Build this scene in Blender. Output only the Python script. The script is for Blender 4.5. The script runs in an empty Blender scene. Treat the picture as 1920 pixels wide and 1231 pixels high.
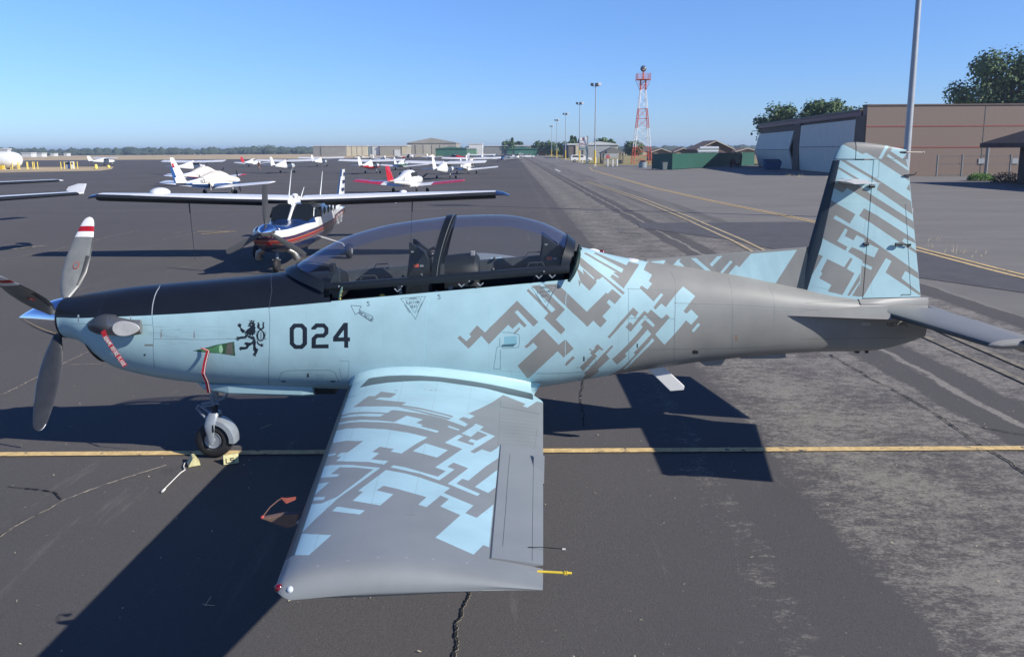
import bpy, bmesh, math, random
import numpy as np
from mathutils import Vector, Matrix
from mathutils.bvhtree import BVHTree
from mathutils.interpolate import poly_3d_calc
random.seed(7)
scene = bpy.context.scene
# ------------------------------------------------------------------ camera
CAM = Vector((5.5, -8.05, 3.43)); FPX = 1390.0; PPX, PPY = 960.0, 505.0
PITCH = math.radians(9.1); ROLL = math.radians(0.35)
F_ = Vector((0, math.cos(PITCH), -math.sin(PITCH)))
U0 = Vector((0, math.sin(PITCH), math.cos(PITCH))); R0 = Vector((1, 0, 0))
R_ = R0 * math.cos(ROLL) - U0 * math.sin(ROLL); U_ = U0 * math.cos(ROLL) + R0 * math.sin(ROLL)
cd = bpy.data.cameras.new('camera'); cam = bpy.data.objects.new('camera', cd)
scene.collection.objects.link(cam); scene.camera = cam
mw = Matrix((R_, U_, -F_)).transposed().to_4x4(); mw.translation = CAM; cam.matrix_world = mw
cd.sensor_width = 36; cd.lens = FPX / 1920 * 36; cd.shift_y = (PPY - 615.5) / 1920
cd.clip_start = 0.05; cd.clip_end = 20000
# ------------------------------------------------------------------ light
SUN = Vector((1.45, -0.72, 1.0)).normalized()
elev = math.asin(SUN.z); azim = math.atan2(SUN.x, SUN.y)
w = bpy.data.worlds.new('World'); scene.world = w; w.use_nodes = True
nt = w.node_tree; nt.nodes.clear()
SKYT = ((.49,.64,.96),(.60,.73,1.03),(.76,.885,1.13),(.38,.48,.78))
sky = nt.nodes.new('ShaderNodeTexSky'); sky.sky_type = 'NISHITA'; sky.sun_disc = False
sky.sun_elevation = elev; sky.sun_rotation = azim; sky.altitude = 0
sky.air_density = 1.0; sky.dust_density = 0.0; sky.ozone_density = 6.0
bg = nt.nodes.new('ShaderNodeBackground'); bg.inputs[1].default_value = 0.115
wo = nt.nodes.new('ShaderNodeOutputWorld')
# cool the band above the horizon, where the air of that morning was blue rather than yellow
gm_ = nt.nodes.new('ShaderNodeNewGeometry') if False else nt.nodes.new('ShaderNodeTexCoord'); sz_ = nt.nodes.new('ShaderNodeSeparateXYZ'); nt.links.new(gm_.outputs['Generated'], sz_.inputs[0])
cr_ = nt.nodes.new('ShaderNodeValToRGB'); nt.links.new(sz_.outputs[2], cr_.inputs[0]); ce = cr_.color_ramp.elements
ce[0].position = 0; ce[0].color = (SKYT[0] + (1,)); ce[1].position = .55; ce[1].color = (SKYT[3] + (1,))  # last stop darkens the unseen sky overhead to cut fill and deepen shadows
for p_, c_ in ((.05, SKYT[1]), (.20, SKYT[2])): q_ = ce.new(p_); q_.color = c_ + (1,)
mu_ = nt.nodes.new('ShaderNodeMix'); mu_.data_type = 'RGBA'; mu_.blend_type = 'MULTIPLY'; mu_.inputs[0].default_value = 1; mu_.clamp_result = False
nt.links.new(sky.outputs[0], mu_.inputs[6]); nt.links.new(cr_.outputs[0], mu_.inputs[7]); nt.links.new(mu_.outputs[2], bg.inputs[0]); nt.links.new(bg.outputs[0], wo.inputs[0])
sl = bpy.data.lights.new('sun', 'SUN'); sl.energy = 5.0; sl.angle = math.radians(0.5); sl.color = (1, 0.955, 0.88)
so = bpy.data.objects.new('sun', sl); scene.collection.objects.link(so)
so.rotation_euler = SUN.to_track_quat('Z', 'Y').to_euler(); so.location = (0, 0, 60)
scene.view_settings.view_transform = 'Standard'; scene.view_settings.look = 'None'
scene.view_settings.exposure = 0.42; scene.view_settings.gamma = 1.0
try:
    scene.cycles.max_bounces = 8; scene.cycles.transparent_max_bounces = 16
except Exception: pass
# ------------------------------------------------------------------ pixel helpers (survey of the place)
def ray(x, y): return F_ + R_ * ((x - PPX) / FPX) - U_ * ((y - PPY) / FPX)
def atY(x, y, Y): d = ray(x, y); return CAM + d * ((Y - CAM.y) / d.y)
def atZ(x, y, Z=0.0): d = ray(x, y); return CAM + d * ((Z - CAM.z) / d.z)
def proj(P):
    v = Vector(P) - CAM; z = v.dot(F_); return PPX + FPX * v.dot(R_) / z, PPY - FPX * v.dot(U_) / z
def lerp(a, b, t): return a + (b - a) * t
def itp(T, x, k=1): return float(np.interp(x, [t[0] for t in T], [t[k] for t in T]))
# ------------------------------------------------------------------ object helpers
def tag(o, label=None, cat=None, group=None, kind=None):
    if label: o['label'] = label
    if cat: o['category'] = cat
    if group: o['group'] = group
    if kind: o['kind'] = kind
    return o
def empty(name, loc=(0, 0, 0), rz=0.0, label=None, cat=None, group=None):
    o = bpy.data.objects.new(name, None); scene.collection.objects.link(o)
    o.location = loc; o.rotation_euler = (0, 0, rz); o.empty_display_size = 0.2
    return tag(o, label, cat, group)
class MB:
    def __init__(s): s.v = []; s.f = []; s.m = []; s.uv = {}
    def add(s, vs, fs, mi=0, uvs=None):
        o = len(s.v); s.v += [tuple(p) for p in vs]
        for f in fs: s.f.append(tuple(i + o for i in f)); s.m.append(mi)
        if uvs is not None:
            for i, q in enumerate(uvs): s.uv[o + i] = q
        return s
    def box(s, lo, hi, mi=0, rz=0.0, c=None):
        x0, y0, z0 = lo; x1, y1, z1 = hi
        vs = [(x0,y0,z0),(x1,y0,z0),(x1,y1,z0),(x0,y1,z0),(x0,y0,z1),(x1,y0,z1),(x1,y1,z1),(x0,y1,z1)]
        if rz:
            cx, cy = c if c else ((x0 + x1) / 2, (y0 + y1) / 2); ca, sa = math.cos(rz), math.sin(rz)
            vs = [(cx + (x - cx) * ca - (y - cy) * sa, cy + (x - cx) * sa + (y - cy) * ca, z) for x, y, z in vs]
        return s.add(vs, [(0,3,2,1),(4,5,6,7),(0,1,5,4),(1,2,6,5),(2,3,7,6),(3,0,4,7)], mi)
    def loft(s, rings, mi=0, closed=True, caps=True, uvs=None):
        n = len(rings[0]); vs = [p for r in rings for p in r]; fs = []
        for i in range(len(rings) - 1):
            for j in range(n if closed else n - 1):
                k = (j + 1) % n; fs.append((i*n+j, i*n+k, (i+1)*n+k, (i+1)*n+j))
        if caps and closed:
            fs.append(tuple(range(n))[::-1]); fs.append(tuple((len(rings)-1)*n + j for j in range(n)))
        return s.add(vs, fs, mi, uvs)
    def tube(s, path, r, n=8, mi=0, caps=True):
        path = [Vector(p) for p in path]; rs = r if isinstance(r, (list, tuple)) else [r] * len(path)
        rings = []; prev = None
        for i, p in enumerate(path):
            d = (path[min(i+1, len(path)-1)] - path[max(i-1, 0)]).normalized()
            a = prev if prev is not None else (Vector((0, 0, 1)) if abs(d.z) < .9 else Vector((1, 0, 0)))
            e1 = (a - d * a.dot(d)).normalized(); e2 = d.cross(e1); prev = e1
            rings.append([p + (e1 * math.cos(t) + e2 * math.sin(t)) * rs[i] for t in [2 * math.pi * k / n for k in range(n)]])
        return s.loft(rings, mi, True, caps)
    def ell(s, c, r, n=12, m=8, mi=0, z0=-1.0, z1=1.0):
        c = Vector(c); rings = []
        for i in range(m + 1):
            a = lerp(math.asin(z0), math.asin(z1), i / m); q = max(math.cos(a), 1e-3)
            rings.append([c + Vector((r[0]*q*math.cos(t), r[1]*q*math.sin(t), r[2]*math.sin(a))) for t in [2*math.pi*k/n for k in range(n)]])
        return s.loft(rings, mi)
    def lathe(s, c, prof, axis='y', n=20, mi=0):
        # prof: list of (offset along axis, radius)
        c = Vector(c); rings = []
        for (h, r) in prof:
            ring = []
            for k in range(n):
                t = 2 * math.pi * k / n; a, b = r * math.cos(t), r * math.sin(t)
                ring.append(c + (Vector((a, h, b)) if axis == 'y' else Vector((h, a, b)) if axis == 'x' else Vector((a, b, h))))
            rings.append(ring)
        return s.loft(rings, mi)
    def prism(s, pts, y0, y1, mi=0):
        # pts in XZ
        n = len(pts)
        vs = [(x, y0, z) for x, z in pts] + [(x, y1, z) for x, z in pts]
        fs = [tuple(range(n)), tuple(range(2*n-1, n-1, -1))] + [(j, n + j, n + (j+1) % n, (j+1) % n) for j in range(n)]
        return s.add(vs, fs, mi)
    def build(s, name, mats, parent=None, smooth=False, bevel=0, recalc=True, ang=40, subs=0):
        me = bpy.data.meshes.new(name); me.from_pydata(s.v, [], s.f)
        for m_ in (mats if isinstance(mats, (list, tuple)) else [mats]): me.materials.append(m_)
        me.polygons.foreach_set('material_index', s.m)
        if s.uv:
            ul = me.uv_layers.new(name='UVMap')
            for l in me.loops: ul.data[l.index].uv = s.uv.get(l.vertex_index, (0, 0))
        if recalc:
            bm = bmesh.new(); bm.from_mesh(me); bmesh.ops.recalc_face_normals(bm, faces=bm.faces); bm.to_mesh(me); bm.free()
        me.update()
        if smooth:
            me.polygons.foreach_set('use_smooth', [True] * len(me.polygons))
            try: me.set_sharp_from_angle(angle=math.radians(ang))
            except Exception: pass
        o = bpy.data.objects.new(name, me); scene.collection.objects.link(o)
        if parent is not None: o.parent = parent
        if bevel:
            b = o.modifiers.new('bevel', 'BEVEL'); b.width = bevel; b.segments = 2; b.limit_method = 'ANGLE'
        return o
def pieces(mb, name, mats, parent=None, **kw):
    # every loose piece collected in mb becomes a part of its own
    par = list(range(len(mb.v)))
    def find(i):
        while par[i] != i: par[i] = par[par[i]]; i = par[i]
        return i
    for f in mb.f:
        for i in f[1:]: par[find(i)] = find(f[0])
    grp = {}
    for fi, f in enumerate(mb.f): grp.setdefault(find(f[0]), []).append(fi)
    for fis in grp.values():
        q = MB(); ids = sorted({i for fi in fis for i in mb.f[fi]}); mp = {a: k for k, a in enumerate(ids)}
        q.v = [mb.v[i] for i in ids]
        for fi in fis: q.f.append(tuple(mp[i] for i in mb.f[fi])); q.m.append(mb.m[fi])
        q.build(name, mats, parent, **kw)
def copy_tree(o, parent=None):
    c = o.copy(); scene.collection.objects.link(c); c.parent = parent
    for ch in o.children: copy_tree(ch, c)
    return c
# ------------------------------------------------------------------ materials
MATS = {}
def mat(name, col, rough=0.5, metal=0.0, spec=0.5, bump=0.0, bscale=40, var=0.0, vscale=3, coat=0.0, obj=True):
    if name in MATS: return MATS[name]
    m = bpy.data.materials.new(name); m.use_nodes = True; t = m.node_tree; b = t.nodes['Principled BSDF']
    b.inputs['Base Color'].default_value = (*col, 1); b.inputs['Roughness'].default_value = rough
    b.inputs['Metallic'].default_value = metal; b.inputs['Specular IOR Level'].default_value = spec
    if coat: b.inputs['Coat Weight'].default_value = coat; b.inputs['Coat Roughness'].default_value = 0.12
    tc = t.nodes.new('ShaderNodeTexCoord')
    if var:
        n = t.nodes.new('ShaderNodeTexNoise'); n.inputs['Scale'].default_value = vscale; n.inputs['Detail'].default_value = 6
        n.inputs['Roughness'].default_value = .65
        t.links.new(tc.outputs['Object'], n.inputs['Vector'])
        r = t.nodes.new('ShaderNodeValToRGB'); r.color_ramp.elements[0].position = .3; r.color_ramp.elements[1].position = .7
        r.color_ramp.elements[0].color = (*[c * (1 - var) for c in col], 1)
        r.color_ramp.elements[1].color = (*[min(1, c * (1 + var)) for c in col], 1)
        t.links.new(n.outputs[0], r.inputs[0]); t.links.new(r.outputs[0], b.inputs['Base Color'])
        mr = t.nodes.new('ShaderNodeMapRange'); mr.inputs[3].default_value = max(0, rough - .08); mr.inputs[4].default_value = min(1, rough + .08)
        t.links.new(n.outputs[0], mr.inputs[0]); t.links.new(mr.outputs[0], b.inputs['Roughness'])
    if bump:
        n2 = t.nodes.new('ShaderNodeTexNoise'); n2.inputs['Scale'].default_value = bscale; n2.inputs['Detail'].default_value = 5
        t.links.new(tc.outputs['Object'], n2.inputs['Vector'])
        bp = t.nodes.new('ShaderNodeBump'); bp.inputs['Strength'].default_value = bump; bp.inputs['Distance'].default_value = .02
        t.links.new(n2.outputs[0], bp.inputs['Height']); t.links.new(bp.outputs[0], b.inputs['Normal'])
    MATS[name] = m; return m
def glass(name, tint, refl=1.0, body=0.0, bodycol=(.02, .02, .02)):
    if name in MATS: return MATS[name]
    m = bpy.data.materials.new(name); m.use_nodes = True; t = m.node_tree; t.nodes.clear()
    o = t.nodes.new('ShaderNodeOutputMaterial'); tr = t.nodes.new('ShaderNodeBsdfTransparent'); tr.inputs[0].default_value = (*tint, 1)
    gl = t.nodes.new('ShaderNodeBsdfGlossy'); gl.inputs['Roughness'].default_value = 0.015; gl.inputs[0].default_value = (1, 1, 1, 1)
    fr = t.nodes.new('ShaderNodeFresnel'); fr.inputs[0].default_value = 1.47
    mu = t.nodes.new('ShaderNodeMath'); mu.operation = 'MULTIPLY'; mu.inputs[1].default_value = refl
    mx = t.nodes.new('ShaderNodeMixShader'); t.links.new(fr.outputs[0], mu.inputs[0]); t.links.new(mu.outputs[0], mx.inputs[0])
    t.links.new(tr.outputs[0], mx.inputs[1]); t.links.new(gl.outputs[0], mx.inputs[2])
    last = mx
    if body:
        df = t.nodes.new('ShaderNodeBsdfDiffuse'); df.inputs[0].default_value = (*bodycol, 1)
        m2 = t.nodes.new('ShaderNodeMixShader'); m2.inputs[0].default_value = body
        t.links.new(mx.outputs[0], m2.inputs[1]); t.links.new(df.outputs[0], m2.inputs[2]); last = m2
    t.links.new(last.outputs[0], o.inputs[0]); MATS[name] = m; return m
BLUE = (.35, .53, .565); GREY = (.185, .183, .172); NAVY = (.011, .016, .026); DGREY = (.075, .082, .085)
# ------------------------------------------------------------------ painted skins: polygons rasterised into a UV image
class Skin:
    def __init__(s, W, H, bg): s.W, s.H = W, H; s.a = np.empty((H, W, 3), np.float32); s.a[:] = bg; s.h = np.full((H, W), .5, np.float32); s.bvh = None
    def bind(s, mb):
        me = mb; s.vs = [Vector(v) for v in me.v]; s.fs = me.f; s.uvd = me.uv
        s.bvh = BVHTree.FromPolygons(s.vs, s.fs); return s
    def uv(s, x, y, Yg=-.3):
        d = ray(x, y).normalized(); hit = s.bvh.ray_cast(CAM, d)
        if hit[0] is None:
            P = atY(x, y, Yg); best = None
            for k in range(-8, 9):
                Q = P + d * (k * .05); h = s.bvh.find_nearest(Q)
                if best is None or h[3] < best[3]: best = h
            hit = best
        f = s.fs[hit[2]]; ws = poly_3d_calc([s.vs[i] for i in f], hit[0])
        return (sum(wt * s.uvd[i][0] for wt, i in zip(ws, f)), sum(wt * s.uvd[i][1] for wt, i in zip(ws, f)))
    def mask(s, uvs):
        P = np.array([(u * s.W, v * s.H) for u, v in uvs]); x0 = int(max(0, P[:, 0].min() - 1)); x1 = int(min(s.W, P[:, 0].max() + 2))
        y0 = int(max(0, P[:, 1].min() - 1)); y1 = int(min(s.H, P[:, 1].max() + 2))
        if x1 <= x0 or y1 <= y0: return None
        X, Y = np.meshgrid(np.arange(x0, x1) + .5, np.arange(y0, y1) + .5); m = np.zeros(X.shape, bool)
        for i in range(len(P)):
            ax, ay = P[i]; bx, by = P[(i + 1) % len(P)]
            if ay == by: continue
            c = (ay > Y) != (by > Y); m ^= c & (X < (bx - ax) * (Y - ay) / (by - ay) + ax)
        return m, (slice(y0, y1), slice(x0, x1))
    def fill(s, uvs, col, h=None, a=1.0):
        r = s.mask(uvs)
        if r is None: return
        m, sl_ = r
        if col is not None: s.a[sl_][m] = s.a[sl_][m] * (1 - a) + np.array(col, np.float32) * a
        if h is not None: s.h[sl_][m] = h
    def poly(s, pts, col, Yg=-.3, a=1.0, sub=3):
        out = []
        for i in range(len(pts)):
            p, q = pts[i], pts[(i + 1) % len(pts)]; L = math.hypot(q[0]-p[0], q[1]-p[1]); n = 1 if L < 12 else sub
            for k in range(n): out.append(s.uv(lerp(p[0], q[0], k/n), lerp(p[1], q[1], k/n), Yg))
        s.fill(out, col, None, a)
    def line(s, pts, wd, col, h=None, a=1.0, closed=False, Yg=-.3):
        # polyline in pixels of the photo, width in pixels
        if closed: pts = pts + [pts[0]]
        for (x0, y0), (x1, y1) in zip(pts[:-1], pts[1:]):
            L = math.hypot(x1-x0, y1-y0) or 1; nx, ny = -(y1-y0)/L*wd/2, (x1-x0)/L*wd/2; n = max(1, int(L // 40))
            for k in range(n):
                ax, ay = lerp(x0, x1, k/n), lerp(y0, y1, k/n); bx, by = lerp(x0, x1, (k+1)/n), lerp(y0, y1, (k+1)/n)
                s.fill([s.uv(*q, Yg) for q in ((ax+nx, ay+ny), (bx+nx, by+ny), (bx-nx, by-ny), (ax-nx, ay-ny))], col, h, a)
    def dots(s, pts, step, r, col, a=1.0):
        for (x0, y0), (x1, y1) in zip(pts[:-1], pts[1:]):
            L = math.hypot(x1-x0, y1-y0); n = int(L // step)
            for k in range(n):
                x, y = lerp(x0, x1, k/n), lerp(y0, y1, k/n); s.fill([s.uv(*q) for q in ((x-r, y-r), (x+r, y-r), (x+r, y+r), (x-r, y+r))], col, None, a)
    def text(s, st, org, ux, uy, th, col, a=1.0, gap=1.35):
        # org = photo pixel of lower-left, ux/uy = pixel vectors of glyph width / height
        ox, oy = org
        for ch in st:
            for pl in FONT.get(ch, []):
                pts = [(ox + ux[0]*p[0]/4 + uy[0]*p[1]/6, oy + ux[1]*p[0]/4 + uy[1]*p[1]/6) for p in pl]
                s.line(pts, th, col, a=a)
            ox += ux[0]*gap; oy += ux[1]*gap
    def image(s, name):
        im = bpy.data.images.new(name, s.W, s.H, alpha=True, float_buffer=False); im.alpha_mode = 'CHANNEL_PACKED'
        px = np.empty((s.H, s.W, 4), np.float32); c = np.clip(s.a, 0, 1)
        px[..., :3] = np.where(c <= .0031308, c * 12.92, 1.055 * np.power(np.maximum(c, 1e-6), 1/2.4) - .055); px[..., 3] = s.h
        im.pixels.foreach_set(px.ravel()); im.update(); im.pack(); return im
def skin_mat(name, im, rough=.44, weather=.13, coat=0.05):
    m = bpy.data.materials.new(name); m.use_nodes = True; t = m.node_tree; b = t.nodes['Principled BSDF']; L = t.links.new
    tx = t.nodes.new('ShaderNodeTexImage'); tx.image = im; tx.extension = 'EXTEND'
    uvn = t.nodes.new('ShaderNodeUVMap'); uvn.uv_map = 'UVMap'; L(uvn.outputs[0], tx.inputs[0])
    tc = t.nodes.new('ShaderNodeTexCoord'); n = t.nodes.new('ShaderNodeTexNoise'); n.inputs['Scale'].default_value = 2.2; n.inputs['Detail'].default_value = 8
    n.inputs['Roughness'].default_value = .6; L(tc.outputs['Object'], n.inputs['Vector'])
    mr = t.nodes.new('ShaderNodeMapRange'); mr.inputs[1].default_value = .3; mr.inputs[2].default_value = .7
    mr.inputs[3].default_value = 1 - weather; mr.inputs[4].default_value = 1 + weather * .5; L(n.outputs[0], mr.inputs[0])
    mx = t.nodes.new('ShaderNodeVectorMath'); mx.operation = 'SCALE'; L(tx.outputs[0], mx.inputs[0]); L(mr.outputs[0], mx.inputs['Scale'])
    L(mx.outputs[0], b.inputs['Base Color'])
    mr2 = t.nodes.new('ShaderNodeMapRange'); mr2.inputs[3].default_value = rough - .07; mr2.inputs[4].default_value = rough + .1; L(n.outputs[0], mr2.inputs[0]); L(mr2.outputs[0], b.inputs['Roughness'])
    b.inputs['Coat Weight'].default_value = coat; b.inputs['Coat Roughness'].default_value = .25; b.inputs['Specular IOR Level'].default_value = .38
    bp = t.nodes.new('ShaderNodeBump'); bp.inputs['Strength'].default_value = .35; bp.inputs['Distance'].default_value = .004; L(tx.outputs[1], bp.inputs['Height'])
    n3 = t.nodes.new('ShaderNodeTexNoise'); n3.inputs['Scale'].default_value = 1.7; n3.inputs['Detail'].default_value = 1; L(tc.outputs['Object'], n3.inputs['Vector'])
    bp2 = t.nodes.new('ShaderNodeBump'); bp2.inputs['Strength'].default_value = .25; bp2.inputs['Distance'].default_value = .03; L(n3.outputs[0], bp2.inputs['Height'])
    L(bp2.outputs[0], bp.inputs['Normal']); L(bp.outputs[0], b.inputs['Normal'])
    return m
FONT = {k: [[tuple(map(float, p.split(','))) for p in pl.split()] for pl in v.split('|')] for k, v in {
'A': '0,0 2,6 4,0|.8,2.2 3.2,2.2', 'B': '0,0 0,6 3,6 4,5 4,4 3,3.2 0,3.2|3,3.2 4,2.2 4,1 3,0 0,0', 'C': '4,1 3,0 1,0 0,1 0,5 1,6 3,6 4,5',
'D': '0,0 0,6 2.5,6 4,4.5 4,1.5 2.5,0 0,0', 'E': '4,0 0,0 0,6 4,6|0,3 3,3', 'F': '0,0 0,6 4,6|0,3 3,3', 'G': '4,5 3,6 1,6 0,5 0,1 1,0 3,0 4,1 4,3 2.4,3',
'H': '0,0 0,6|4,0 4,6|0,3 4,3', 'I': '2,0 2,6', 'J': '0,1 1,0 2.5,0 3.5,1 3.5,6', 'K': '0,0 0,6|4,6 0,2.5|1.4,3.6 4,0', 'L': '0,6 0,0 4,0', 'M': '0,0 0,6 2,3 4,6 4,0',
'N': '0,0 0,6 4,0 4,6', 'O': '1,0 0,1 0,5 1,6 3,6 4,5 4,1 3,0 1,0', 'P': '0,0 0,6 3,6 4,5 4,4 3,3 0,3', 'Q': '1,0 0,1 0,5 1,6 3,6 4,5 4,1 3,0 1,0|2.4,1.8 4,0', 'R': '0,0 0,6 3,6 4,5 4,4 3,3 0,3|2,3 4,0',
'S': '0,1 1,0 3,0 4,1 4,2.3 3,3 1,3.2 0,4 0,5 1,6 3,6 4,5', 'T': '2,0 2,6|0,6 4,6', 'U': '0,6 0,1 1,0 3,0 4,1 4,6', 'V': '0,6 2,0 4,6', 'W': '0,6 1,0 2,4 3,0 4,6', 'X': '0,0 4,6|0,6 4,0',
'Y': '0,6 2,3 4,6|2,3 2,0', '0': '1,0 0,1 0,5 1,6 3,6 4,5 4,1 3,0 1,0', '1': '1,5 2,6 2,0', '2': '0,5 1,6 3,6 4,5 4,4 0,0 4,0', '3': '0,5 1,6 3,6 4,5 4,4 3,3 4,2 4,1 3,0 1,0 0,1',
'4': '3,0 3,6 0,2 4,2', '5': '4,6 0,6 0,3.4 3,3.4 4,2.4 4,1 3,0 0,0', '6': '4,5 3,6 1,6 0,5 0,1 1,0 3,0 4,1 4,2.5 3,3.3 0,3', '7': '0,6 4,6 1.5,0', '9': '0,1 1,0 3,0 4,1 4,5 3,6 1,6 0,5 0,3.5 1,2.8 4,3', '-': '1,3 3,3', '&': '4,0 1,4.6 2,6 3,4.6 0,1.4 1,0 2.4,0 4,2.4'}.items()}
def Z(ox, oy, *p, s=6.1542): return [(ox + a / s, oy + b / s) for a, b in p]
# ================================================================== the trainer aeroplane
FUS = [(.56,1.85,1.41,.225,1.63,2.0),(.62,1.866,1.405,.25,1.635,2.0),(.7,1.878,1.39,.285,1.635,2.02),(.76,1.889,1.375,.31,1.635,2.04),(.82,1.898,1.36,.33,1.63,2.06),(.9,1.91,1.25,.355,1.625,2.08),
(1.0,1.925,1.14,.378,1.62,2.1),(1.1,1.94,1.073,.392,1.612,2.13),(1.25,1.961,1.026,.405,1.6,2.17),(1.5,1.985,.968,.42,1.58,2.25),(1.75,2.007,.927,.435,1.565,2.33),(2.0,2.026,.9,.45,1.55,2.4),
(2.3,2.05,.877,.46,1.535,2.46),(2.6,2.075,.859,.47,1.52,2.52),(3,2.122,.847,.485,1.5,2.6),(3.5,2.19,.832,.492,1.475,2.6),(4,2.23,.823,.5,1.45,2.6),(4.5,2.27,.812,.5,1.45,2.6),
(5,2.31,.818,.5,1.45,2.6),(5.5,2.35,.818,.487,1.485,2.5),(5.8,2.375,.826,.48,1.506,2.44),(6.0,2.39,.857,.47,1.52,2.4),(6.2,2.392,.889,.46,1.54,2.34),(6.35,2.363,.913,.451,1.555,2.29),
(6.5,2.315,.938,.441,1.57,2.25),(6.7,2.268,.969,.426,1.59,2.19),(6.85,2.242,.991,.413,1.605,2.15),(7,2.217,1.011,.4,1.62,2.1),(7.25,2.19,1.045,.375,1.63,2.08),(7.5,2.15,1.08,.35,1.64,2.05),
(8,2.064,1.13,.3,1.66,2.0),(8.5,1.955,1.172,.245,1.67,2.0),(9,1.852,1.195,.185,1.68,2.0),(9.35,1.8,1.19,.14,1.68,2.0),(9.6,1.765,1.203,.109,1.68,2.0),(9.8,1.738,1.249,.086,1.68,2.0),(10.0,1.718,1.315,.061,1.68,2.0),(10.12,1.71,1.37,.044,1.66,2.0)]
def sec(X, k=(1,2,3,4,5)):
    # slightly smoothed section parameters
    out = [0]*5; ws = ((-.08,.2),(-.04,.2),(0,.2),(.04,.2),(.08,.2))
    for dx, wt in ws:
        for j in range(5): out[j] += wt * itp(FUS, X + dx, j + 1)
    return out
def zsill(X): return 1.888 + .0826 * (X - 3.61)
LOW, UPP = 26, 14
def half_ring(X, g=0.0):
    zt, zb, w_, zc, n = sec(X); zs = zsill(min(max(X, 3.4), 6.2))
    f = min(max((zs - zc) / (zt - zc), .05), .9); ts = math.asin(f ** (n / 2)); pts = []
    for i in range(LOW + UPP + 1):
        if i <= LOW: t = -math.pi/2 + (ts + math.pi/2) * i / LOW
        else: t = ts + (math.pi/2 - ts) * (i - LOW) / UPP
        s_, c_ = math.sin(t), math.cos(t); b = (zt - zc) if s_ >= 0 else (zc - zb)
        pts.append((-(w_ - g) * max(c_, 0) ** (2/n), zc + math.copysign(abs(s_) ** (2/n), s_) * (b - g), t))
    return pts
plane = empty('trainer_aeroplane', (2.1, 0, 0), 0, 'light blue and grey camouflaged trainer aeroplane numbered 024 in the foreground', 'aeroplane')
plane.location = (0, 0, 0)
# ---- fuselage
XS = list(np.arange(.56, 10.13, .03)); fm = MB(); H = LOW + UPP + 1; NR = 2 * H - 2
for X in XS:
    hr = half_ring(X)
    ring = [(X, y, z) for y, z, t in hr] + [(X, -y, z) for y, z, t in hr[-2:0:-1]]
    uvs = [(X / 10.2, t / math.pi + .5) for y, z, t in hr]; uvs = uvs + uvs[-2:0:-1]
    o = len(fm.v); fm.v += ring
    for i, q in enumerate(uvs): fm.uv[o + i] = q
CUT0, CUT1 = lambda r: lerp(3.60, 3.12, r ** .8), lambda r: lerp(6.10, 6.27, r ** .55)
for i in range(len(XS) - 1):
    xm = (XS[i] + XS[i+1]) / 2
    for j in range(NR):
        jj = j if j < H - 1 else NR - 1 - j
        if jj >= LOW and CUT0((jj - LOW) / UPP) < xm < CUT1((jj - LOW) / UPP): continue
        k = (j + 1) % NR; fm.f.append((i*NR+j, i*NR+k, (i+1)*NR+k, (i+1)*NR+j)); fm.m.append(0)
fm.f.append(tuple(range(NR))[::-1]); fm.m.append(0); fm.f.append(tuple((len(XS)-1)*NR + j for j in range(NR))); fm.m.append(0)
SF = Skin(6400, 1600, BLUE).bind(fm)
K = 6.1542
def FP(sk, col, pts, **k): sk.poly(pts, col, **k)
# gloss black anti-glare top of the nose
top = [(118,597),(309,589.5),(480,578),(621,566),(640,540),(620,470),(560,480),(480,500),(309,520),(200,530),(118,545)]
def uvpoly(sk, uvl, col): sk.fill(uvl, col)
bl = [SF.uv(*p) for p in [(132,596),(200,594),(260,592),(309,589.5),(400,584),(480,578),(560,571.5),(621,566)]]
uvpoly(SF, [(0, bl[0][1])] + bl + [(bl[-1][0] + .003, 1.0), (0, 1.0)], (.008, .011, .017))
SF.fill([(.0,0),(.0575,0),(.0575,1),(0,1)], (.01,.012,.018))
G = (.228, .226, .212)
for o_, pl in [
 ((840,520),[(107,697),(138,670),(212,735),(268,680),(245,655),(335,550),(428,635),(797,267),(1042,512),(985,567),(802,375),(770,400),(908,552),(882,578),(822,520),(745,592),(695,545),(472,770),(385,672),(237,822)]),
 ((840,520),[(752,645),(822,575),(832,590),(768,657)]),
 ((840,520),[(905,152),(930,130),(1197,404),(1240,370),(960,97),(1058,86),(1350,370),(1243,485),(1357,600),(1303,657),(1107,467),(1158,410)]),
 ((840,520),[(880,795),(1097,592),(1278,775),(1355,710),(1450,820),(1335,922),(1265,850),(920,1167),(802,1017),(1032,803),(985,750),(907,817)]),
 ((840,520),[(1340,1000),(1440,905),(1465,925),(1365,1022)]),
 ((980,440),[(235,572),(400,565),(740,887),(965,665),(980,683),(1035,625),(1140,712),(1063,800),(998,745),(970,780),(1020,832),(920,940),(970,990),(897,1070),(815,990),(745,1063)]),
 ((980,440),[(660,256),(925,465),(1180,668),(1157,692),(922,485),(882,515),(865,508),(845,535),(855,550),(770,645),(578,455),(640,340)]),
 ((980,440),[(1225,308),(1345,340),(1330,370),(1165,620),(1010,487),(1060,430),(1140,443),(1165,395),(1195,355)]),
 ((980,440),[(705,218),(725,203),(1145,440),(1130,460)]),
 ((980,440),[(820,215),(840,203),(1200,352),(1168,398)]),
 ((1080,520),[(362,685),(660,345),(720,405),(683,460),(640,425),(387,703)]),
 ((1080,520),[(42,1035),(187,893),(163,875),(178,852),(148,825),(158,815),(190,845),(222,818),(212,805),(250,767),(315,830),(302,845),(272,825),(215,880),(245,905),(82,1080)]),
 ((1080,520),[(92,1105),(412,780),(430,795),(350,885),(388,935),(250,1060),(268,1080),(150,1160),(60,1185),(110,1125)]),
 ]:
    SF.poly(Z(*o_, *pl), G)
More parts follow.
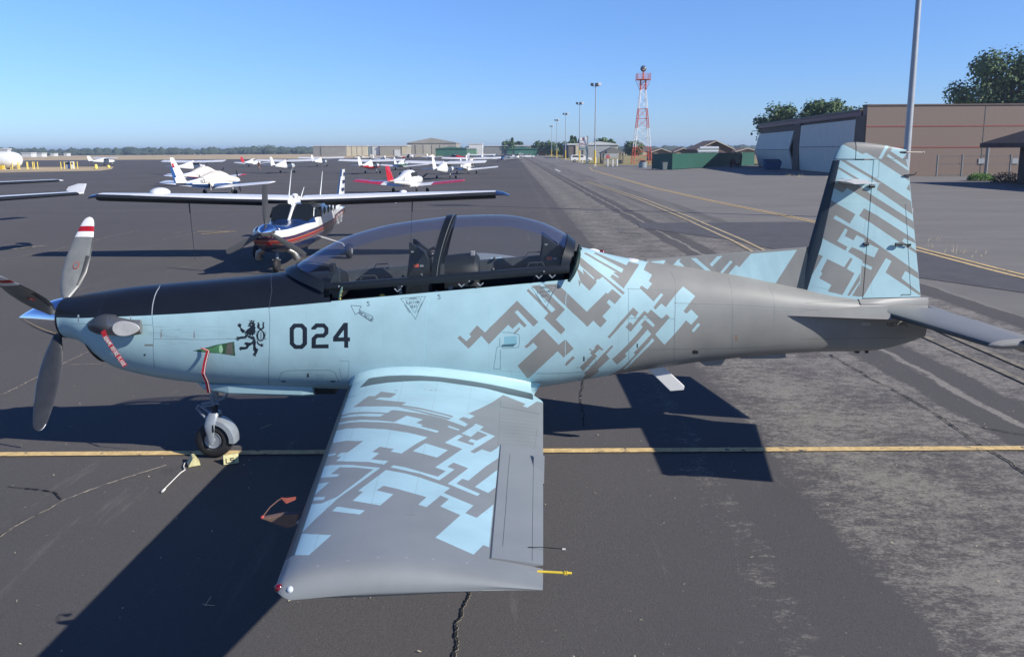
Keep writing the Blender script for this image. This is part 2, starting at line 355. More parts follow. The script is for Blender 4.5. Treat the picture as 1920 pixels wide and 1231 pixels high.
# rear of the fuselage
RB = [(390,1120),(530,1040),(600,975),(682,887),(665,868),(868,650),(825,600),(565,880),(585,905),(473,1003),(415,943),(770,570),(748,545),(795,487),(890,572),(912,548),(797,435),(630,628),(572,572),(625,512),(658,545),(790,382),(828,415),(865,368),(990,478),(1045,422),(1083,458),(915,655),(1020,775),(1270,493),(1330,545),(1413,452),(1330,368),(1275,418),(1240,390),(1377,215),(1235,103),(1037,342),(985,300),(917,370),(893,347),(1007,200),(983,180),(895,277),(733,120),(757,92),(825,140),(878,72),(840,40),(878,-30),(782,-88),(830,-178)]
uvs = [SF.uv(*p) for p in Z(1080,520,*RB)]
SF.fill([(uvs[0][0] - .005, 0)] + uvs + [(uvs[-1][0] + .002, 1.0), (1, 1), (1, 0)], G)
for o_, pl in [((1080,520),[(1335,612),(1410,523),(1433,545),(1358,632)]), ((1080,520),[(862,722),(878,700),(905,727),(565,1060),(548,1055),(850,740)]),
   ((980,440),[(632,340),(645,338),(828,500),(818,512)]), ((980,440),[(1038,455),(1050,443),(1112,487),(1100,497)])]:
    SF.poly(Z(*o_, *pl), BLUE)
# ---- number, crest, stencils
S4 = lambda *p: Z(420, 580, *p, s=6.857)
INK = (.014, .02, .032)
SF.poly(S4((895,180),(1010,180),(1068,240),(1068,445),(1010,507),(905,507),(845,445),(843,240)), INK); SF.poly(S4((925,232),(985,232),(1010,262),(1010,430),(985,455),(930,455),(900,430),(898,262)), BLUE)
SF.poly(S4((1122,258),(1122,235),(1180,178),(1290,178),(1343,235),(1343,310),(1290,362),(1205,362),(1182,385),(1182,450),(1345,447),(1345,498),(1125,500),(1125,370),(1180,312),(1270,310),(1290,290),(1290,250),(1270,230),(1200,232),(1175,258)), INK)
SF.poly(S4((1540,170),(1592,170),(1592,358),(1620,358),(1620,410),(1597,410),(1597,492),(1545,492),(1545,410),(1402,412),(1402,358)), INK); SF.poly(S4((1540,262),(1540,358),(1468,358)), BLUE)
for pl in [  # heraldic lion
 [(322,132),(340,150),(357,130),(370,150),(396,135),(388,162),(330,160)],
 [(330,164),(385,164),(402,190),(396,212),(408,235),(398,262),(410,285),(395,300),(400,320),(380,318),(372,345),(350,325),(335,350),(318,322),(295,345),(290,310),(262,320),(272,285),(300,255),(330,235),(340,215),(318,222),(300,210),(325,198),(305,185),(325,180)],
 [(180,172),(192,188),(205,170),(208,190),(225,180),(222,205),(215,225),(240,250),(272,270),(262,300),(235,302),(205,262),(212,245),(190,225),(165,205),(185,205),(165,190),(185,192)],
 [(285,310),(262,345),(225,345),(185,352),(160,345),(168,365),(142,372),(160,382),(150,398),(175,390),(172,408),(200,385),(240,372),(275,372),(300,352)],
 [(300,330),(350,345),(385,345),(400,375),(412,420),(405,470),(420,500),(442,510),(430,540),(420,570),(408,575),(412,600),(395,605),(392,585),(375,605),(378,580),(362,578),(385,560),(390,540),(372,515),(375,470),(368,430),(372,395),(340,372),(305,360)],
 [(368,400),(350,425),(320,425),(290,418),(262,425),(270,440),(250,445),(282,455),(285,475),(262,480),(235,478),(215,478),(190,492),(205,498),(185,515),(208,512),(205,530),(232,515),(262,515),(300,505),(325,470),(350,455),(372,440)],
 [(425,385),(420,430),(440,455),(470,470),(485,488),(490,470),(512,478),(498,458),(515,440),(492,445),(478,430),(478,448),(450,438),(438,415)],
 [(427,160),(440,175),(450,152),(452,185),(462,200),(455,225),(478,245),(498,220),(490,195),(500,180),(492,150),(510,168),(520,165),(512,205),(520,230),(505,250),(485,262),(520,300),(530,330),(520,370),(500,400),(470,412),(440,400),(420,370),(412,330),(425,310),(430,285),(460,258),(435,245),(422,220),(432,195)]]:
    SF.poly(S4(*pl), INK, sub=1)
SF.poly(S4((470,272),(488,282),(500,310),(502,350),(492,385),(470,395),(450,385),(440,350),(442,310),(455,280)), BLUE); SF.poly(S4((462,290),(485,290),(485,378),(462,378)), (.2,.28,.32)); SF.poly(S4((345,190),(360,190),(360,200),(345,200)), BLUE)
for k in range(7):
    for sx in (-1, 1):
        x_, y_ = 475 + sx * (50 + 4 * math.sin(k)), 290 + k * 16
        SF.poly(S4((x_, y_), (x_ + sx * 16, y_ - 12), (x_, y_ + 10)), INK, sub=1)
def stencil(tri, col=(.03,.05,.06)):
    SF.line(tri, .9, col, closed=True)
S2 = lambda *p: Z(400, 380, *p, s=3.2396)
SF.line(S2((835,623),(898,628),(886,652),(970,692),(954,720),(878,668),(862,680)), .9, (.03,.04,.06), closed=True)
SF.text('RESCUE', S2((882,672))[0], (3.4,1.95), (1.6,-4.4), .95, (.02,.03,.05), gap=1.38)
for ox, oy, sc_ in ((751,555.5,1.0),(996,535.5,1.0)):
    T = lambda *p: [(ox + a, oy + b) for a, b in p]
    SF.line(T((0,4),(47,0),(28,43)), .8, (.06,.09,.1), closed=True); SF.line(T((9,7),(39,4.5),(27,31)), .6, (.06,.09,.1), closed=True)
    SF.text('EJECTION', T((13,15))[0], (2.1,-.2), (.2,4.2), -1 and .8, (.05,.07,.08), gap=1.42) if False else SF.text('EJECTION', T((11.5,14.6))[0], (2.1,-.2), (-.1,-4.2), .8, (.05,.07,.08), gap=1.42)
    SF.text('SEAT', T((19,21.5))[0], (2.2,-.2), (-.1,-4.4), .8, (.05,.07,.08), gap=1.42)
    SF.text('DANGER', T((17,5))[0], (1.6,-.1), (0,-2.2), .6, (.07,.1,.11), gap=1.4)
    SF.text('DANGER', T((7,16))[0], (1.2,1.9), (1.7,-1.1), .6, (.07,.1,.11), gap=1.4); SF.text('DANGER', T((32.5,30))[0], (1.2,-2.3), (-1.7,-1.0), .6, (.07,.1,.11), gap=1.4)
for x_, y_ in ((690,570),(823,557)): SF.text('2', (x_ - 2.5, y_ - 4), (5,0), (0,7), 1.2, (.05,.07,.1))
SF.text('N577PC', (1663,611), (5.4,0), (1,-6), 1.2, (.03,.035,.035), gap=1.3)
for k, y_ in enumerate((702,705,708.5,711)): SF.line([(590 + 3*(k>1), y_), (610 - 3*(k>1), y_)], .8, (.2,.33,.37))
SF.poly([(575.5,700),(579,700),(579.5,707),(575,707)], (.05,.07,.09)); SF.poly([(527,713.5),(536,713.5),(536,716),(527,716)], (.05,.07,.09)); SF.poly([(620,713.5),(629,713.5),(629,716),(620,716)], (.05,.07,.09))
SF.poly([(1298,657),(1309,657),(1309,663),(1298,663)], (.03,.03,.035)); SF.line([(1293,668),(1312,667)], 1, (.4,.4,.38)); SF.poly([(1302,655),(1305,658),(1299,658)], (.03,.03,.035))
SF.poly([(1193.5,644),(1196,644),(1196,652),(1193.5,652)], (.03,.04,.04)); SF.poly([(1093.5,668),(1096,668),(1096.5,677),(1093,677)], (.05,.06,.07))
SF.poly([(1378,628),(1382,627),(1383,637),(1380,641),(1378,636)], (.24,.15,.1), a=.7)
SF.poly([(1615,604.5),(1632,604.5),(1632,610),(1615,610)], (.33,.33,.31))
# green lined cooling inlet
SF.poly(Z(0,380,(888,683),(940,672),(1000,655),(1078,641),(1083,706),(1010,695),(940,690),s=2.4625), (.035,.10,.05)); SF.poly(Z(0,380,(900,682),(985,667),(1020,650),(1030,672),(1022,695),(985,690),s=2.4625), (.08,.24,.11))
SF.poly(Z(0,380,(1012,662),(1024,655),(1030,680),(1022,696),(1012,688),s=2.4625), (.35,.6,.35)); SF.poly(Z(0,380,(1050,650),(1072,645),(1077,700),(1040,698),s=2.4625), (.13,.12,.10))
SF.line(Z(0,380,(1080,640),(1085,706),s=2.4625), 1.2, (.03,.05,.05))
# panel lines
PL, PLW = (.12,.21,.24), (.34,.58,.63)
for pts, w_, c_ in [([(285,590),(288,620),(287,650),(290,690)],1.0,PL), ([(309,531),(298,540),(289,560),(286,575),(285,590)],1.6,(.42,.46,.48)), ([(132,606),(285,609)],.8,PL), ([(288,635),(362,636),(502,635)],.8,PL),
  ([(504,576),(506,600),(505,660),(505,724)],1.0,PL), ([(518,510),(510,545),(505,578)],1.0,(.06,.07,.09)), ([(806,549),(800,610),(794,690)],1.1,PLW), ([(1068,528),(1061,560),(1060,610),(1060,690)],1.0,PLW),
  ([(522,713),(526,700),(536,695),(560,694),(618,694),(628,698),(636,716)],.9,PL), ([(636,677),(654,676.5),(654,690),(651,709),(641,712),(636,690)],1.0,(.17,.3,.34)),
  ([(300,619),(306,619)],1,PL), ([(941,623),(955,623),(973,627),(974,640),(972,651),(945,653),(937,648),(937,633)],1.1,PL), ([(937,648),(931,652),(929,668),(925,691),(938,692),(938,655)],1.0,PL),
  ([(1178,541),(1178,600),(1179,690)],.8,(.17,.28,.3)), ([(1266,540),(1265,600),(1263,690)],.9,(.13,.15,.15)), ([(1180,596),(1264,597)],.8,(.12,.2,.22)), ([(1176,541),(1264,544)],.8,(.14,.2,.2)),
  ([(1264,568),(1380,572),(1500,579),(1600,586)],.9,(.14,.15,.14)), ([(1256,508),(1265,525),(1266,545)],.9,(.14,.15,.14)), ([(1365,520),(1371,548),(1373,575),(1372,655)],.9,(.15,.155,.145)),
  ([(1440,534),(1450,560),(1452,590)],.9,(.15,.155,.145)), ([(1215,655),(1360,653),(1480,648)],.8,(.14,.15,.14)), ([(1005,700),(1060,699),(1100,696)],.8,PL), ([(1609,556),(1613,570),(1615,585)],1.2,(.07,.07,.065)),
  ([(1510,568),(1620,563),(1730,562)],.8,(.13,.135,.13)), ([(1500,636),(1700,632)],.7,(.12,.125,.12)), ([(1092,672),(1116,671.5),(1117,685),(1080,689)],.8,PL)]:
    SF.line(pts, w_, c_, h=.2)
SF.poly([(945,631),(968,629),(970,645),(945,647)], (.21,.42,.48)); SF.poly([(941,646),(968,644),(962,650),(940,650)], (.06,.13,.16))
for pts in [[(1178,545),(1178,690)],[(1264,548),(1263,690)],[(1180,598),(1264,599)],[(1266,572),(1600,589)],[(1215,657),(1480,651)],[(880,693),(1060,700),(1160,696)],[(1450,540),(1452,650)],[(1373,520),(1372,650)],[(1530,560),(1532,640)]]:
    SF.dots(pts, 4.2, .55, (.10,.13,.13), a=.7)
for a_ in range(3):
    for b_ in range(8): SF.poly([(445+b_*3, 695+a_*3.5),(446.6+b_*3, 695+a_*3.5),(446.6+b_*3, 696.4+a_*3.5),(445+b_*3, 696.4+a_*3.5)], (.33,.55,.6), sub=1)
for x_, y_ in ((147,590),(245,592),(302,620),(364,620)): SF.poly([(x_-1.6,y_),(x_+1.6,y_),(x_+1.6,y_+17),(x_-1.6,y_+17)], (.36,.42,.44)); SF.poly([(x_-.7,y_+3),(x_+.7,y_+3),(x_+.7,y_+13),(x_-.7,y_+13)], (.12,.16,.18))
SF.poly([(271,645),(288,645),(288,648.5),(271,648.5)], (.2,.22,.2)); SF.poly([(269,664),(273,663),(273,667),(269,667)], (.03,.05,.05))
for X_, a0, a1 in ((1.12,.22,.86),(2.42,.2,.66),(3.35,.2,.62),(4.15,.2,.60),(5.25,.2,.62),(5.70,.2,.62),(6.62,.2,.97),(9.05,.2,.97)):
    for k in range(int((a1-a0)*210)):
        u, v = X_/10.2, a0 + k/210; SF.fill([(u-.00022,v-.0007),(u+.00022,v-.0007),(u+.00022,v+.0007),(u-.00022,v+.0007)], (.14,.19,.2), None, .5)
for v_, X0_, X1_ in ((.30,.95,9.6),(.42,1.9,3.5),(.53,1.0,3.5),(.60,3.7,6.0),(.80,6.4,9.4)):
    for k in range(int((X1_-X0_)/.028)):
        u = (X0_ + k*.028)/10.2; SF.fill([(u-.00022,v_-.0007),(u+.00022,v_-.0007),(u+.00022,v_+.0007),(u-.00022,v_+.0007)], (.14,.19,.2), None, .4)
# exhaust soot and oil weeping back along the side
rs = np.random.RandomState(5)
for k in range(60):
    X_, v_ = 1.62 + abs(rs.normal(0,.35)), .50 + rs.normal(0,.025); l_, h_ = rs.uniform(.05,.28)/10.2, rs.uniform(.0012,.004); u = X_/10.2; SF.fill([(u,v_),(u+l_*.3,v_+h_),(u+l_,v_),(u+l_*.3,v_-h_)], (.07,.08,.085), None, .09)
for k in range(90):
    X_, v_ = rs.uniform(1.0,9.5), rs.uniform(.15,.42); l_, h_ = rs.uniform(.0006,.0014), rs.uniform(.01,.05); u = X_/10.2; SF.fill([(u-l_/2,v_),(u+l_/2,v_),(u+l_*.2,v_-h_)], (.10,.12,.12), None, .16)
fus_mat = skin_mat('camouflage_skin', SF.image('fuselage_skin'))
dark_in = mat('cockpit_black', (.008,.011,.013), .6, var=.3, vscale=20)
fus = fm.build('fuselage', fus_mat, plane, smooth=True, ang=50)
BLK = mat('satin_black_frame', (.009,.012,.015), .38); BLKR = mat('rubber_black', (.012,.012,.013), .75, bump=.2, bscale=90)
CHR = mat('polished_chrome', (.86,.88,.92), .045, metal=1.0); ALU = mat('painted_silver', (.27,.30,.33), .38, metal=.25, var=.12, vscale=14)
STEEL = mat('dull_steel', (.30,.29,.27), .42, metal=.75, var=.25, vscale=16, bump=.15); GPLAIN = mat('camouflage_grey_plain', G, .42, var=.06)
BPLAIN = mat('camouflage_blue_plain', BLUE, .42, var=.06, vscale=4); BLADE = mat('propeller_grey', (.16,.168,.165), .32, var=.14, vscale=9); WHT = mat('white_paint', (.75,.75,.73), .35, var=.05)
RED = mat('red_fabric', (.38,.012,.022), .7, var=.15, vscale=20); YEL = mat('yellow_paint', (.72,.52,.05), .5, var=.1, vscale=12); CREAM = mat('cream_letters', (.78,.74,.70), .6)
BOOT = mat('deicing_boot', (.022,.035,.05), .45, var=.15, vscale=8)
# chin intake lip
m = MB(); pth = []
for k in range(25):
    t = lerp(-150, -30, k/24); q = abs(math.sin(math.radians(t))); zt, zb, w_, zc, n = sec(lerp(.90, 1.0, q)); pth.append((lerp(.86, .97, q), w_*1.0*math.cos(math.radians(t)), zc + (zc - zb)*math.sin(math.radians(t))*1.0))
m.tube(pth, [.004 + .016*abs(math.sin(math.pi*k/24)) for k in range(25)], 8); m.build('intake_lip', BLK, plane, smooth=True)
# keel and nose gear bay doors
m = MB(); kr = []
for X, w_, zb in ((1.95,.05,.90),(2.1,.22,.85),(2.4,.27,.81),(3.2,.28,.785),(3.32,.27,.79)):
    kr.append([(X,-w_*1.05,.93),(X,-w_,zb+.03),(X,-w_*.85,zb),(X,w_*.85,zb),(X,w_,zb+.03),(X,w_*1.05,.93)])
m.loft(kr); m.build('belly_fairing', BPLAIN, plane, bevel=.006)
m = MB(); m.box((3.33,-.22,.80),(3.55,.22,.9)); m.build('belly_vent', BLK, plane, bevel=.01)
# ---- spinner and propeller
pr = empty('propeller', (0,0,0)); pr.parent = plane
PC = Vector((.50, 0, 1.63))
m = MB(); m.lathe((0,0,1.63), [(.02,.002),(.05,.028),(.12,.07),(.22,.122),(.34,.173),(.44,.205),(.52,.222),(.56,.226)], 'x', 40); m.build('spinner', CHR, pr, smooth=True)
m = MB(); m.lathe((0,0,1.63), [(.56,.21),(.575,.21)], 'x', 40); m.build('spinner_backplate', ALU, pr)
def blade(th):
    m = MB(); rad = Vector((0, math.sin(th), math.cos(th))); tan = Vector((0, math.cos(th), -math.sin(th)))
    ST = [(.12,.05,.05,0),(.20,.07,.045,0),(.28,.14,.035,0),(.38,.21,.028,.01),(.55,.262,.022,.02),(.75,.265,.017,.03),(.95,.225,.013,.045),(.985,.215,.013,.047),(.987,.215,.013,.047),(1.055,.19,.012,.052),(1.057,.19,.012,.052),(1.125,.165,.010,.056),(1.127,.165,.010,.056),(1.18,.14,.008,.058),(1.215,.11,.006,.058),(1.238,.07,.005,.058),(1.248,.02,.003,.058)]
    rings = []
    for r, c, t_, off in ST:
        tw = math.radians(lerp(16, -2, r / 1.22)); cd_ = Vector((math.cos(tw), 0, 0)) + tan * math.sin(tw); nd = tan * math.cos(tw) - Vector((math.sin(tw), 0, 0)); ring = []
        for k in range(14):
            a = 2 * math.pi * k / 14; ring.append(PC + rad * r + cd_ * (c / 2 * math.cos(a) + off * .6) + nd * (t_ * math.sin(a)))
        rings.append(ring)
    m.loft(rings)
    for fi, f in enumerate(m.f):
        rr = sum(((Vector(m.v[i]) - PC).dot(rad)) for i in f) / len(f)
        m.m[fi] = 1 if (.986 < rr < 1.056 or rr > 1.126) else 2 if 1.056 < rr < 1.126 else 0
        cc_ = sum((Vector(m.v[i]) for i in f), Vector()) / len(f) - PC
        if cc_.dot(tan) > 0: m.m[fi] = 3
    b = m.build('blade', [BLADE, mat('blade_tip_white', (.7,.7,.7), .4), mat('blade_tip_red', (.35,.01,.02), .4), mat('blade_back_black', (.035,.037,.04), .4, var=.2, vscale=9)], pr, smooth=True)
    for sgn in (-1,):
        m2 = MB(); c0 = PC + rad * .62 + tan * (.024 * sgn) + Vector((.03,0,0)); ring = [[c0 + (Vector((.035*math.cos(a),0,0)) + rad * .045 * math.sin(a)) * q + tan * (sgn * z_) for a in [2*math.pi*k/20 for k in range(20)]] for q, z_ in ((1,0),(1,.002))]
        m2.loft(ring, 0); ring = [[c0 + (Vector((.028*math.cos(a),0,0)) + rad * .038 * math.sin(a)) * q + tan * (sgn * z_) for a in [2*math.pi*k/20 for k in range(20)]] for q, z_ in ((1,.001),(1,.004))]; m2.loft(ring, 1)
        m2.build('blade_emblem', [mat('emblem_red', (.4,.05,.03), .4), BLADE], b)
    return b
TH0 = math.radians(32)
for k in range(4): blade(TH0 + k * math.pi / 2)
# ---- exhaust stubs
for sg in (-1, 1):
    nm = empty('exhaust', (0,0,0)); nm.parent = plane
    m = MB(); P = [(.98,.30,1.61),(1.04,.34,1.62),(1.12,.37,1.63),(1.2,.39,1.64),(1.30,.41,1.64),(1.38,.42,1.64)]; R2 = [.02,.07,.10,.115,.11,.06]
    m.tube([(x, sg*y, z) for x, y, z in P], R2, 16); m.build('exhaust_fairing', mat('exhaust_fairing_dark', (.05,.055,.062), .4), nm, smooth=True)
    m = MB(); rings = []
    for x, y, z, ry, rz_ in ((1.20,.42,1.635,.07,.10),(1.30,.45,1.64,.075,.10),(1.42,.485,1.635,.06,.098),(1.52,.50,1.63,.05,.085),(1.63,.51,1.64,.03,.075)):
        rings.append([(x, sg*(y + ry*math.cos(a)), z + rz_*math.sin(a)) for a in [2*math.pi*k/20 for k in range(20)]])
    m.loft(rings); m.build('exhaust_pipe', STEEL, nm, smooth=True)
    m = MB(); m.loft([[(x, sg*(yy), z + zz*math.sin(a)) for x, yy, z, zz in [(lerp(1.36,1.63,(1+math.cos(a))/2), .562 - .03*lerp(0,1,(1+math.cos(a))/2)+ e, 1.635, lerp(.085,.055,(1+math.cos(a))/2))]] for a in [0]] or []) if False else None
    r0 = [Vector((1.495 + .135*math.cos(a), sg*(.548 - .012*math.cos(a)), 1.635 + (.078 - .018*math.cos(a))*math.sin(a))) for a in [2*math.pi*k/24 for k in range(24)]]
    m.loft([r0, [p + Vector((0, sg*.012, 0)) for p in r0]]); m.build('exhaust_cover', mat('cover_aluminium', (.55,.54,.52), .45, metal=.3, var=.1, vscale=12), nm, bevel=.004)
def quadstrip(L, R, mi=0):
    m = MB(); vs = []; fs = []
    for a, b in zip(L, R): vs += [a, b]
    for i in range(len(L) - 1): fs.append((2*i, 2*i+1, 2*i+3, 2*i+2))
    m.add(vs, fs, mi); return m
def text3d(m, st, org, ux, uy, th, gap=1.35, mi=0):
    org = Vector(org); ux = Vector(ux); uy = Vector(uy); nrm = ux.cross(uy).normalized()
    for ch in st:
        for pl in FONT.get(ch, []):
            pts = [org + ux * (p[0]/4) + uy * (p[1]/6) for p in pl]
            for a, b in zip(pts[:-1], pts[1:]):
                d = (b - a).normalized(); s_ = d.cross(nrm) * th / 2; e = d * th * .3
                m.add([a - e + s_, b + e + s_, b + e - s_, a - e - s_], [(0,1,2,3)], mi)
        org = org + ux * gap
    return m
# streamer hanging from the exhaust cover
rb = empty('warning_streamer', (0,0,0), 0, 'red streamer reading REMOVE BEFORE FLIGHT hanging from the exhaust cover', 'streamer')
Pp = [atY(x, y, -.60) for x, y in Z(100,540,(572,490),(600,560),(680,690),(830,900))]; side = (Pp[-1] - Pp[-2]).normalized().cross(Vector((0, 1, 0))) * .026
m = quadstrip([p - side for p in Pp], [p + side for p in Pp]); o = m.build('ribbon', RED, rb); sd = o.modifiers.new('solid', 'SOLIDIFY'); sd.thickness = .002
m = MB(); a, b = Pp[1], Pp[3]; dirn = (b - a) / 22.5; upv = Vector((0, 1, 0)).cross(dirn).normalized()
if upv.z < 0: upv = -upv
text3d(m, 'REMOVE BEFORE FLIGHT', a - upv * .018 + Vector((0, -.006, 0)), dirn * .8, upv * .038, .0052, gap=1.38); m.build('lettering', CREAM, rb)
rb2 = empty('inlet_streamer', (0,0,0), 0, 'red and white fabric streamer hanging out of the green inlet above the nose wheel', 'streamer')
Pp = [atY(x, y, Y) for x, y, Y in ((379,652,-.47),(390,657,-.50),(384,680,-.50),(381,700,-.50),(388,716,-.46),(392,736,-.40))]
for nm_, a_, b_, mt in (('ribbon',-.020,.018,RED),('white_edge',.007,.013,CREAM)):
    m = quadstrip([p + Vector((a_ if i else a_, -.004 if nm_ != 'ribbon' else 0, 0)) for i, p in enumerate(Pp)], [p + Vector((b_, -.004 if nm_ != 'ribbon' else 0, 0)) for p in Pp])
    o = m.build(nm_, mt, rb2); sd = o.modifiers.new('solid', 'SOLIDIFY'); sd.thickness = .002
# ---- nose gear
ng = empty('nose_gear', (0,0,0)); ng.parent = plane
def wheel(c, r, wd, parent, rimr=.5, tmat=None, rmat=None):
    t = MB(); t.lathe(c, [(-wd/2*.7, r*rimr), (-wd/2, r*(rimr+.12)), (-wd/2, r*.8), (-wd/2*.72, r*.95), (-wd/2*.3, r), (wd/2*.3, r), (wd/2*.72, r*.95), (wd/2, r*.8), (wd/2, r*(rimr+.12)), (wd/2*.7, r*rimr)], 'y', 32)
    e = t.build('wheel', tmat or mat('tyre_rubber', (.016,.016,.018), .7, var=.2, vscale=30, bump=.1), parent, smooth=True)
    t = MB(); q = r * rimr; t.lathe(c, [(-wd*.40, q*.99), (-wd*.46, q*.97), (-wd*.38, q*.78), (-wd*.25, q*.7), (-wd*.25, q*.35), (-wd*.5, q*.28), (-wd*.5, q*.02)], 'y', 24); t.lathe(c, [(wd*.40, q*.99), (wd*.46, q*.97), (wd*.25, q*.7), (wd*.5, q*.28), (wd*.5, q*.02)], 'y', 24)
    t.build('rim', rmat or ALU, e, smooth=True); return e
wheel((2.10,0,.215), .213, .15, ng, .45)
m = MB(); m.tube([(2.13,0,.95),(2.125,0,.66)], .048, 16); m.build('strut', ALU, ng, smooth=True)
m = MB(); m.tube([(2.125,0,.68),(2.12,0,.50)], .033, 16); m.build('piston', mat('dark_steel', (.06,.065,.075), .25, metal=.6), ng, smooth=True)
m = MB(); r_ = []
for x, y, z, a, b in ((2.12,-.02,.53,.06,.05),(2.11,-.07,.48,.065,.03),(2.09,-.105,.40,.06,.016),(2.095,-.105,.30,.045,.014),(2.10,-.105,.20,.032,.012),(2.10,-.105,.175,.02,.01)):
    r_.append([(x+a*math.cos(t), y+b*math.sin(t), z) for t in [2*math.pi*k/14 for k in range(14)]])
m.loft(r_); r2 = [[(x, -y, z) for x, y, z in ring] for ring in r_]; m.loft(r2); pieces(m, 'fork_leg', ALU, ng, smooth=True)
m = MB(); gr = []
for k in range(13):
    a = math.radians(lerp(82, -8, k / 12)); cx, cz = 2.10 + .245*math.cos(a), .215 + .245*math.sin(a); n_ = Vector((math.cos(a), 0, math.sin(a)))
    c0 = Vector((cx, 0, cz)); gr.append([c0 - n_*.05 + Vector((0,-.095,0)), c0 + n_*.0 + Vector((0,-.09,0)), c0 + n_*.015 + Vector((0,-.05,0)), c0 + n_*.015 + Vector((0,.05,0)), c0 + Vector((0,.09,0)), c0 - n_*.05 + Vector((0,.095,0)), c0 + n_*.008 + Vector((0,.045,0)), c0 + n_*.008 + Vector((0,-.045,0))])
m.loft(gr); m.build('mudguard', ALU, ng, smooth=True)
m = MB(); m.tube([(2.10,-.03,.62),(1.97,-.03,.60)], .014, 8); m.tube([(1.96,-.03,.62),(1.93,-.03,.585),(2.02,-.03,.47)], .014, 8); m.tube([(1.94,.03,.6),(2.05,.03,.5)], .014, 8); m.tube([(2.0,-.04,.64),(2.1,-.05,.66),(2.2,-.05,.64)], .016, 8); pieces(m, 'torque_link', mat('link_grey', (.2,.23,.28), .4, metal=.3), ng, smooth=True)
m = MB(); m.tube([(2.16,-.04,.66),(2.24,-.04,.70),(2.32,-.04,.78)], .012, 8); m.tube([(2.13,-.05,.74),(2.13,-.05,.62)], .02, 8); pieces(m, 'drag_brace', mat('link_grey', (.2,.23,.28)), ng, smooth=True)
m = MB(); m.tube([(2.15,-.075,.45),(2.13,-.11,.40),(2.13,-.11,.33)], .012, 6); m.build('tow_fitting', BLK, ng)
# ---- wings
def airfoil(c0, c1, xle, xte, zle, zte, thick, camber, n=16):
    # closed ring in (x, z): upper from c1 back to c0, lower c0..c1
    def pt(c, s_):
        yt = 5 * thick * (.2969*math.sqrt(max(c,0)) - .126*c - .3516*c*c + .2843*c**3 - .1015*c**4) * (xte - xle)
        yc = camber * 4 * c * (1 - c) * (xte - xle); return (lerp(xle, xte, c), lerp(zle, zte, c) + yc + s_ * yt)
    cs = [c0 + (c1 - c0) * (1 - math.cos(math.pi * k / n)) / 2 for k in range(n + 1)]
    return [pt(c, 1) for c in cs[::-1]] + [pt(c, -1) for c in (cs[1:] if c0 == 0 else cs)]
def wparam(Y):   # Y = distance from the centreline
    f = (Y - .6) / 4.4
    xle = 3.766 + .68 * f; xte = lerp(5.70, 5.80, min(max((Y-.6)/.4, 0), 1)) - .17 * max(0, (Y - 1.0) / 4.0)
    z = .95 + .585 * f; th = lerp(.155, .135, f); return xle, xte, z + .01, z - .035 * (1-f), th, .018
HC = lambda Y: (lerp(5.403, 5.387, (Y - 2.9) / 1.98) - wparam(Y)[0]) / (wparam(Y)[1] - wparam(Y)[0])
YA0, YA1 = 2.90, 4.88
def wing_mb(sg):
    m = MB(); UVW = lambda x, Y: ((x - 3.6) / 2.4, (Y - .3) / 4.8)
    def seg(ys, c0, c1, gap=0, capsq=True, scale=None):
        rings = []; uvs = []
        for i, Y in enumerate(ys):
            xle, xte, zl, zt, th, ca = wparam(Y); k = scale[i] if scale else 1
            a = airfoil(c0(Y), c1(Y), xle, xte, zl, zt, th * k, ca)
            if scale:   # rounded tip
                q = 1 - k; a = [(x + max(0, xle + .3*(xte-xle) - x) * .22 * q * q, z - .035 * q * q * (1 - .6*(x-xle)/(xte-xle))) for x, z in a]
            rings.append([(x, sg * (Y - ((x - xle)/(xte - xle) * .05 * (1 - k) if scale else 0)), z) for x, z in a]); uvs += [UVW(x, Y) for x, z in a]
        m.loft(rings, 0, True, capsq, uvs)
    Zr = lambda Y: 0.0; One = lambda Y: 1.0
    seg(list(np.linspace(.40, YA0, 24)), Zr, One); seg(list(np.linspace(YA0, YA1, 20)), Zr, lambda Y: HC(Y)); seg(list(np.linspace(YA1, 4.95, 4)), Zr, One)
    seg([4.95,4.99,5.025,5.06,5.09,5.11,5.125,5.132], Zr, One, scale=[1,.985,.94,.85,.70,.50,.28,.06])
    return m, seg
wl, _ = wing_mb(-1)
GF = G; G = (.235, .25, .252); GWM = mat('camouflage_grey_wing', G, .42, var=.06)
SW = Skin(1500, 3000, G).bind(wl)
W1 = lambda *p: Z(600,680,*p); W2 = lambda *p: Z(790,700,*p); W3 = lambda *p: Z(520,860,*p); W4 = lambda *p: Z(740,860,*p)
WB = (.39,.60,.655)
def bp(*parts, col=WB): SW.poly([q for p in parts for q in p], col, Yg=-2)
_b = [SW.uv(*p, -2) for p in W1((215,612),(270,596),(330,580),(440,568),(600,566),(775,577),(830,543),(1000,560),(1250,600)) + W2((75,480),(310,540),(505,612),(540,582),(430,525),(485,498),(560,520),(615,488),(540,460),(680,400),(820,330),(945,245),(1080,300),(1205,350),(1170,375),(1225,392),(1335,320))]
SW.fill([(-.1, _b[0][1])] + _b + [(1.1, _b[-1][1]), (1.1, -.1), (-.1, -.1)], WB)
bp(W1((380,512),(560,382),(635,382),(705,330),(885,353),(815,400),(690,397),(635,420),(1000,455),(945,485),(925,505),(700,500),(480,503)), col=G)
bp(W1((945,485),(1170,520),(1477,595)), W2((372,492),(350,505)), W1((1477,612),(1200,545),(930,500)), col=G)
bp(W1((915,498),(1200,560),(1477,628)), W2((345,512),(320,528)), W1((1477,650),(1180,575),(900,505)), col=G)
bp(W1((1250,597),(1477,655)), W2((308,533),(290,533)), W1((1477,664),(1250,607)), col=G)
bp(W2((600,605),(625,575),(720,612),(572,728),(463,690)))
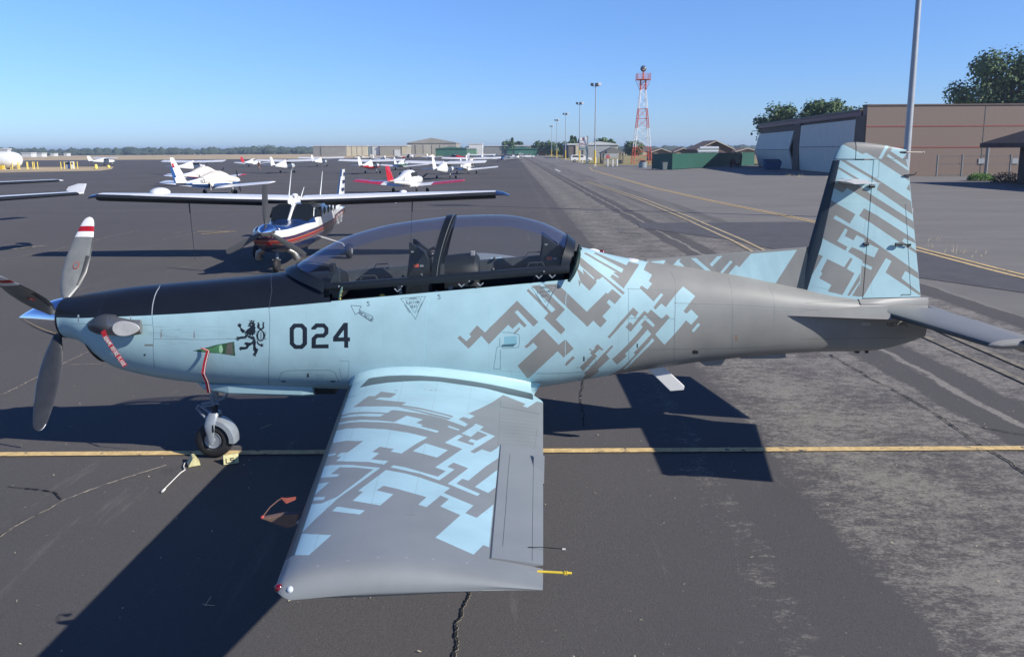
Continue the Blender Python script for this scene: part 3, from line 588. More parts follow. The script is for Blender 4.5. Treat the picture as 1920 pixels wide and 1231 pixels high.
bp(W2((665,645),(850,722),(695,818),(560,900),(475,868),(270,795),(430,703),(482,718),(410,768),(598,828),(610,800),(538,780),(575,752),(638,772),(768,708),(640,660)))
bp(W2((300,612),(320,600),(445,645),(425,655)))
bp(W1((205,648),(215,630),(330,597),(440,588),(600,583),(745,590),(690,618),(440,613),(300,628)))
bp(W1((170,718),(195,698),(330,668),(480,655),(700,665),(860,680),(1000,608),(1190,650),(1110,690),(1185,712),(1165,730),(1372,785),(1350,803),(1150,750),(880,695),(700,682),(480,677),(330,688)))
bp(W1((80,935),(150,790),(300,757),(480,750),(760,765),(1000,800),(1245,857),(1120,925),(940,1043),(815,1020),(855,990),(690,965),(600,1025),(685,1040),(590,1110),(790,1130),(740,1170),(560,1140),(185,1133),(245,1078),(190,1080),(240,1035),(320,1030),(500,900),(300,897)))
bp(W1((45,1085),(60,1060),(190,1040),(170,1062))); bp(W1((1070,1015),(1215,925),(1477,1005),(1350,1090)))
bp(W2((475,868),(565,900),(610,918),(700,872),(795,905),(912,838),(890,965)), W4((1180,0),(1050,85),(850,248),(780,225),(712,282),(985,400),(955,425),(612,285),(850,105),(680,40),(605,88),(690,120),(515,245),(300,170),(0,105)), W3((1305,95),(1340,70),(1477,95)), W4((230,125),(497,203),(590,138),(467,95)))
bp(W4((925,320),(1185,125),(1165,325),(1080,390)))
bp(W3((870,480),(990,375),(930,368),(1255,125),(1477,165)), W4((300,215),(640,332),(565,390),(910,535),(815,622),(945,677),(1140,525),(1090,1015),(1022,990),(910,1100),(470,905),(760,645),(525,545),(625,460),(530,420),(368,553),(270,525),(368,437),(0,335)), W3((1225,307),(1145,360),(1340,405),(1187,533)))
bp(W3((630,600),(690,548),(1010,592),(950,638)))
bp(W3((440,225),(490,92),(620,70),(800,65),(1190,100),(690,460),(430,700),(270,862),(625,875),(365,1107),(130,1107),(220,860),(340,525),(510,510),(690,435),(1110,118),(900,95),(720,95),(615,172),(722,175),(690,200)))
bp(W3((420,292),(600,265),(400,440),(558,435),(530,470),(350,482)))
lebv = lambda Y: (Y - .3) / 4.8
SW.fill([((wparam(Y)[0] - 3.65) / 2.4, lebv(Y)) for Y in (.5, 4.84)] + [((wparam(Y)[0] + .055 - 3.6) / 2.4, lebv(Y)) for Y in (4.84, .5)], (.05,.065,.075))
_lo = [SW.uv(*p, -2) for p in W1((455,287),(620,250),(800,225),(1000,212),(1150,207)) + W2((0,84),(180,90),(440,125),(740,170),(1000,240),(1290,303))]
_hi = [(u + .004, .058) for u, v in _lo]; SW.fill(_lo + _hi[::-1], (.06,.075,.085))
for pts, w_, c_ in [(W1((240,600),(300,410),(420,380)), .9, (.2,.33,.38)), (W1((920,340),(925,370),(1260,360),(1477,385)), .8, (.33,.56,.62)), (W2((0,245),(480,275),(790,335)), .8, (.33,.56,.62)), (W2((910,300),(910,380),(1360,468)), 1., (.12,.13,.13)),
   (W2((905,430),(890,840)), .7, (.14,.145,.14)), (W1((350,895),(600,850),(850,828),(1110,822)), .8, (.36,.6,.68)), (W2((1335,640),(1300,910)), .7, (.14,.145,.14)), (W4((130,640),(230,645)), .8, (.12,.12,.12))]:
    SW.line(pts, w_, c_, h=.25, Yg=-2)
for k in range(9): SW.line(W2((900+4*k, 470+42*k),(1350,520+40*k)), .6, (.165,.168,.16), a=.8, Yg=-2)
for x_, y_ in [(596,1060),(652,1050),(709,1044),(762,1044),(812,1047),(876,1054),(1,1)][:6]: SW.poly([(x_-2,y_-1.4),(x_+2,y_-1.4),(x_+2,y_+1.4),(x_-2,y_+1.4)], (.32,.33,.33), Yg=-4.8, sub=1)
for x_, y_, n_ in ((752,715,3),(795,729,2),(806,731,5),(815,730,4),(740,731,6)): SW.line([(x_, y_), (x_ + n_, y_ + .6)], 1, (.15,.25,.28), Yg=-2)
SW.text('NO STEP', (757,722), (3,.1), (-.6,-2.4), .6, (.2,.34,.38), Yg=-2) if False else None
for c_ in (.12, .30, .47, .64):
    for k in range(330):
        Y = lerp(.75, 4.85, k/330); xl_, xt_ = wparam(Y)[:2]; u = (lerp(xl_, xt_, c_) - 3.6) / 2.4; v = (Y - .3) / 4.8
        if c_ > .5 and Y > 2.9: continue
        SW.fill([(u-.0011,v-.0006),(u+.0011,v-.0006),(u+.0011,v+.0006),(u-.0011,v+.0006)], (.17,.21,.225), None, .55)
for Y in (1.35, 2.1, 2.85, 3.6, 4.3):
    xl_, xt_ = wparam(Y)[:2]
    for k in range(90):
        u = (lerp(xl_ + .08, lerp(xl_, xt_, .78), k/90) - 3.6) / 2.4; v = (Y - .3) / 4.8
        SW.fill([(u-.0011,v-.0006),(u+.0011,v-.0006),(u+.0011,v+.0006),(u-.0011,v+.0006)], (.17,.21,.225), None, .55)
wing_mat = skin_mat('wing_skin', SW.image('wing_skin'), rough=.40); G = GF
wg = empty('wing', (0,0,0)); wg.parent = plane
wl.build('wing_panel', wing_mat, wg, smooth=True, ang=35)
wr, _ = wing_mb(1); wg2 = empty('wing', (0,0,0)); wg2.parent = plane; wr.build('wing_panel', wing_mat, wg2, smooth=True, ang=35)
for sg, par in ((-1, wg), (1, wg2)):
    m = MB(); rings = []
    for Y in np.linspace(YA0 + .008, YA1 - .008, 10):
        xle, xte, zl, zt, th, ca = wparam(Y); c0 = HC(Y) + .012 / (xte - xle); a = airfoil(c0, 1, xle, xte, zl, zt, th, ca, 10); n2 = len(a) // 2
        z0, z1 = a[n2-1][1], a[n2][1]; x0 = a[n2][0]; nose = [(x0 - .035*math.sin(math.pi*q), lerp(z0, z1, q)) for q in (.15,.35,.5,.65,.85)]
        a = a[:n2] + nose + a[n2:]
        rot = math.radians(-3.0); ca_, sa_ = math.cos(rot), math.sin(rot); hx, hz = x0 + .03, (z0 + z1) / 2
        rings.append([(hx + (x-hx)*ca_ + (z-hz)*sa_, sg*Y, hz - (x-hx)*sa_ + (z-hz)*ca_ + .006) for x, z in a])
    m.loft(rings); al = m.build('aileron', GWM, par, smooth=True, ang=35)
    if sg < 0:
        def on(sk_pts, w_, lift=.003):
            bv = BVHTree.FromPolygons([Vector(v) for v in m.v], m.f); out = []
            for x, y in sk_pts:
                h = bv.ray_cast(CAM, ray(x, y).normalized()); out.append((h[0] if h[0] else atY(x, y, -3)) + Vector((0, 0, lift)))
            return out
        pp = on([(956,852),(952,900),(948,960),(943,1020),(941,1050)], 1, .0005); t = MB(); t.tube(pp, .0012, 5); pp = on([(1001,856),(1000,900),(999,960),(998,1050)], 1, .0005); t.tube(pp, .001, 5); t.build('hinge_seam', mat('seam_dark', (.11,.115,.115), .6), al)
        t = MB(); pts = [atY(x, y, Y) for x, y, Y in ((1001,853,-3.1),(1021,857,-3.12),(1020,910,-3.62),(1013,906,-3.6),(1000,900,-3.55))]; vs = [p + Vector((0,0,.012)) for p in pts]; t.add(vs + [p - Vector((0,0,.014)) for p in vs], [(0,1,2,3,4),(9,8,7,6,5)] + [(i,(i+1)%5,(i+1)%5+5,i+5) for i in range(5)]); t.build('trim_tab', GWM, al)
        t = MB(); q0 = on([(990,1026)], 1)[0]; t.tube([q0, q0 + Vector((.06,0,.0)), q0 + Vector((.17,-.03,.006))], .002, 6); t.tube([q0 + Vector((.165,-.03,.006)), q0 + Vector((.18,-.032,.006))], .004, 6, 1); t.build('static_wick', [BLK, CREAM], al)
# wing root fillet
for sg in (-1, 1):
    m = MB(); rings = []
    for k in range(25):
        c = k / 24; Y = .565; xle, xte, zl, zt, th, ca = wparam(Y); a = airfoil(0, 1, xle, xte, zl, zt, th, ca, 24); x, z = a[24 - k] if k <= 24 else a[0]
        zt_, zb_, w_, zc_, n_ = sec(x); top_z = z + .045 + .03*math.sin(math.pi*c); f = min(abs((top_z - zc_) / (zc_ - zb_)), .999); yf = w_ * (1 - f**n_) ** (1/n_)
        if k > 20: yf = min(yf, .5)
        A = Vector((x, .565, z - .002)); B = Vector((x, yf - .004, top_z)); ring = []
        for j in range(9):
            q = j / 8; P = A * (1-q)**2 + Vector((x, yf + .02, z + .008)) * 2*q*(1-q) + B * q*q; ring.append((P.x, sg * P.y, P.z))
        rings.append(ring)
    rings.append([(lerp(5.72,5.80,q/8), sg*lerp(.58,.475,q/8), lerp(wparam(.6)[3]-.02, .99, q/8)) for q in range(9)])
    m.loft(rings, 0, False, False); o = m.build('wing_root_fillet', mat('camouflage_blue_plain', BLUE), plane, smooth=True, ang=60)
# tip lights, balance rod
m = MB(); tl = atY(516, 1104, -5.10); m.ell(tl + Vector((.012,.012,0)), (.020,.018,.018), 12, 8); m.build('position_light', mat('red_lens', (.12,.004,.01), .12, coat=.8), wg, smooth=True)
m = MB(); tl = atY(543, 1108, -5.12); m.ell(tl + Vector((0,.015,0)), (.018,.018,.016), 14, 8); m.build('strobe_light', mat('clear_lens', (.55,.6,.62), .08, coat=1), wg, smooth=True)
m = MB(); a, b, c = atY(952,1066,-4.9), atY(1007,1070.5,-4.92), atY(1072,1074,-4.94); m.tube([a + Vector((0,0,.01)), b], .006, 8, 1); m.tube([b, c], .006, 8); m.tube([atY(1059,1070,-4.94), atY(1059,1077,-4.94)], .003, 6); m.tube([atY(1063,1070,-4.94), atY(1063,1077,-4.94)], .003, 6); m.build('static_discharger', [YEL, ALU], wg)
m = MB(); a, b = atY(937,1060,-4.89), atY(985,1074,-4.93); m.tube([a, b], .005, 6); m.build('actuator_rod', ALU, wg)
# covered pitot head ahead of the wing
Yp = 3.4
for q in np.linspace(2.5, 4.8, 200):
    if proj((wparam(q)[0], -q, wparam(q)[2]))[1] < 940: Yp = q
pz = wparam(Yp)[2] - .10; px_ = wparam(Yp)[0]
m = MB(); m.tube([(px_ + .12, -Yp, pz + .02), (px_ + .02, -Yp, pz - .02), (px_ - .10, -Yp, pz - .03)], .014, 8); m.build('pitot_mast', ALU, wg, smooth=True)
pc = empty('pitot_cover', (px_-.1, -Yp, pz), 0, 'brown wedge shaped pitot cover with a red tip ahead of the wing leading edge', 'pitot cover')
m = MB(); m.prism([(-.165,.0),(-.02,.03),(.055,.03),(.03,-.045),(-.02,-.06)], -.02, .02); m.build('cover_body', mat('brown_leather', (.16,.10,.075), .7, var=.2, vscale=40), pc, bevel=.005)
m = MB(); m.ell((-.165,0,0), (.012,.012,.012), 8, 6); m.build('cover_tip', mat('red_tip', (.4,.05,.05), .6), pc, smooth=True)
m = MB(); m.tube([(-.16,0,.01),(-.12,.01,.06),(-.07,.02,.10),(-.05,.02,.105)], .003, 5); m.build('cord', mat('orange_cord', (.28,.15,.11), .8), pc)
m = quadstrip([Vector(p) for p in ((-.06,.02,.115),(-.02,.02,.112),(.03,.03,.115))], [Vector(p) for p in ((-.06,.02,.105),(-.02,.0,.085),(.03,.02,.10))]); m.build('orange_flag', mat('orange_flag', (.22,.055,.04), .9), pc)
# main gear
for sg, par in ((-1, wg), (1, wg2)):
    mg = empty('main_gear', (0,0,0)); mg.parent = par
    wheel((4.62, sg*1.27, .24), .24, .17, mg, .45); t = MB(); t.tube([(4.62,sg*1.15,1.0),(4.62,sg*1.15,.24),(4.62,sg*1.22,.24)], .04, 10); t.build('leg', ALU, mg, smooth=True)
    t = MB(); t.box((4.45,sg*1.05-.01,.45),(4.8,sg*1.05+.01,.95)); t.build('gear_door', WHT, mg, bevel=.004)
# ---- tail: dorsal fin, fin, rudder share one painted skin in the XZ plane
TU = lambda x, z: ((x - 6.9) / 3.3, (z - 1.6) / 2.0)
def foil_stack(stations, n=12, c0=0.0, c1=1.0, uv=TU):
    # stations: (z, xLE, xTE, thickness) ; full symmetric sections cut c0..c1
    m = MB(); rings = []; uvs = []
    for z, xl, xt, th in stations:
        a = airfoil(c0, c1, xl, xt, 0, 0, th, 0, n); rings.append([(x, y, z) for x, y in a]); uvs += [uv(x, z) for x, y in a]
    m.loft(rings, 0, True, True, uvs); return m
def finle(z): return 8.957 + (z - 3.32) * .2222
def rudte(z): return 9.741 + (3.41 - z) * .1742
def hinge(z): return 9.371 - (3.31 - z) * .018
fz = list(np.linspace(1.72, 3.305, 14)); fin = MB(); rings = []; uvs = []
for z in fz:
    xl, xt = finle(z), rudte(z); a = airfoil(0, (hinge(z) - xl) / (xt - xl), xl, xt, 0, 0, lerp(.105, .10, (z-1.7)/1.6), 0, 14)
    rings.append([(x, y, z) for x, y in a]); uvs += [TU(x, z) for x, y in a]
fin.loft(rings, 0, True, True, uvs)
rud = MB(); rings = []; uvs = []
for z in list(np.linspace(1.808, 3.312, 14)):
    xl, xt = finle(z), rudte(z); c0 = (hinge(z) + .012 - xl) / (xt - xl); a = airfoil(c0, 1, xl, xt, 0, 0, .10, 0, 10); n2 = len(a)//2
    y0, y1 = a[n2-1][1], a[n2][1]; nose = [(hinge(z) + .012 - .03*math.sin(math.pi*q) + .004, lerp(y0, y1, q)) for q in (.15,.35,.5,.65,.85)]
    r_ = a[:n2] + nose + a[n2:]; rings.append([(x, y, z) for x, y in r_]); uvs += [TU(x, z) for x, y in r_]
rud.loft(rings, 0, True, True, uvs)
capf = MB(); rings = []; uvs = []
for z, xl, k in ((3.312,8.957,1),(3.36,8.972,1),(3.41,8.995,.95),(3.45,9.02,.85),(3.475,9.05,.65),(3.49,9.085,.4),(3.497,9.12,.08)):
    a = airfoil(0, (9.175 - xl) / .8, xl, xl + .8, 0, 0, .105*k, 0, 12); rings.append([(x, y, z) for x, y in a]); uvs += [TU(x, z) for x, y in a]
capf.loft(rings, 0, True, True, uvs)
horn = MB(); rings = []; uvs = []
for q, k in ((0,1),(.25,1),(.5,.95),(.7,.85),(.85,.65),(.95,.4),(1,.08)):
    pts = airfoil((9.185 - 8.957) / .79, 1, 8.957, 9.747, 0, 0, .10*k, 0, 12); r_ = []
    for x, y in pts:
        f = (x - 9.185) / (9.745 - 9.185); zt_ = 3.498 - .085 * f ** 1.6; zb_ = 3.318; z = lerp(zb_, zt_, q); r_.append((x - .008*q*f, y, z))
    rings.append(r_); uvs += [TU(x, z) for x, y, z in r_]
horn.loft(rings, 0, True, True, uvs)
dor = MB(); rings = []; uvs = []
for f in np.linspace(0, 1, 12):
    x = lerp(6.975, 8.725, f); zt_ = lerp(2.239, 2.364, f); xb = lerp(6.97, 8.80, f); zb_ = itp([(6.97,2.18),(7.6,2.08),(8.2,1.96),(8.8,1.84)], xb)
    q = [(x,-.012,zt_),(xb,-.045,zb_),(xb,.045,zb_),(x,.012,zt_),(x,0,zt_+.006)]; rings.append(q); uvs += [TU(a, c) for a, b, c in q]
dor.loft(rings, 0, True, True, uvs)
allm = MB()
for q in (fin, rud, capf, horn, dor):
    o = len(allm.v); allm.add(q.v, q.f)
    for i, u in q.uv.items(): allm.uv[o + i] = u
ST = Skin(2300, 1400, G).bind(allm)
T1 = lambda *p: Z(1500,250,*p); T2 = lambda *p: Z(1500,400,*p); TD = lambda *p: Z(1180,440,*p,s=4.8)
# dorsal
for pl in (((198,240),(330,228),(298,282),(235,275)), ((372,294),(440,222),(466,216),(448,240),(535,320),(500,318)), ((555,212),(600,208),(772,357),(715,347)), ((725,265),(790,195),(838,190),(745,288)), ((798,362),(910,230),(930,245),(822,366)), ((876,373),(960,272),(990,292),(1095,170),(1510,135),(1318,434))):
    ST.poly(TD(*pl), BLUE, Yg=0)
# fin + rudder: blue with grey bands
ST.fill([TU(finle(1.7)-.01,1.7), TU(finle(3.31)-.01,3.315), TU(9.76,3.315), TU(10.1,1.7)], BLUE)
ST.fill([TU(8.9,3.315), TU(8.9,3.6), TU(9.8,3.6), TU(9.8,3.315)], G)
gp = lambda *parts, col=G: ST.poly([q for p in parts for q in p], col, Yg=0)
gp(T1((395,298),(430,200),(485,122),(612,184),(590,298)), col=BLUE); gp(T1((606,184),(720,240),(765,225),(895,300),(590,302)), col=BLUE)
gp(T1((985,138),(1024,145),(930,322),(898,306)), col=BLUE); gp(T1((1045,205),(1065,170),(1230,188),(1230,235),(1182,297)), col=BLUE); gp(T1((1000,262),(1018,238),(1245,395),(1248,430),(1150,365)), col=BLUE)
gp(T1((880,300),(1225,300),(1260,460),(1258,550),(1190,500),(935,335)))
gp(T1((1000,262),(1018,238),(1245,395),(1248,430)), col=BLUE); gp(T1((1228,640),(1262,580),(1272,670)))
gp(T1((462,312),(505,303),(530,315),(870,515),(1280,782),(1300,938),(885,650),(915,582),(800,510)))
gp(T1((430,405),(450,388),(740,560),(720,580)))
gp(T1((480,512),(700,610),(800,690),(1310,1015),(1318,1110),(860,820),(790,775),(545,630),(492,687),(365,618),(380,556),(430,580)))
gp(T1((310,745),(640,932),(573,1042),(410,945),(383,982),(750,1178)), T2((790,300),(740,292),(652,250),(618,312),(517,260),(552,192),(522,170),(430,320),(548,385),(525,430),(180,245)))
gp(T1((683,950),(738,865),(870,935)), T2((1320,300),(1335,345),(1200,287),(1178,322),(1340,425),(1345,465),(800,98),(770,85)))
gp(T2((742,262),(800,290),(1360,680),(1372,757),(1215,663),(1170,747),(1385,915),(1390,950),(988,682),(1055,550),(992,515),(728,960),(680,960),(712,600),(820,652),(838,620),(722,570),(725,455),(855,508),(908,405),(742,325)))
gp(T2((553,440),(600,387),(730,445),(722,545))); gp(T2((140,445),(265,492),(150,690),(115,740),(80,560)))
gp(T2((315,525),(510,620),(580,512),(608,525),(540,640),(630,690),(490,940),(320,900),(363,825),(222,748),(258,690),(240,672)))
gp(T2((545,945),(700,680),(690,780),(572,950))); gp(T2((600,950),(690,800),(685,960)))
le = [TU(finle(z) - .02, z) for z in (1.7, 3.31)] + [TU(finle(z) + w_, z) for z, w_ in ((3.31,.065),(2.4,.115),(1.9,.10),(1.7,.09))]
ST.fill(le, (.022,.035,.05))
# panel lines
for pts, w_, c_ in ((T1((400,296),(830,300)),1.3,(.08,.12,.14)), (T1((830,300),(900,300),(905,500),(870,520)),.8,(.12,.2,.22)), (T1((1215,820),(1245,1231)),1.2,(.06,.09,.1)), (T2((1240,300),(1278,935)),1.2,(.06,.09,.1)), (T2((1165,955),(1168,938),(1278,938)),1.6,(.05,.07,.08)), (T1((1110,805),(1280,798)),.8,(.2,.3,.32))):
    ST.line(pts, w_, c_, h=.2, Yg=0)
for pts in (T1((475,805),(780,815)), T1((905,310),(870,1231)), T2((860,60),(820,935)), T2((200,665),(560,668)), T2((130,830),(330,880)), T2((130,850),(320,870)), T1((810,310),(740,1231)), T2((745,100),(700,700))):
    ST.dots(pts, 2.6, .45, (.09,.14,.15), a=.6)
tail_mat = skin_mat('tail_skin', ST.image('tail_skin'), rough=.4)
tf = empty('tail_fin', (0,0,0)); tf.parent = plane
fin.build('fin', tail_mat, tf, smooth=True, ang=35); capf.build('fin_cap', tail_mat, tf, smooth=True, ang=50); dor.build('dorsal_fin', tail_mat, tf)
rud.build('rudder', tail_mat, tf, smooth=True, ang=35); horn.build('rudder_horn', tail_mat, tf, smooth=True, ang=50)
m = MB(); m.prism([(atY(*p, -.2).x, atY(*p, -.2).z) for p in Z(1500,250,(465,552),(530,535),(545,530),(700,532),(740,560),(875,568),(740,574),(560,580),(530,566))], -.34, -.05); m.build('blade_aerial', mat('aerial_white', (.62,.62,.6), .4), tf)
m = MB(); a, b, c = atY(*Z(1500,250,(1150,218))[0], 0), atY(*Z(1500,250,(1225,218))[0], 0), atY(*Z(1500,250,(1425,220))[0], 0); m.tube([a, b], .013, 8, 1); m.tube([b, c], .007, 8); m.ell(c, (.012,.012,.012), 8, 6); m.build('rear_light_probe', [mat('probe_tan', (.5,.42,.33), .5), BLK], tf)
m = MB(); pts = [atY(*p, -.02) for p in Z(1500,250,(1200,485),(1255,483),(1310,480),(1335,465),(1345,448))]; m.tube(pts, [.008,.008,.006,.005,.004], 6); m.build('static_wick', BLK, tf)
for q in ((800,608,860,612),(735,1276,790,1278),(1100,1280,1180,1280)):
    m = MB(); a, b = atY(*Z(1500,250,(q[0],q[1]))[0], -.06), atY(*Z(1500,250,(q[2],q[3]))[0], -.06); m.tube([a, b], .018, 8); m.build('hinge_cover', BLK, tf, smooth=True)
m = MB(); m.tube([atY(*p, -.04) for p in Z(1500,400,(1180,357),(1275,362))], .008, 6); m.tube([atY(*p, -.02) for p in Z(1500,400,(1275,350),(1270,376))], .01, 6); pieces(m, 'tab_rod', BLK, tf)
m = MB(); m.tube([atY(*p, -.0) for p in Z(1500,400,(75,420),(92,390),(100,480),(128,640),(150,790))], [.012,.014,.012,.012,.01], 6); m.build('fin_root_seal', BLK, tf)
m = MB(); r_ = [[(x, w_*y, z0 + (z1-z0)*z) for y, z in ((-1,0),(-1,.6),(-.6,1),(.6,1),(1,.6),(1,0))] for x, w_, z0, z1 in ((9.30,.13,1.70,1.80),(9.6,.09,1.7,1.80),(9.9,.05,1.69,1.80),(10.1,.02,1.69,1.80))]
m.loft(r_); m.build('tail_cone_cap', GPLAIN, tf, smooth=True, ang=40)
m = MB(); m.lathe((9.38,0,1.71), [(-.12,.045),(.12,.045)], 'y', 12)
# ---- tailplane
for sg in (-1, 1):
    tp = empty('tailplane', (0,0,0)); tp.parent = plane
    m = MB(); rings = []
    for f, Y, xl in ((0,.06,9.30),(.15,.30,9.53),(.5,.95,9.58),(1,1.80,9.632)):
        a = airfoil(0, .56, xl, xl + .93 - .20*f, 1.66 + .075*(Y-.3)/1.5, 1.72 + .06*(Y-.3)/1.5, .12, 0, 14); rings.append([(x, sg*Y, z) for x, z in a])
    a = airfoil(0, .56, 9.70, 10.32, 1.742, 1.785, .03, 0, 14); rings.append([(x, sg*1.835, z) for x, z in a]); m.loft(rings)
    for fi, f in enumerate(m.f):
        c = sum((Vector(m.v[i]) for i in f), Vector()) / len(f); xl = 9.53 + .1 * (abs(c.y) - .3) / 1.5
        if c.x < xl + .035 and abs(c.y) > .2: m.m[fi] = 1
    m.build('stabiliser', [GPLAIN, BOOT], tp, smooth=True, ang=40)
    m = MB(); rings = []
    for Y in (.10, .5, 1.2, 1.83):
        f = (Y - .1) / 1.7; xh = 10.075 - .11*f; zh = 1.725 + .055*f; c = .62 - .10*f; dr = math.radians(30); th = .03 - .01*f; ring = []
        for q, s_ in ((0,1),(.3,1),(.65,.75),(1,.15),(1,-.15),(.65,-.75),(.3,-1),(0,-1),(-.04,0)):
            ring.append((xh + c*q*math.cos(dr) + s_*th*math.sin(dr), sg*Y, zh - .02 - c*q*math.sin(dr) + s_*th*math.cos(dr)*.9))
        rings.append(ring)
    m.loft(rings); m.build('elevator', GPLAIN, tp, smooth=True, ang=50)
    m = MB(); m.ell((10.05, sg*1.84, 1.775), (.16,.04,.035), 12, 8); m.build('elevator_horn', mat('horn_dark', (.05,.06,.075), .45), tp, smooth=True)
    m = MB(); rings = []
    for x, yo, z in ((8.44,.235,1.665),(8.6,.262,1.664),(8.9,.295,1.658),(9.3,.335,1.648),(9.52,.355,1.645),(9.58,.35,1.65)):
        rings.append([(x, sg*.12, z-.03),(x, sg*(yo-.02), z-.022),(x, sg*(yo+.012), z-.006),(x, sg*yo, z+.012),(x, sg*(yo-.06), z+.035),(x, sg*.13, z+.085)])
    m.loft(rings); m.build('tailplane_fillet', GPLAIN, tp, smooth=True, ang=60)
# ---- aerials
def xz(pts, Y): return [(atY(x, y, Y).x, atY(x, y, Y).z) for x, y in pts]
m = MB(); p = atY(1110, 470, .1); m.ell(p - Vector((0,0,.03)), (.10,.04,.055), 14, 6, z0=-.2); m.ell(p + Vector((.11,0,-.02)), (.035,.02,.03), 8, 6, 1); pieces(m, 'beacon', [WHT, mat('red_lens', (.12,.004,.01))], plane, smooth=True)
m = MB(); p = atY(1180, 485, 0); m.lathe(p - Vector((0,0,.03)), [(-.02,.10),(0,.105),(.02,.10),(.03,.06)], 'z', 20); m.build('satellite_aerial', WHT, plane, smooth=True)
m = MB(); ptsA = xz(((1213,690),(1243,686),(1283,723),(1281,730),(1256,732)), 0); m.prism(ptsA, -.02, .02); m.build('belly_aerial', mat('aerial_white', (.62,.62,.6)), plane, bevel=.006)
m = MB(); ptsA = xz(((1310,676),(1362,668),(1352,683),(1322,685)), 0); m.prism(ptsA, -.03, .03); m.build('belly_drain_fairing', GPLAIN, plane, bevel=.01)
m = MB(); ptsA = xz(((1603,652),(1610,652),(1610,661),(1603,661)), 0); m.prism(ptsA, -.02, .02); m.tube([atY(1625,652,0), atY(1625,661,0)], .02, 10); pieces(m, 'tie_down_ring', BLK, plane)
m = MB(); p = atY(1430, 668, 0); m.box((p.x-.25,-.02,p.z-.02),(p.x+.25,.02,p.z+.06)); m.build('ventral_strip', GPLAIN, plane)
# ---- canopy
CAN = [(3.55,.405,2.060,3.10,2.195),(3.62,.412,2.066,3.25,2.285),(3.72,.42,2.075,3.42,2.385),(3.86,.428,2.086,3.64,2.494),(4.05,.432,2.10,3.874,2.575),(4.35,.434,2.122,4.24,2.66),(4.655,.434,2.145,4.80,2.731),(4.745,.434,2.15,4.90,2.738),
       (5.05,.434,2.172,5.2,2.748),(5.4,.432,2.198,5.52,2.735),(5.7,.428,2.22,5.82,2.665),(5.92,.422,2.236,6.04,2.565),(6.03,.418,2.242,6.12,2.51),(6.10,.412,2.246,6.19,2.45)]
def can(k, g=0.0, n=24):
    k = max(0, min(len(CAN) - 1.0001, k)); i = int(k); f = k - i; A, B = CAN[i], CAN[i+1]; q = [lerp(a, b, f) for a, b in zip(A, B)]
    # smooth (catmull) in k
    P0, P3 = CAN[max(i-1, 0)], CAN[min(i+2, len(CAN)-1)]
    q = [.5*((2*b) + (-a+c)*f + (2*a-5*b+4*c-d)*f*f + (-a+3*b-3*c+d)*f**3) for a, b, c, d in zip(P0, A, B, P3)]
    xb, wb, zb, xt, zt = q; out = []
    for j in range(n + 1):
        a = math.pi * j / n; s_, c_ = math.sin(a), math.cos(a); e = .92
        out.append(Vector((xb + (xt-xb)*s_**1.3, -(wb+g)*math.copysign(abs(c_)**e, c_), zb + (zt-zb+g)*s_**e)))
    return out
cn = empty('canopy', (0,0,0)); cn.parent = plane
GL = glass('canopy_glass', (.90,.91,.93), .36, .035, (.22,.26,.32))
for k0, k1 in ((.25, 6.1), (6.9, 12.0)):
    m = MB(); m.loft([can(k0 + (k1-k0)*i/28, -.004) for i in range(29)], 0, False, False); m.build('canopy_glass', GL, cn, smooth=True, ang=80, recalc=False)
def hoop(k0, k1, out=.012, name='canopy_frame'):
    m = MB(); a, b = can(k0, out), can(k1, out); a2, b2 = can(k0, -.022), can(k1, -.022)
    m.loft([[a[i], b[i], b2[i], a2[i]] for i in range(len(a))]); return m.build(name, BLK, cn, smooth=True, ang=40)
hoop(-0.0, .38, .01); hoop(6.0, 7.0, .014); hoop(11.75, 13, .01)
m = MB(); m.tube([v for v in can(6.8, .014)], .004, 6); m.build('arch_seal', mat('arch_seal_pale', (.13,.135,.13), .4), cn, smooth=True)
for sg in (-1, 1):
    m = MB(); rings = []
    for k in [i * .5 for i in range(0, 27)]:
        p = can(min(k, 12.99))[0]; y = sg * abs(p.y); x, z = p.x, p.z; h = (.075 if sg < 0 else .20) if k > 1 else .06
        rings.append([(x, y + sg*.014, z+.008),(x, y + sg*.024, z-.015),(x, y + sg*.03, z-h*.6),(x, y + sg*.024, z-h),(x, y - sg*.02, z-h),(x, y - sg*.02, z+.008)])
    m.loft(rings); m.build('canopy_rail', BLK if sg < 0 else mat('rail_inner_grey', (.075,.085,.095), .5, var=.2, vscale=12), cn, smooth=True, ang=30)
    m = MB()
    for x in (4.0, 4.55, 5.3, 5.75):
        z = itp([(c[0], c[2]) for c in CAN], x); m.tube([(x-.09, sg*.40, z+.005),(x-.07, sg*.40, z+.05),(x+.07, sg*.40, z+.055),(x+.09, sg*.40, z+.01)], .006, 6) if x in (4.0, 5.75) else m.ell((x, sg*.39, z+.015), (.02,.02,.02), 8, 6)
    pieces(m, 'canopy_handle', mat('handle_grey', (.06,.065,.07), .4), cn, smooth=True)
m = MB()
for x, y in ((753,537),(635,537),(880,527),(1020,509)): p = atY(x, y, -.475); m.tube([p, p + Vector((0,.02,0))], .008, 8)
for x, y in ((745,541),(865,532),(900,530),(1010,516),(1035,515)): p = atY(x, y, -.445); m.tube([p + Vector((-.03,0,0)), p + Vector((0,0,-.03)), p + Vector((.035,0,0))], .008, 6)
pieces(m, 'canopy_latch', ALU, cn, smooth=True)
m = MB(); pts = [atY(x, y, -.44) for x, y in ((642,538),(640,545),(638,552),(637,561))]; m.tube(pts, .012, 8); m.build('canopy_jack_handle', YEL, cn)
m = MB()
for i in range(3): p = pts[0].lerp(pts[3], (i+.7)/3.4); m.tube([p + Vector((0,0,.008)), p - Vector((0,0,.008))], .0135, 8)
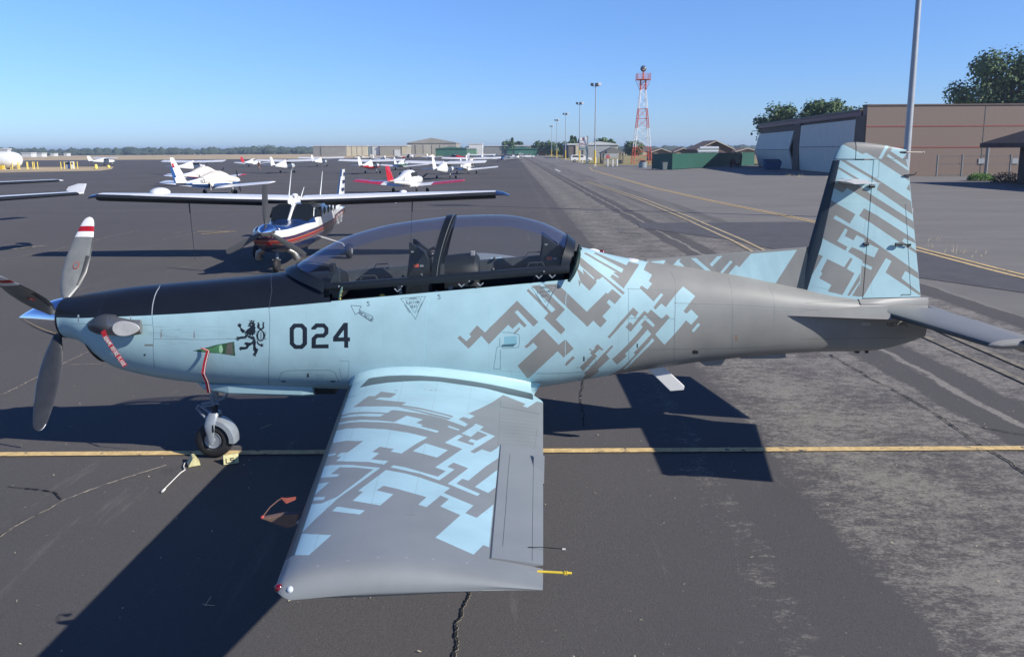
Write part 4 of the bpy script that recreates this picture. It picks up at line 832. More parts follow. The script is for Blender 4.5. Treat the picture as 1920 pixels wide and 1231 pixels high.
pieces(m, 'jack_stripe', BLK, cn)
# front fairing of the windscreen and green canopy seal
m = MB(); m.loft([[p + Vector((-.0,0,-.0)) for p in can(0, .012)], [Vector((p.x - .07*(1-abs(p.y)/.45) - .02, p.y*1.04, p.z - lerp(.035,.09,abs(p.y)/.43))) for p in can(0, .012)]], 0, False, False); o = m.build('windscreen_fairing', BLK, plane, smooth=True)
m = MB(); [atY(*p, Y) for p, Y in zip(Z(400,380,(480,420),(482,445),(520,490),(560,530),(620,565),(700,603),s=3.2396), (-.12,-.22,-.32,-.38,-.42,-.44))]
m.tube([p + Vector((0,-.012,.006)) for p in pts], [.008,.014,.012,.009,.007,.006], 6); m.build('windscreen_seal', mat('seal_green', (.10,.18,.15), .4), plane, smooth=True)
m = MB(); m.tube([atY(*p, Y) for p, Y in (((1086,460),-.18),((1085,478),-.32),((1081,498),-.42),((1074,514),-.452),((1066,528),-.462))], [.014,.022,.026,.024,.016], 8); m.build('canopy_rear_seal', mat('seal_dark_green', (.012,.03,.025), .4), plane, smooth=True)
# ---- cockpit interior
ck = empty('cockpit', (0,0,0)); ck.parent = plane
m = MB()
m.add([(3.1,-.40,1.25),(6.12,-.38,1.25),(6.12,.38,1.25),(3.1,.40,1.25),(3.1,-.415,1.86),(6.12,-.385,2.075),(6.12,.385,2.075),(3.1,.415,1.86)], [(0,1,2,3),(0,1,5,4),(2,3,7,6),(0,3,7,4),(1,2,6,5)])
m.build('cockpit_tub', dark_in, ck, recalc=False)
m = MB(); r1 = [v for v in can(12.9, -.03)]; m.add([v * 1.0 for v in r1] + [Vector((6.12,.40,1.9)), Vector((6.12,-.40,1.9))], [tuple(range(len(r1)+2))]); m.build('rear_bulkhead', dark_in, ck)
m = MB(); rr = []
for X, w_, zt_ in ((3.15,.30,2.09),(3.3,.34,2.12),(3.5,.36,2.14),(3.6,.36,2.145),(3.63,.35,2.13)):
    rr.append([(X,-w_,1.85)] + [(X, -w_*math.cos(a), 1.95 + (zt_-1.95)*math.sin(a)) for a in [math.pi*k/12 for k in range(13)]] + [(X,w_,1.85)])
m.loft(rr); m.build('front_coaming', dark_in, ck, smooth=True)
m = MB(); m.box((3.50,-.06,2.10),(3.56,.04,2.22)); m.build('head_up_display', dark_in, ck, bevel=.01)
m = MB(); m.prism([(3.57,2.05),(3.66,2.22),(3.68,2.22),(3.68,1.9),(3.57,1.9)], -.36, -.30); m.build('windscreen_strut', mat('strut_grey', (.035,.045,.05), .4), ck)
m = MB(); rr = []
for X, w_, zt_ in ((4.78,.27,2.30),(4.95,.28,2.32),(5.10,.27,2.33),(5.14,.24,2.28)):
    rr.append([(X,-w_,1.8)] + [(X, -w_*math.cos(a), 2.12 + (zt_-2.12)*math.sin(a)) for a in [math.pi*k/12 for k in range(13)]] + [(X,w_,1.8)])
m.loft(rr); m.build('rear_coaming', dark_in, ck, smooth=True)
m = MB(); m.box((5.05,-.10,2.26),(5.10,-.06,2.36)); m.build('coaming_handle', mat('handle_pale', (.3,.3,.3), .5), ck, bevel=.008)
SEATC = mat('seat_black', (.014,.018,.022), .5, var=.3, vscale=15); 
for dx, dz in ((0,0),(1.43,.07)):
    st = empty('ejection_seat', (0,0,0)); st.parent = ck
    Q = lambda *p: [(x+dx, z+dz) for x, z in p]
    for sg in (-1, 1):
        m = MB(); m.prism(Q((4.40,2.47),(4.43,2.46),(4.57,2.35),(4.60,2.30),(4.66,1.7),(4.33,1.7),(4.36,2.05),(4.40,2.33)), sg*.16-.02, sg*.16+.02); m.build('seat_side', SEATC, st, bevel=.004)
    m = MB(); m.prism(Q((4.44,2.42),(4.56,2.33),(4.58,1.65),(4.48,1.65),(4.46,2.0)), -.15, .15); m.build('headrest', SEATC, st, bevel=.015)
    m = MB(); m.box((4.0+dx,-.2,1.50+dz),(4.5+dx,.2,1.62+dz)); m.build('seat_cushion', mat('cushion_green', (.03,.04,.03), .8), st, bevel=.03)
    m = MB(); m.tube([(4.58+dx,-.10,2.36+dz),(4.66+dx,-.10,2.40+dz),(4.69+dx,-.05,2.36+dz)], .016, 8); m.ell((4.63+dx,-.12,2.33+dz), (.035,.03,.03), 8, 6); m.ell((4.69+dx,-.1,2.25+dz), (.04,.05,.03), 8, 6); pieces(m, 'harness_reel', mat('reel_grey', (.05,.055,.06), .35, metal=.5), st, smooth=True)
    m = MB(); m.box((4.44+dx,-.186,2.20+dz),(4.50+dx,-.182,2.235+dz)); m.box((4.51+dx,-.186,2.205+dz),(4.55+dx,-.182,2.225+dz), 1); m.box((4.42+dx,-.186,2.36+dz),(4.45+dx,-.182,2.375+dz), 1); pieces(m, 'warning_label', [mat('label_orange', (.6,.10,.05), .6), mat('label_grey', (.3,.3,.3), .6)], st)
    m = MB(); m.tube([(4.30+dx,-.19,1.95+dz),(4.33+dx,-.2,2.12+dz),(4.36+dx,-.19,2.05+dz)], .012, 6); m.build('seat_tube', mat('reel_grey', (.05,.055,.06)), st)
m = MB(); p = atY(755, 548, -.3); m.tube([(p.x,-.34,1.85),(p.x-.03,-.34,2.02)], .02, 6); p = atY(820,545,-.3); m.ell((p.x,-.36,p.z),(.03,.02,.02),8,6); m.ell((4.85,-.36,2.0),(.03,.02,.03),8,6); pieces(m, 'side_lever', mat('lever_grey', (.16,.16,.15), .5), ck, smooth=True)
m = MB(); m.ell((atY(717,554,-.35).x,-.36,atY(717,554,-.35).z), (.035,.02,.022), 8, 6); m.build('yellow_knob', mat('knob_yellow', (.4,.3,.03), .5), ck, smooth=True)
# ---- chocks by the nose wheel
def chock(name, loc, rz, label, letters):
    c = empty(name, loc, rz, label, 'wheel chock', 'yellow chocks at the nose wheel'); m = MB()
    m.prism([(-.065,0),(.065,0),(.012,.09),(-.012,.09)], -.08, .08); m.build('chock_body', mat('chock_yellow', (.50,.46,.24), .7, var=.25, vscale=30, bump=.1), c, bevel=.004)
    if letters:
        m = MB(); d = Vector((-.06,0,.11)).normalized(); text3d(m, letters, Vector((.058,-.05,.015)) + Vector((.003,0,.002)), Vector((0,.035,0)), d*.045, .008); m.build('marking', BLK, c)
    return c
chock('wheel_chock', (1.93,-.21,0), math.radians(28), 'small yellow wooden chock in front of the nose wheel with a white rope', '')
chock('wheel_chock', (2.33,-.16,0), math.radians(-68), 'pale yellow wooden chock behind the nose wheel with black marking L5', 'L5')
m = MB(); m.tube([atZ(x, y, .008) for x, y in ((360,857),(352,864),(346,868),(344,874),(347,880),(338,886),(328,896),(318,906),(309,915),(305,921))], .006, 6); m.tube([atZ(x, y, .012) for x, y in ((309,916),(304,921))], .012, 6)
tag(m.build('chock_rope', mat('rope_white', (.62,.6,.56), .9), None, smooth=True), 'white knotted rope lying on the asphalt by the front chock', 'rope')
# ================================================================== ground
def asphalt_mat():
    m = bpy.data.materials.new('apron_asphalt'); m.use_nodes = True; t = m.node_tree; b = t.nodes['Principled BSDF']; L = t.links.new; N = t.nodes.new
    tc = N('ShaderNodeTexCoord'); sx = N('ShaderNodeSeparateXYZ'); L(tc.outputs['Object'], sx.inputs[0])
    def noise(sc, det=6, ro=.6, stretch=None, dist=0):
        n = N('ShaderNodeTexNoise'); n.inputs['Scale'].default_value = sc; n.inputs['Detail'].default_value = det; n.inputs['Roughness'].default_value = ro; n.inputs['Distortion'].default_value = dist
        if stretch:
            mp = N('ShaderNodeMapping'); mp.inputs['Scale'].default_value = stretch; L(tc.outputs['Object'], mp.inputs[0]); L(mp.outputs[0], n.inputs['Vector'])
        else: L(tc.outputs['Object'], n.inputs['Vector'])
        return n.outputs[0]
    def math_(op, a, b2=None, clamp=False):
        n = N('ShaderNodeMath'); n.operation = op; n.use_clamp = clamp
        for i, v in enumerate((a, b2)):
            if v is None: continue
            if isinstance(v, (int, float)): n.inputs[i].default_value = v
            else: L(v, n.inputs[i])
        return n.outputs[0]
    def rng(v, a, b2, c, d, smooth=False):
        n = N('ShaderNodeMapRange'); n.clamp = True
        if smooth: n.interpolation_type = 'SMOOTHSTEP'
        for i, q in enumerate((a, b2, c, d)): n.inputs[i+1].default_value = q
        L(v, n.inputs[0]); return n.outputs[0]
    def mix(f, a, b2):
        n = N('ShaderNodeMix'); n.data_type = 'RGBA'
        if isinstance(f, (int, float)): n.inputs[0].default_value = f
        else: L(f, n.inputs[0])
        for i, v in ((6, a), (7, b2)):
            if isinstance(v, tuple): n.inputs[i].default_value = (*v, 1)
            else: L(v, n.inputs[i])
        return n.outputs[2]
    wob = math_('MULTIPLY', math_('SUBTRACT', noise(1.3, 5, .6, (1, .35, 1)), .5), .55)
    xw = math_('ADD', sx.outputs[0], wob)
    # worn amount against x (metres): stripes left by seal coat
    cr = N('ShaderNodeValToRGB'); L(rng(xw, 5.0, 25.0, 0, 1), cr.inputs[0]); e = cr.color_ramp.elements
    stops = [(5,0),(6.4,.12),(7.2,.33),(7.72,.46),(7.80,.0),(8.05,.12),(8.36,.10),(8.46,.52),(9.4,.62),(10.2,.56),(11.30,.62),(11.38,.02),(11.74,.05),(11.78,.75),(11.88,.75),(11.93,.04),(12.3,.08),(12.45,.60),(13.6,.58),(15.3,.62),(15.42,.05),(15.95,.05),(16.05,1.0),(25,1.0)]
    e[0].position = 0; e[0].color = (0,0,0,1); e[1].position = 1; e[1].color = (1,1,1,1)
    for x, v in stops[1:-1]: q = e.new((x - 5) / 20); q.color = (v, v, v, 1)
    n1 = noise(6.5, 12, .84, (.75, 1.3, 1), .15); n2 = noise(34, 6, .75, (.8, 1.3, 1))
    pat = math_('ADD', math_('ADD', math_('MULTIPLY', n1, .50), math_('MULTIPLY', n2, .30)), math_('MULTIPLY', noise(1.3, 6, .65, (.7, 1.1, 1), .3), .20))
    wmask = rng(math_('ADD', pat, math_('MULTIPLY', cr.outputs[0], .34)), .66, .745, 0, .92)
    fine = noise(170, 3, .7); fine2 = noise(60, 4, .75); med = noise(1.1, 7, .6); big = noise(.09, 5, .6)
    dark = mix(rng(fine, .35, .65, 0, 1), (.050,.046,.044), (.130,.120,.114)); dark = mix(rng(fine2, .42, .66, 0, .55), dark, (.145,.134,.126)); dark = mix(rng(noise(95, 2, .5), .60, .68, 0, .7), dark, (.035,.034,.036)); dark = mix(rng(med, .3, .7, 0, .5), dark, (.100,.093,.088)); dark = mix(rng(big, .35, .65, 0, .5), dark, (.066,.063,.063))
    worn = mix(rng(fine2, .3, .7, 0, 1), (.20,.184,.158), (.40,.37,.31)); worn = mix(rng(fine, .38, .62, 0, .45), worn, (.12,.105,.095))
    lightc = mix(rng(noise(.35, 8, .65, (.35, 1, 1)), .3, .7, 0, 1), (.16,.149,.136), (.222,.207,.188)); lightc = mix(rng(fine2, .3, .7, 0, .4), lightc, (.14,.132,.125))
    lm = rng(xw, 15.95, 16.15, 0, 1); col = mix(wmask, dark, worn); 
    # farther off the aged surface reads smoother
    far = rng(sx.outputs[1], 14, 40, 0, 1); stre = noise(.8, 8, .7, (3.0, .06, 1)); band = rng(sx.outputs[0], 12.0, 14.0, 0, 1, True)
    aged = mix(rng(stre, .35, .62, 0, 1), (.085,.082,.083), (.20,.185,.165)); col = mix(math_('MULTIPLY', far, band), col, aged)
    col = mix(lm, col, lightc)
    # pale scuffs and oil drips on the dark part
    sc = rng(noise(.55, 9, .75, (3.5, .55, 1), .4), .60, .74, 0, .5); lmn = math_('SUBTRACT', 1, lm); col = mix(math_('MULTIPLY', sc, lmn), col, (.21,.19,.165))
    speck = rng(noise(38, 2, .5), .755, .77, 0, .8); col = mix(speck, col, (.36,.32,.26))
    oil = rng(noise(.8, 3, .5), .70, .78, 0, .55); col = mix(oil, col, (.045,.043,.045))
    L(col, b.inputs['Base Color']); b.inputs['Roughness'].default_value = .88; b.inputs['Specular IOR Level'].default_value = .25
    hb = math_('ADD', math_('MULTIPLY', fine, .6), math_('MULTIPLY', fine2, .5)); bp = N('ShaderNodeBump'); bp.inputs['Strength'].default_value = .65; bp.inputs['Distance'].default_value = .012; L(hb, bp.inputs['Height']); L(bp.outputs[0], b.inputs['Normal'])
    return m
def sheet(name, pts, z, m_, kind='structure', label=None, cat=None):
    m = MB(); m.add([(x, y, z) for x, y in pts], [tuple(range(len(pts)))]); o = m.build(name, m_, recalc=False)
    if o.data.polygons[0].normal.z < 0: o.data.flip_normals()
    return tag(o, label, cat, None, kind)
def px2(*pts): return [(atZ(x, y).x, atZ(x, y).y) for x, y in pts]
ASPH = asphalt_mat()
STRAW = mat('dry_grass', (.42,.32,.18), .95, var=.30, vscale=.06, bump=.4, bscale=2); STRAW2 = mat('green_gold_grass', (.25,.21,.075), .95, var=.3, vscale=.15)
sheet('terrain', [(-9000,-200),(9000,-200),(9000,14000),(-9000,14000)], -.03, STRAW)
sheet('apron', [(-160,-40),(90,-40),(90,100),(70,150),(40,150),(24.6,146),(24.8,250),(26,400),(30,640),(-60,640),(-38,480),(-100,372),(-205,372),(-230,330),(-230,200),(-103,184),(-103,182),(-160,182)], -.008, ASPH)
sheet('taxiway', [(-700,380),(-90,372),(-90,352),(-700,352)], -.006, mat('taxiway_grey', (.07,.07,.072), .9, var=.1))
sheet('grass_island', [(-160,185),(-96,183),(-80,152),(-76,140),(-90,128),(-160,96)], 0.0, STRAW)
sheet('verge', [(24.9,148),(31,150),(35,152),(60,160),(200,160),(200,520),(30,520),(26,400),(24.9,250)], 0.0, STRAW2)
sheet('access_road', [(25.2,147),(60,150),(60,158),(36,157),(30,166),(26,166)], .006, mat('road_grey', (.12,.115,.11), .9, var=.15, vscale=1))
sheet('dark_asphalt_patch', [(11.2,24.9),(11.5,27.1),(20.8,27.1),(19.9,20),(18.8,9.6),(17.8,9.3),(16.2,11.9),(15.9,11.9),(14,20)], .004, mat('patch_asphalt', (.080,.077,.080), .88, var=.18, vscale=1.6, bump=.4, bscale=120))
YLINE = mat('yellow_marking', (.62,.44,.19), .8, var=.28, vscale=9, bump=.3, bscale=60)
def wear(m_, th=.60, sc=7.0):     # paint flaked off down to the asphalt
    t = m_.node_tree; b = t.nodes['Principled BSDF']; src = b.inputs['Base Color'].links[0].from_socket; tc = t.nodes.new('ShaderNodeTexCoord'); n = t.nodes.new('ShaderNodeTexNoise'); n.inputs['Scale'].default_value = sc; n.inputs['Detail'].default_value = 9; n.inputs['Roughness'].default_value = .75
    t.links.new(tc.outputs['Object'], n.inputs['Vector']); r = t.nodes.new('ShaderNodeMapRange'); r.inputs[1].default_value = th - .02; r.inputs[2].default_value = th + .03; t.links.new(n.outputs[0], r.inputs[0])
    x = t.nodes.new('ShaderNodeMix'); x.data_type = 'RGBA'; t.links.new(r.outputs[0], x.inputs[0]); t.links.new(src, x.inputs[6]); x.inputs[7].default_value = (.10,.09,.08,1); t.links.new(x.outputs[2], b.inputs['Base Color'])
wear(YLINE, .585)
YMID = mat('mid_marking', (.42,.33,.19), .85, var=.3, vscale=3); wear(YMID, .58, 5.0); YFADE = mat('faded_marking', (.20,.175,.13), .85, var=.3, vscale=3); WLINE = mat('white_marking', (.5,.5,.48), .8, var=.2, vscale=5); PALE = mat('pale_marking', (.27,.235,.18), .85, var=.3, vscale=3); wear(PALE, .56, 3.0); wear(YFADE, .54, 5.0)
def stripe(name, pts, wd, m_, z=.006):
    P = [Vector((x, y, z)) for x, y in pts]; Lr, Rr = [], []
    for i, p in enumerate(P):
        d = (P[min(i+1, len(P)-1)] - P[max(i-1, 0)]).normalized(); n = Vector((-d.y, d.x, 0)) * wd / 2; Lr.append(p + n); Rr.append(p - n)
    m = quadstrip(Lr, Rr); o = m.build(name, m_, recalc=False)
    if o.data.polygons[0].normal.z < 0: o.data.flip_normals()
    return tag(o, kind='structure')
stripe('tie_down_line', [(-40,.07),(-10,.07),(5,.09),(14,.08),(40,.05)], .115, YLINE)
stripe('taxi_line', [(19.1,8),(19.12,13),(19.3,17),(19.9,24),(19.6,30),(18.8,42),(18.3,60),(18.6,80),(19.2,118),(21,140),(24.2,160),(25,250),(26,400)], .13, YLINE)
stripe('taxi_line', [(19.45,8),(19.47,13),(19.65,17),(20.25,24),(19.95,30),(19.15,42),(18.65,60),(18.95,80),(19.55,118)], .13, YLINE)
stripe('taxi_line', [(13.05,-4),(13.1,5),(13.3,12)], .13, YFADE, .009); stripe('taxi_line', [(13.5,-4),(13.6,5),(13.8,12)], .13, YFADE, .009)
stripe('taxi_line', [(13.3,12),(13.9,20),(14.2,30),(14.4,45),(14.0,60),(13.6,75)], .13, YMID, .009); stripe('taxi_line', [(13.8,12),(14.35,20),(14.65,30),(14.85,45),(14.45,60),(14.0,75)], .13, YMID, .009)
for y, x0, x1 in ((36.5,-60,12.3),(57.5,-60,9.2),(118,-60,6),(78,-55,9)): stripe('tie_down_line', [(x0, y), (x1, y)], .12, PALE)
stripe('tie_down_line', [(8.4,29.2),(10.6,29.1)], .12, PALE)
stripe('lead_mark', [(-8.33,24.43),(-6.6,24.34)], .09, YLINE); stripe('lead_mark', [(-7.7,23.3),(-6.9,24.25)], .09, YLINE, .009)
stripe('white_mark', px2((1041,317),(1050,322)), .35, WLINE); stripe('curb_line', [(24.6,100),(24.4,146),(24.9,250),(25.8,340),(27,480)], .5, PALE, .012)
# cracks
CRK = mat('crack_dark', (.008,.008,.008), .95); CRP = mat('crack_pale', (.30,.26,.20), .9, var=.3, vscale=12)
def crack(pts, wd, m_, jit=.03, seed=1, z=.005, step=.03):
    rnd = random.Random(seed); P = []; wx = wy = 0.0
    for a, b in zip(pts[:-1], pts[1:]):
        n = max(2, int(math.hypot(b[0]-a[0], b[1]-a[1]) / step))
        for k in range(n):
            wx = wx*.82 + rnd.uniform(-jit, jit)*.6; wy = wy*.82 + rnd.uniform(-jit, jit)*.6; P.append((lerp(a[0], b[0], k/n) + wx, lerp(a[1], b[1], k/n) + wy*.4))
    P.append(pts[-1]); Lr, Rr = [], []
    for i, p in enumerate(P):
        d = (Vector(P[min(i+1, len(P)-1)]) - Vector(P[max(i-1, 0)])); d = d.normalized() if d.length else Vector((1, 0)); w2 = wd * rnd.uniform(.15, 1) / 2
        Lr.append(Vector((p[0] - d.y*w2, p[1] + d.x*w2, z))); Rr.append(Vector((p[0] + d.y*w2, p[1] - d.x*w2, z)))
    m = quadstrip(Lr, Rr); o = m.build('crack', m_, recalc=False)
    if sum(pl.normal.z for pl in o.data.polygons) < 0: o.data.flip_normals()
    tag(o, kind='structure')
crack(px2((868,1095),(880,1112),(866,1140),(852,1175),(858,1200),(850,1235)), .034, CRP, .016, 3, .005, .014); crack(px2((868,1095),(880,1112),(866,1140),(852,1175),(858,1200),(850,1235)), .024, CRK, .016, 3, .008, .014)
crack(px2((1556,664),(1640,712),(1700,742),(1760,780),(1800,808),(1860,845),(1925,888)), .035, CRK, .02, 7); crack(px2((1760,780),(1840,800),(1925,815)), .025, CRK, .03, 9)
crack(px2((-4,1008),(40,980),(90,955),(118,937),(170,918),(230,898),(312,872)), .028, CRP, .012, 11); crack(px2((15,912),(60,916),(100,922),(116,936)), .022, CRK, .012, 13); crack(px2((-4,1008),(40,980),(90,955),(118,937)), .012, CRK, .012, 12, .008)
crack(px2((0,740),(60,712),(100,690),(165,660)), .03, CRP, .02, 15); crack(px2((130,684),(190,682)), .03, CRP, .02, 16); crack(px2((1092,712),(1090,745),(1094,800)), .02, CRK, .02, 17)
crack(px2((-10,490),(100,470),(200,445),(260,432)), .06, PALE, .06, 18); crack(px2((1010,436),(1250,439),(1560,443),(1920,450)), .05, CRK, .03, 19); crack(px2((300,450),(430,424)), .05, PALE, .05, 20)
crack(px2((1130,440),(1300,470)), .04, PALE, .05, 21); crack(px2((1170,428),(1215,427)), .10, PALE, .05, 22); crack(px2((20,467),(55,463),(85,461)), .35, CRP, .05, 23)
# bits of straw and litter lying about
rl = random.Random(4); m = MB()
for k in range(420):
    x, y = rl.uniform(-2.5, 13), rl.uniform(-4.6, 9); a = rl.uniform(0, 3.14); l_ = rl.uniform(.004, .014); w_ = rl.uniform(.002, .006); dx, dy = math.cos(a)*l_, math.sin(a)*l_; nx, ny = -math.sin(a)*w_, math.cos(a)*w_
    m.add([(x-dx-nx,y-dy-ny,.004),(x+dx-nx,y+dy-ny,.010),(x+dx+nx,y+dy+ny,.008),(x-dx+nx,y-dy+ny,.004)], [(0,1,2,3)])
tag(m.build('straw_litter', mat('straw_bits', (.45,.40,.28), .9), recalc=False), 'tiny bits of straw and grit scattered on the asphalt', 'litter', kind='stuff')
m = MB(); 
for a, b in (((385,1133),(396,1117)),((385,1133),(402,1134)),((380,1131),(386,1134)),((540,1126),(565,1116)),((488,803),(508,795))): m.tube([atZ(*a, .006), atZ(*b, .008)], .0022, 4)
tag(m.build('straw_stalks', mat('straw_stalk', (.55,.50,.30), .9)), 'thin straw stalks lying in the wing shadow', 'straw', kind='stuff')
def tuft(x, y, n, h, name, lab, seed):
    rnd = random.Random(seed); m = MB()
    for k in range(n):
        a = rnd.uniform(0, 6.28); r = rnd.uniform(0, .35); b = Vector((x + r*math.cos(a)*2.2, y + r*math.sin(a), .02)); t_ = b + Vector((rnd.uniform(-.15,.15), rnd.uniform(-.1,.1), rnd.uniform(.4, 1) * h)); m.add([b - Vector((.012,0,0)), b + Vector((.012,0,0)), t_], [(0,1,2)])
    return m
m = MB()
for (px_, py_, n, h, sd) in ((1740,452,5,.38,1),(1745,463,5,.2,2),(1790,474,4,.12,3),(1810,476,9,.3,4),(1840,482,4,.12,5),(1500,332,30,.5,6),(1560,334,40,.5,7),(1480,330,20,.4,8)):
    q = atZ(px_, py_); t = tuft(q.x, q.y, n, h, '', '', sd); m.add(t.v, t.f)
tag(m.build('weeds', mat('weed_straw', (.42,.35,.22), .9), recalc=False), 'dry weeds growing from the joint beside the yellow line', 'weeds', kind='stuff')
# ================================================================== parked light aeroplanes
WP = lambda: mat('aeroplane_white', (.72,.72,.70), .28, var=.05, vscale=2, coat=.3)
WINM = glass('cabin_glass', (.12,.13,.14), .9); WINB = mat('cabin_window_dark', (.015,.018,.022), .08, coat=.6)
TYRE = mat('tyre_rubber', (.016,.016,.018)); 
COL = {'white': (.72,.72,.70), 'red': (.42,.012,.02), 'blue': (.02,.07,.20), 'navy': (.012,.028,.085), 'green': (.03,.10,.08), 'cream': (.62,.56,.46), 'black': (.012,.012,.014), 'grey': (.35,.35,.36), 'cover': (.58,.54,.48)}
def pm(c): return mat('paint_' + c, COL[c], .28 if c != 'cover' else .9, var=.05, vscale=2, coat=.3 if c != 'cover' else 0)
def ring_y(y, w_, zb, zt, n=2.4, N=20, zc=None):
    zc = (zb + zt) / 2 if zc is None else zc; out = []
    for k in range(N):
        t = 2*math.pi*k/N; c, s_ = math.cos(t), math.sin(t); b = (zt - zc) if s_ > 0 else (zc - zb)
        out.append((w_*math.copysign(abs(c)**(2/n), c), y, zc + b*math.copysign(abs(s_)**(2/n), s_)))
    return out
def foil_y(x, yl, yt, z, th, n=8, inc=0):
    # chord along -y: leading edge at yl, trailing edge at yt
    a = airfoil(0, 1, 0, abs(yl - yt), 0, 0, th, .02, n); return [(x, yl - c, z + h - inc * c / abs(yl - yt)) for c, h in a]
def light_plane(kind, loc, heading=0, label='', colors=None, span=10.9, cover=False, group='light aeroplanes parked on the far ramp', tail=None, stripe=None, wingtip=None, text=None, prop=None, far=False, name=None):
    """nose points to +y of the aeroplane, origin on the ground under the main wheels"""
    c = colors or ('white', 'white', 'white'); fc, wc, tcx = [pm(q) for q in c]
    hi = kind == 'high'; root = empty(name or ('high_wing_aeroplane' if hi else 'low_wing_aeroplane'), loc, math.radians(heading), label, 'aeroplane', group)
    N = 12 if far else 20; nf = 5 if far else 8
    if hi: S = [(2.15,.22,.98,1.36),(2.0,.40,.86,1.48),(1.5,.50,.76,1.52),(.95,.54,.72,1.56),(.45,.56,.70,1.90),(.15,.56,.70,2.08),(-.8,.56,.70,2.12),(-1.5,.50,.74,2.0),(-2.3,.36,.86,1.72),(-3.4,.22,1.02,1.52),(-4.6,.10,1.14,1.42),(-5.2,.05,1.22,1.40)]
    else: S = [(2.35,.22,.82,1.18),(2.2,.38,.72,1.30),(1.7,.48,.62,1.36),(1.0,.52,.58,1.42),(.6,.54,.56,1.66),(.15,.55,.55,1.90),(-.7,.55,.56,1.90),(-1.4,.46,.62,1.66),(-2.2,.34,.72,1.44),(-3.4,.20,.88,1.26),(-4.4,.10,.96,1.18),(-4.9,.05,1.0,1.15)]
    m = MB(); m.loft([ring_y(y, w_, zb, zt, 2.6, N) for y, w_, zb, zt in S])
    if stripe:
        for i, f in enumerate(m.f):
            z = sum(m.v[k][2] for k in f) / len(f); y = sum(m.v[k][1] for k in f) / len(f)
            if z < stripe[1] + .03*abs(y): m.m[i] = 1
    m.build('fuselage', [fc, pm(stripe[0]) if stripe else fc], root, smooth=True, ang=50)
    if not cover:
        m = MB()
        zl, zh = (1.50, 1.98) if hi else (1.36, 1.80)
        yw0, yw1 = (.92, .22) if hi else (.95, .30)
        m.add([(-.44,yw0,zl+.06),(.44,yw0,zl+.06),(.40,yw1-.03,zh+.05),(-.40,yw1-.03,zh+.05)], [(0,1,2,3)]); m.v = [(x, y+.10, z+.03) for x, y, z in m.v]
        m.build('windscreen', WINB, root)
        for sg in (-1, 1):
            m = MB(); m.box((sg*.535, -.25, zl), (sg*.578, .35, zh-.06)); m.build('side_window', WINB, root, bevel=.02); m = MB(); m.box((sg*.53, -1.05, zl), (sg*.575, -.35, zh-.08)); m.build('side_window', WINB, root, bevel=.02)
    else:
        m = MB(); m.loft([ring_y(y, w_+.04, zb, zt+.05, 2.4, N, zc=(zb+zt)/2) for y, w_, zb, zt in ((2.0,.40,.85,1.34),(1.35,.49,.85,1.44),(.95,.54,.8,1.52),(.5,.57,.8,1.74),(0,.57,.8,1.90),(-.7,.56,.8,1.88),(-1.5,.46,.85,1.66),(-2.2,.34,.9,1.46))]); m.build('cabin_cover', pm('cover'), root, smooth=True, ang=60)
        m = MB(); m.add([(.5,-1.2,1.0),(.6,-1.6,.7),(.55,-1.9,1.05),(.45,-1.5,1.2)], [(0,1,2,3)]); m.tube([(.5,-1.7,1.0),(.75,-2.0,.45)], .02, 5); m.build('cover_strap', pm('cover'), root)
    sp = span / 2
    for sg in (-1, 1):
        m = MB()
        if hi: st = [(sg*.30,.35,-1.25,2.10,.13),(sg*2.6,.35,-1.25,2.14,.13),(sg*(sp-.25),.18,-.95,2.24,.12),(sg*(sp-.03),.05,-.85,2.25,.07)]
        else: st = [(sg*.35,.45,-1.15,.66,.14),(sg*2.2,.36,-1.12,.82,.14),(sg*(sp-.25),.30,-1.0,1.06,.12),(sg*(sp-.03),.15,-.9,1.08,.07)]
        m.loft([foil_y(*q, nf, .26 if hi else .12) for q in st])
        if wingtip:
            for i, f in enumerate(m.f):
                x = sum(abs(m.v[k][0]) for k in f) / len(f)
                if x > sp - wingtip[1]: m.m[i] = 1
        m.build('wing', [wc, pm(wingtip[0]) if wingtip else wc], root, smooth=True, ang=40)
        m = MB(); z, y0 = (1.36, -4.1) if hi else (1.14, -4.0); m.loft([foil_y(sg*.04, y0, y0-.95, z, .10, nf), foil_y(sg*1.6, y0-.18, y0-.90, z, .09, nf), foil_y(sg*1.68, y0-.3, y0-.85, z, .05, nf)]); m.build('tailplane', wc, root, smooth=True, ang=40)
        if hi and not far:
            m = MB(); m.tube([(sg*.55,0,.80),(sg*2.4,-.1,2.08)], .045, 6); m.build('wing_strut', wc, root)
    m = MB(); y0, z0, h = (-3.9, 1.38, 1.25) if hi else (-3.7, 1.15, 1.15); st = []
    for f in (0, .35, 1.0, 1.03):
        k = min(f, 1); a = airfoil(0, 1, 0, lerp(1.45, .80, k), 0, 0, .08 if f < 1.03 else .02, 0, nf); st.append([(hh, y0 - .95*k - cc, z0 + h*f) for cc, hh in a])
    m.loft(st)
    if tail:
        for i, f in enumerate(m.f):
            y = sum(m.v[k][1] for k in f) / len(f)
            if tail[1] == 'all' or y < y0 - 1.25: m.m[i] = 1
    m.build('tail_fin', [tcx, pm(tail[0]) if tail else tcx], root, smooth=True, ang=40)
    pz, py = (1.17, 2.2) if hi else (1.0, 2.4)
    m = MB(); m.v = []; rg = [[(r*math.cos(t), py + d, pz + r*math.sin(t)) for t in [2*math.pi*k/12 for k in range(12)]] for d, r in ((-.03,.15),(.1,.13),(.22,.07),(.28,.01))]; m.loft(rg); m.build('spinner', fc, root, smooth=True)
    a = math.radians(prop if prop is not None else 40); m = MB(); ca, sa = math.cos(a), math.sin(a); rr = []
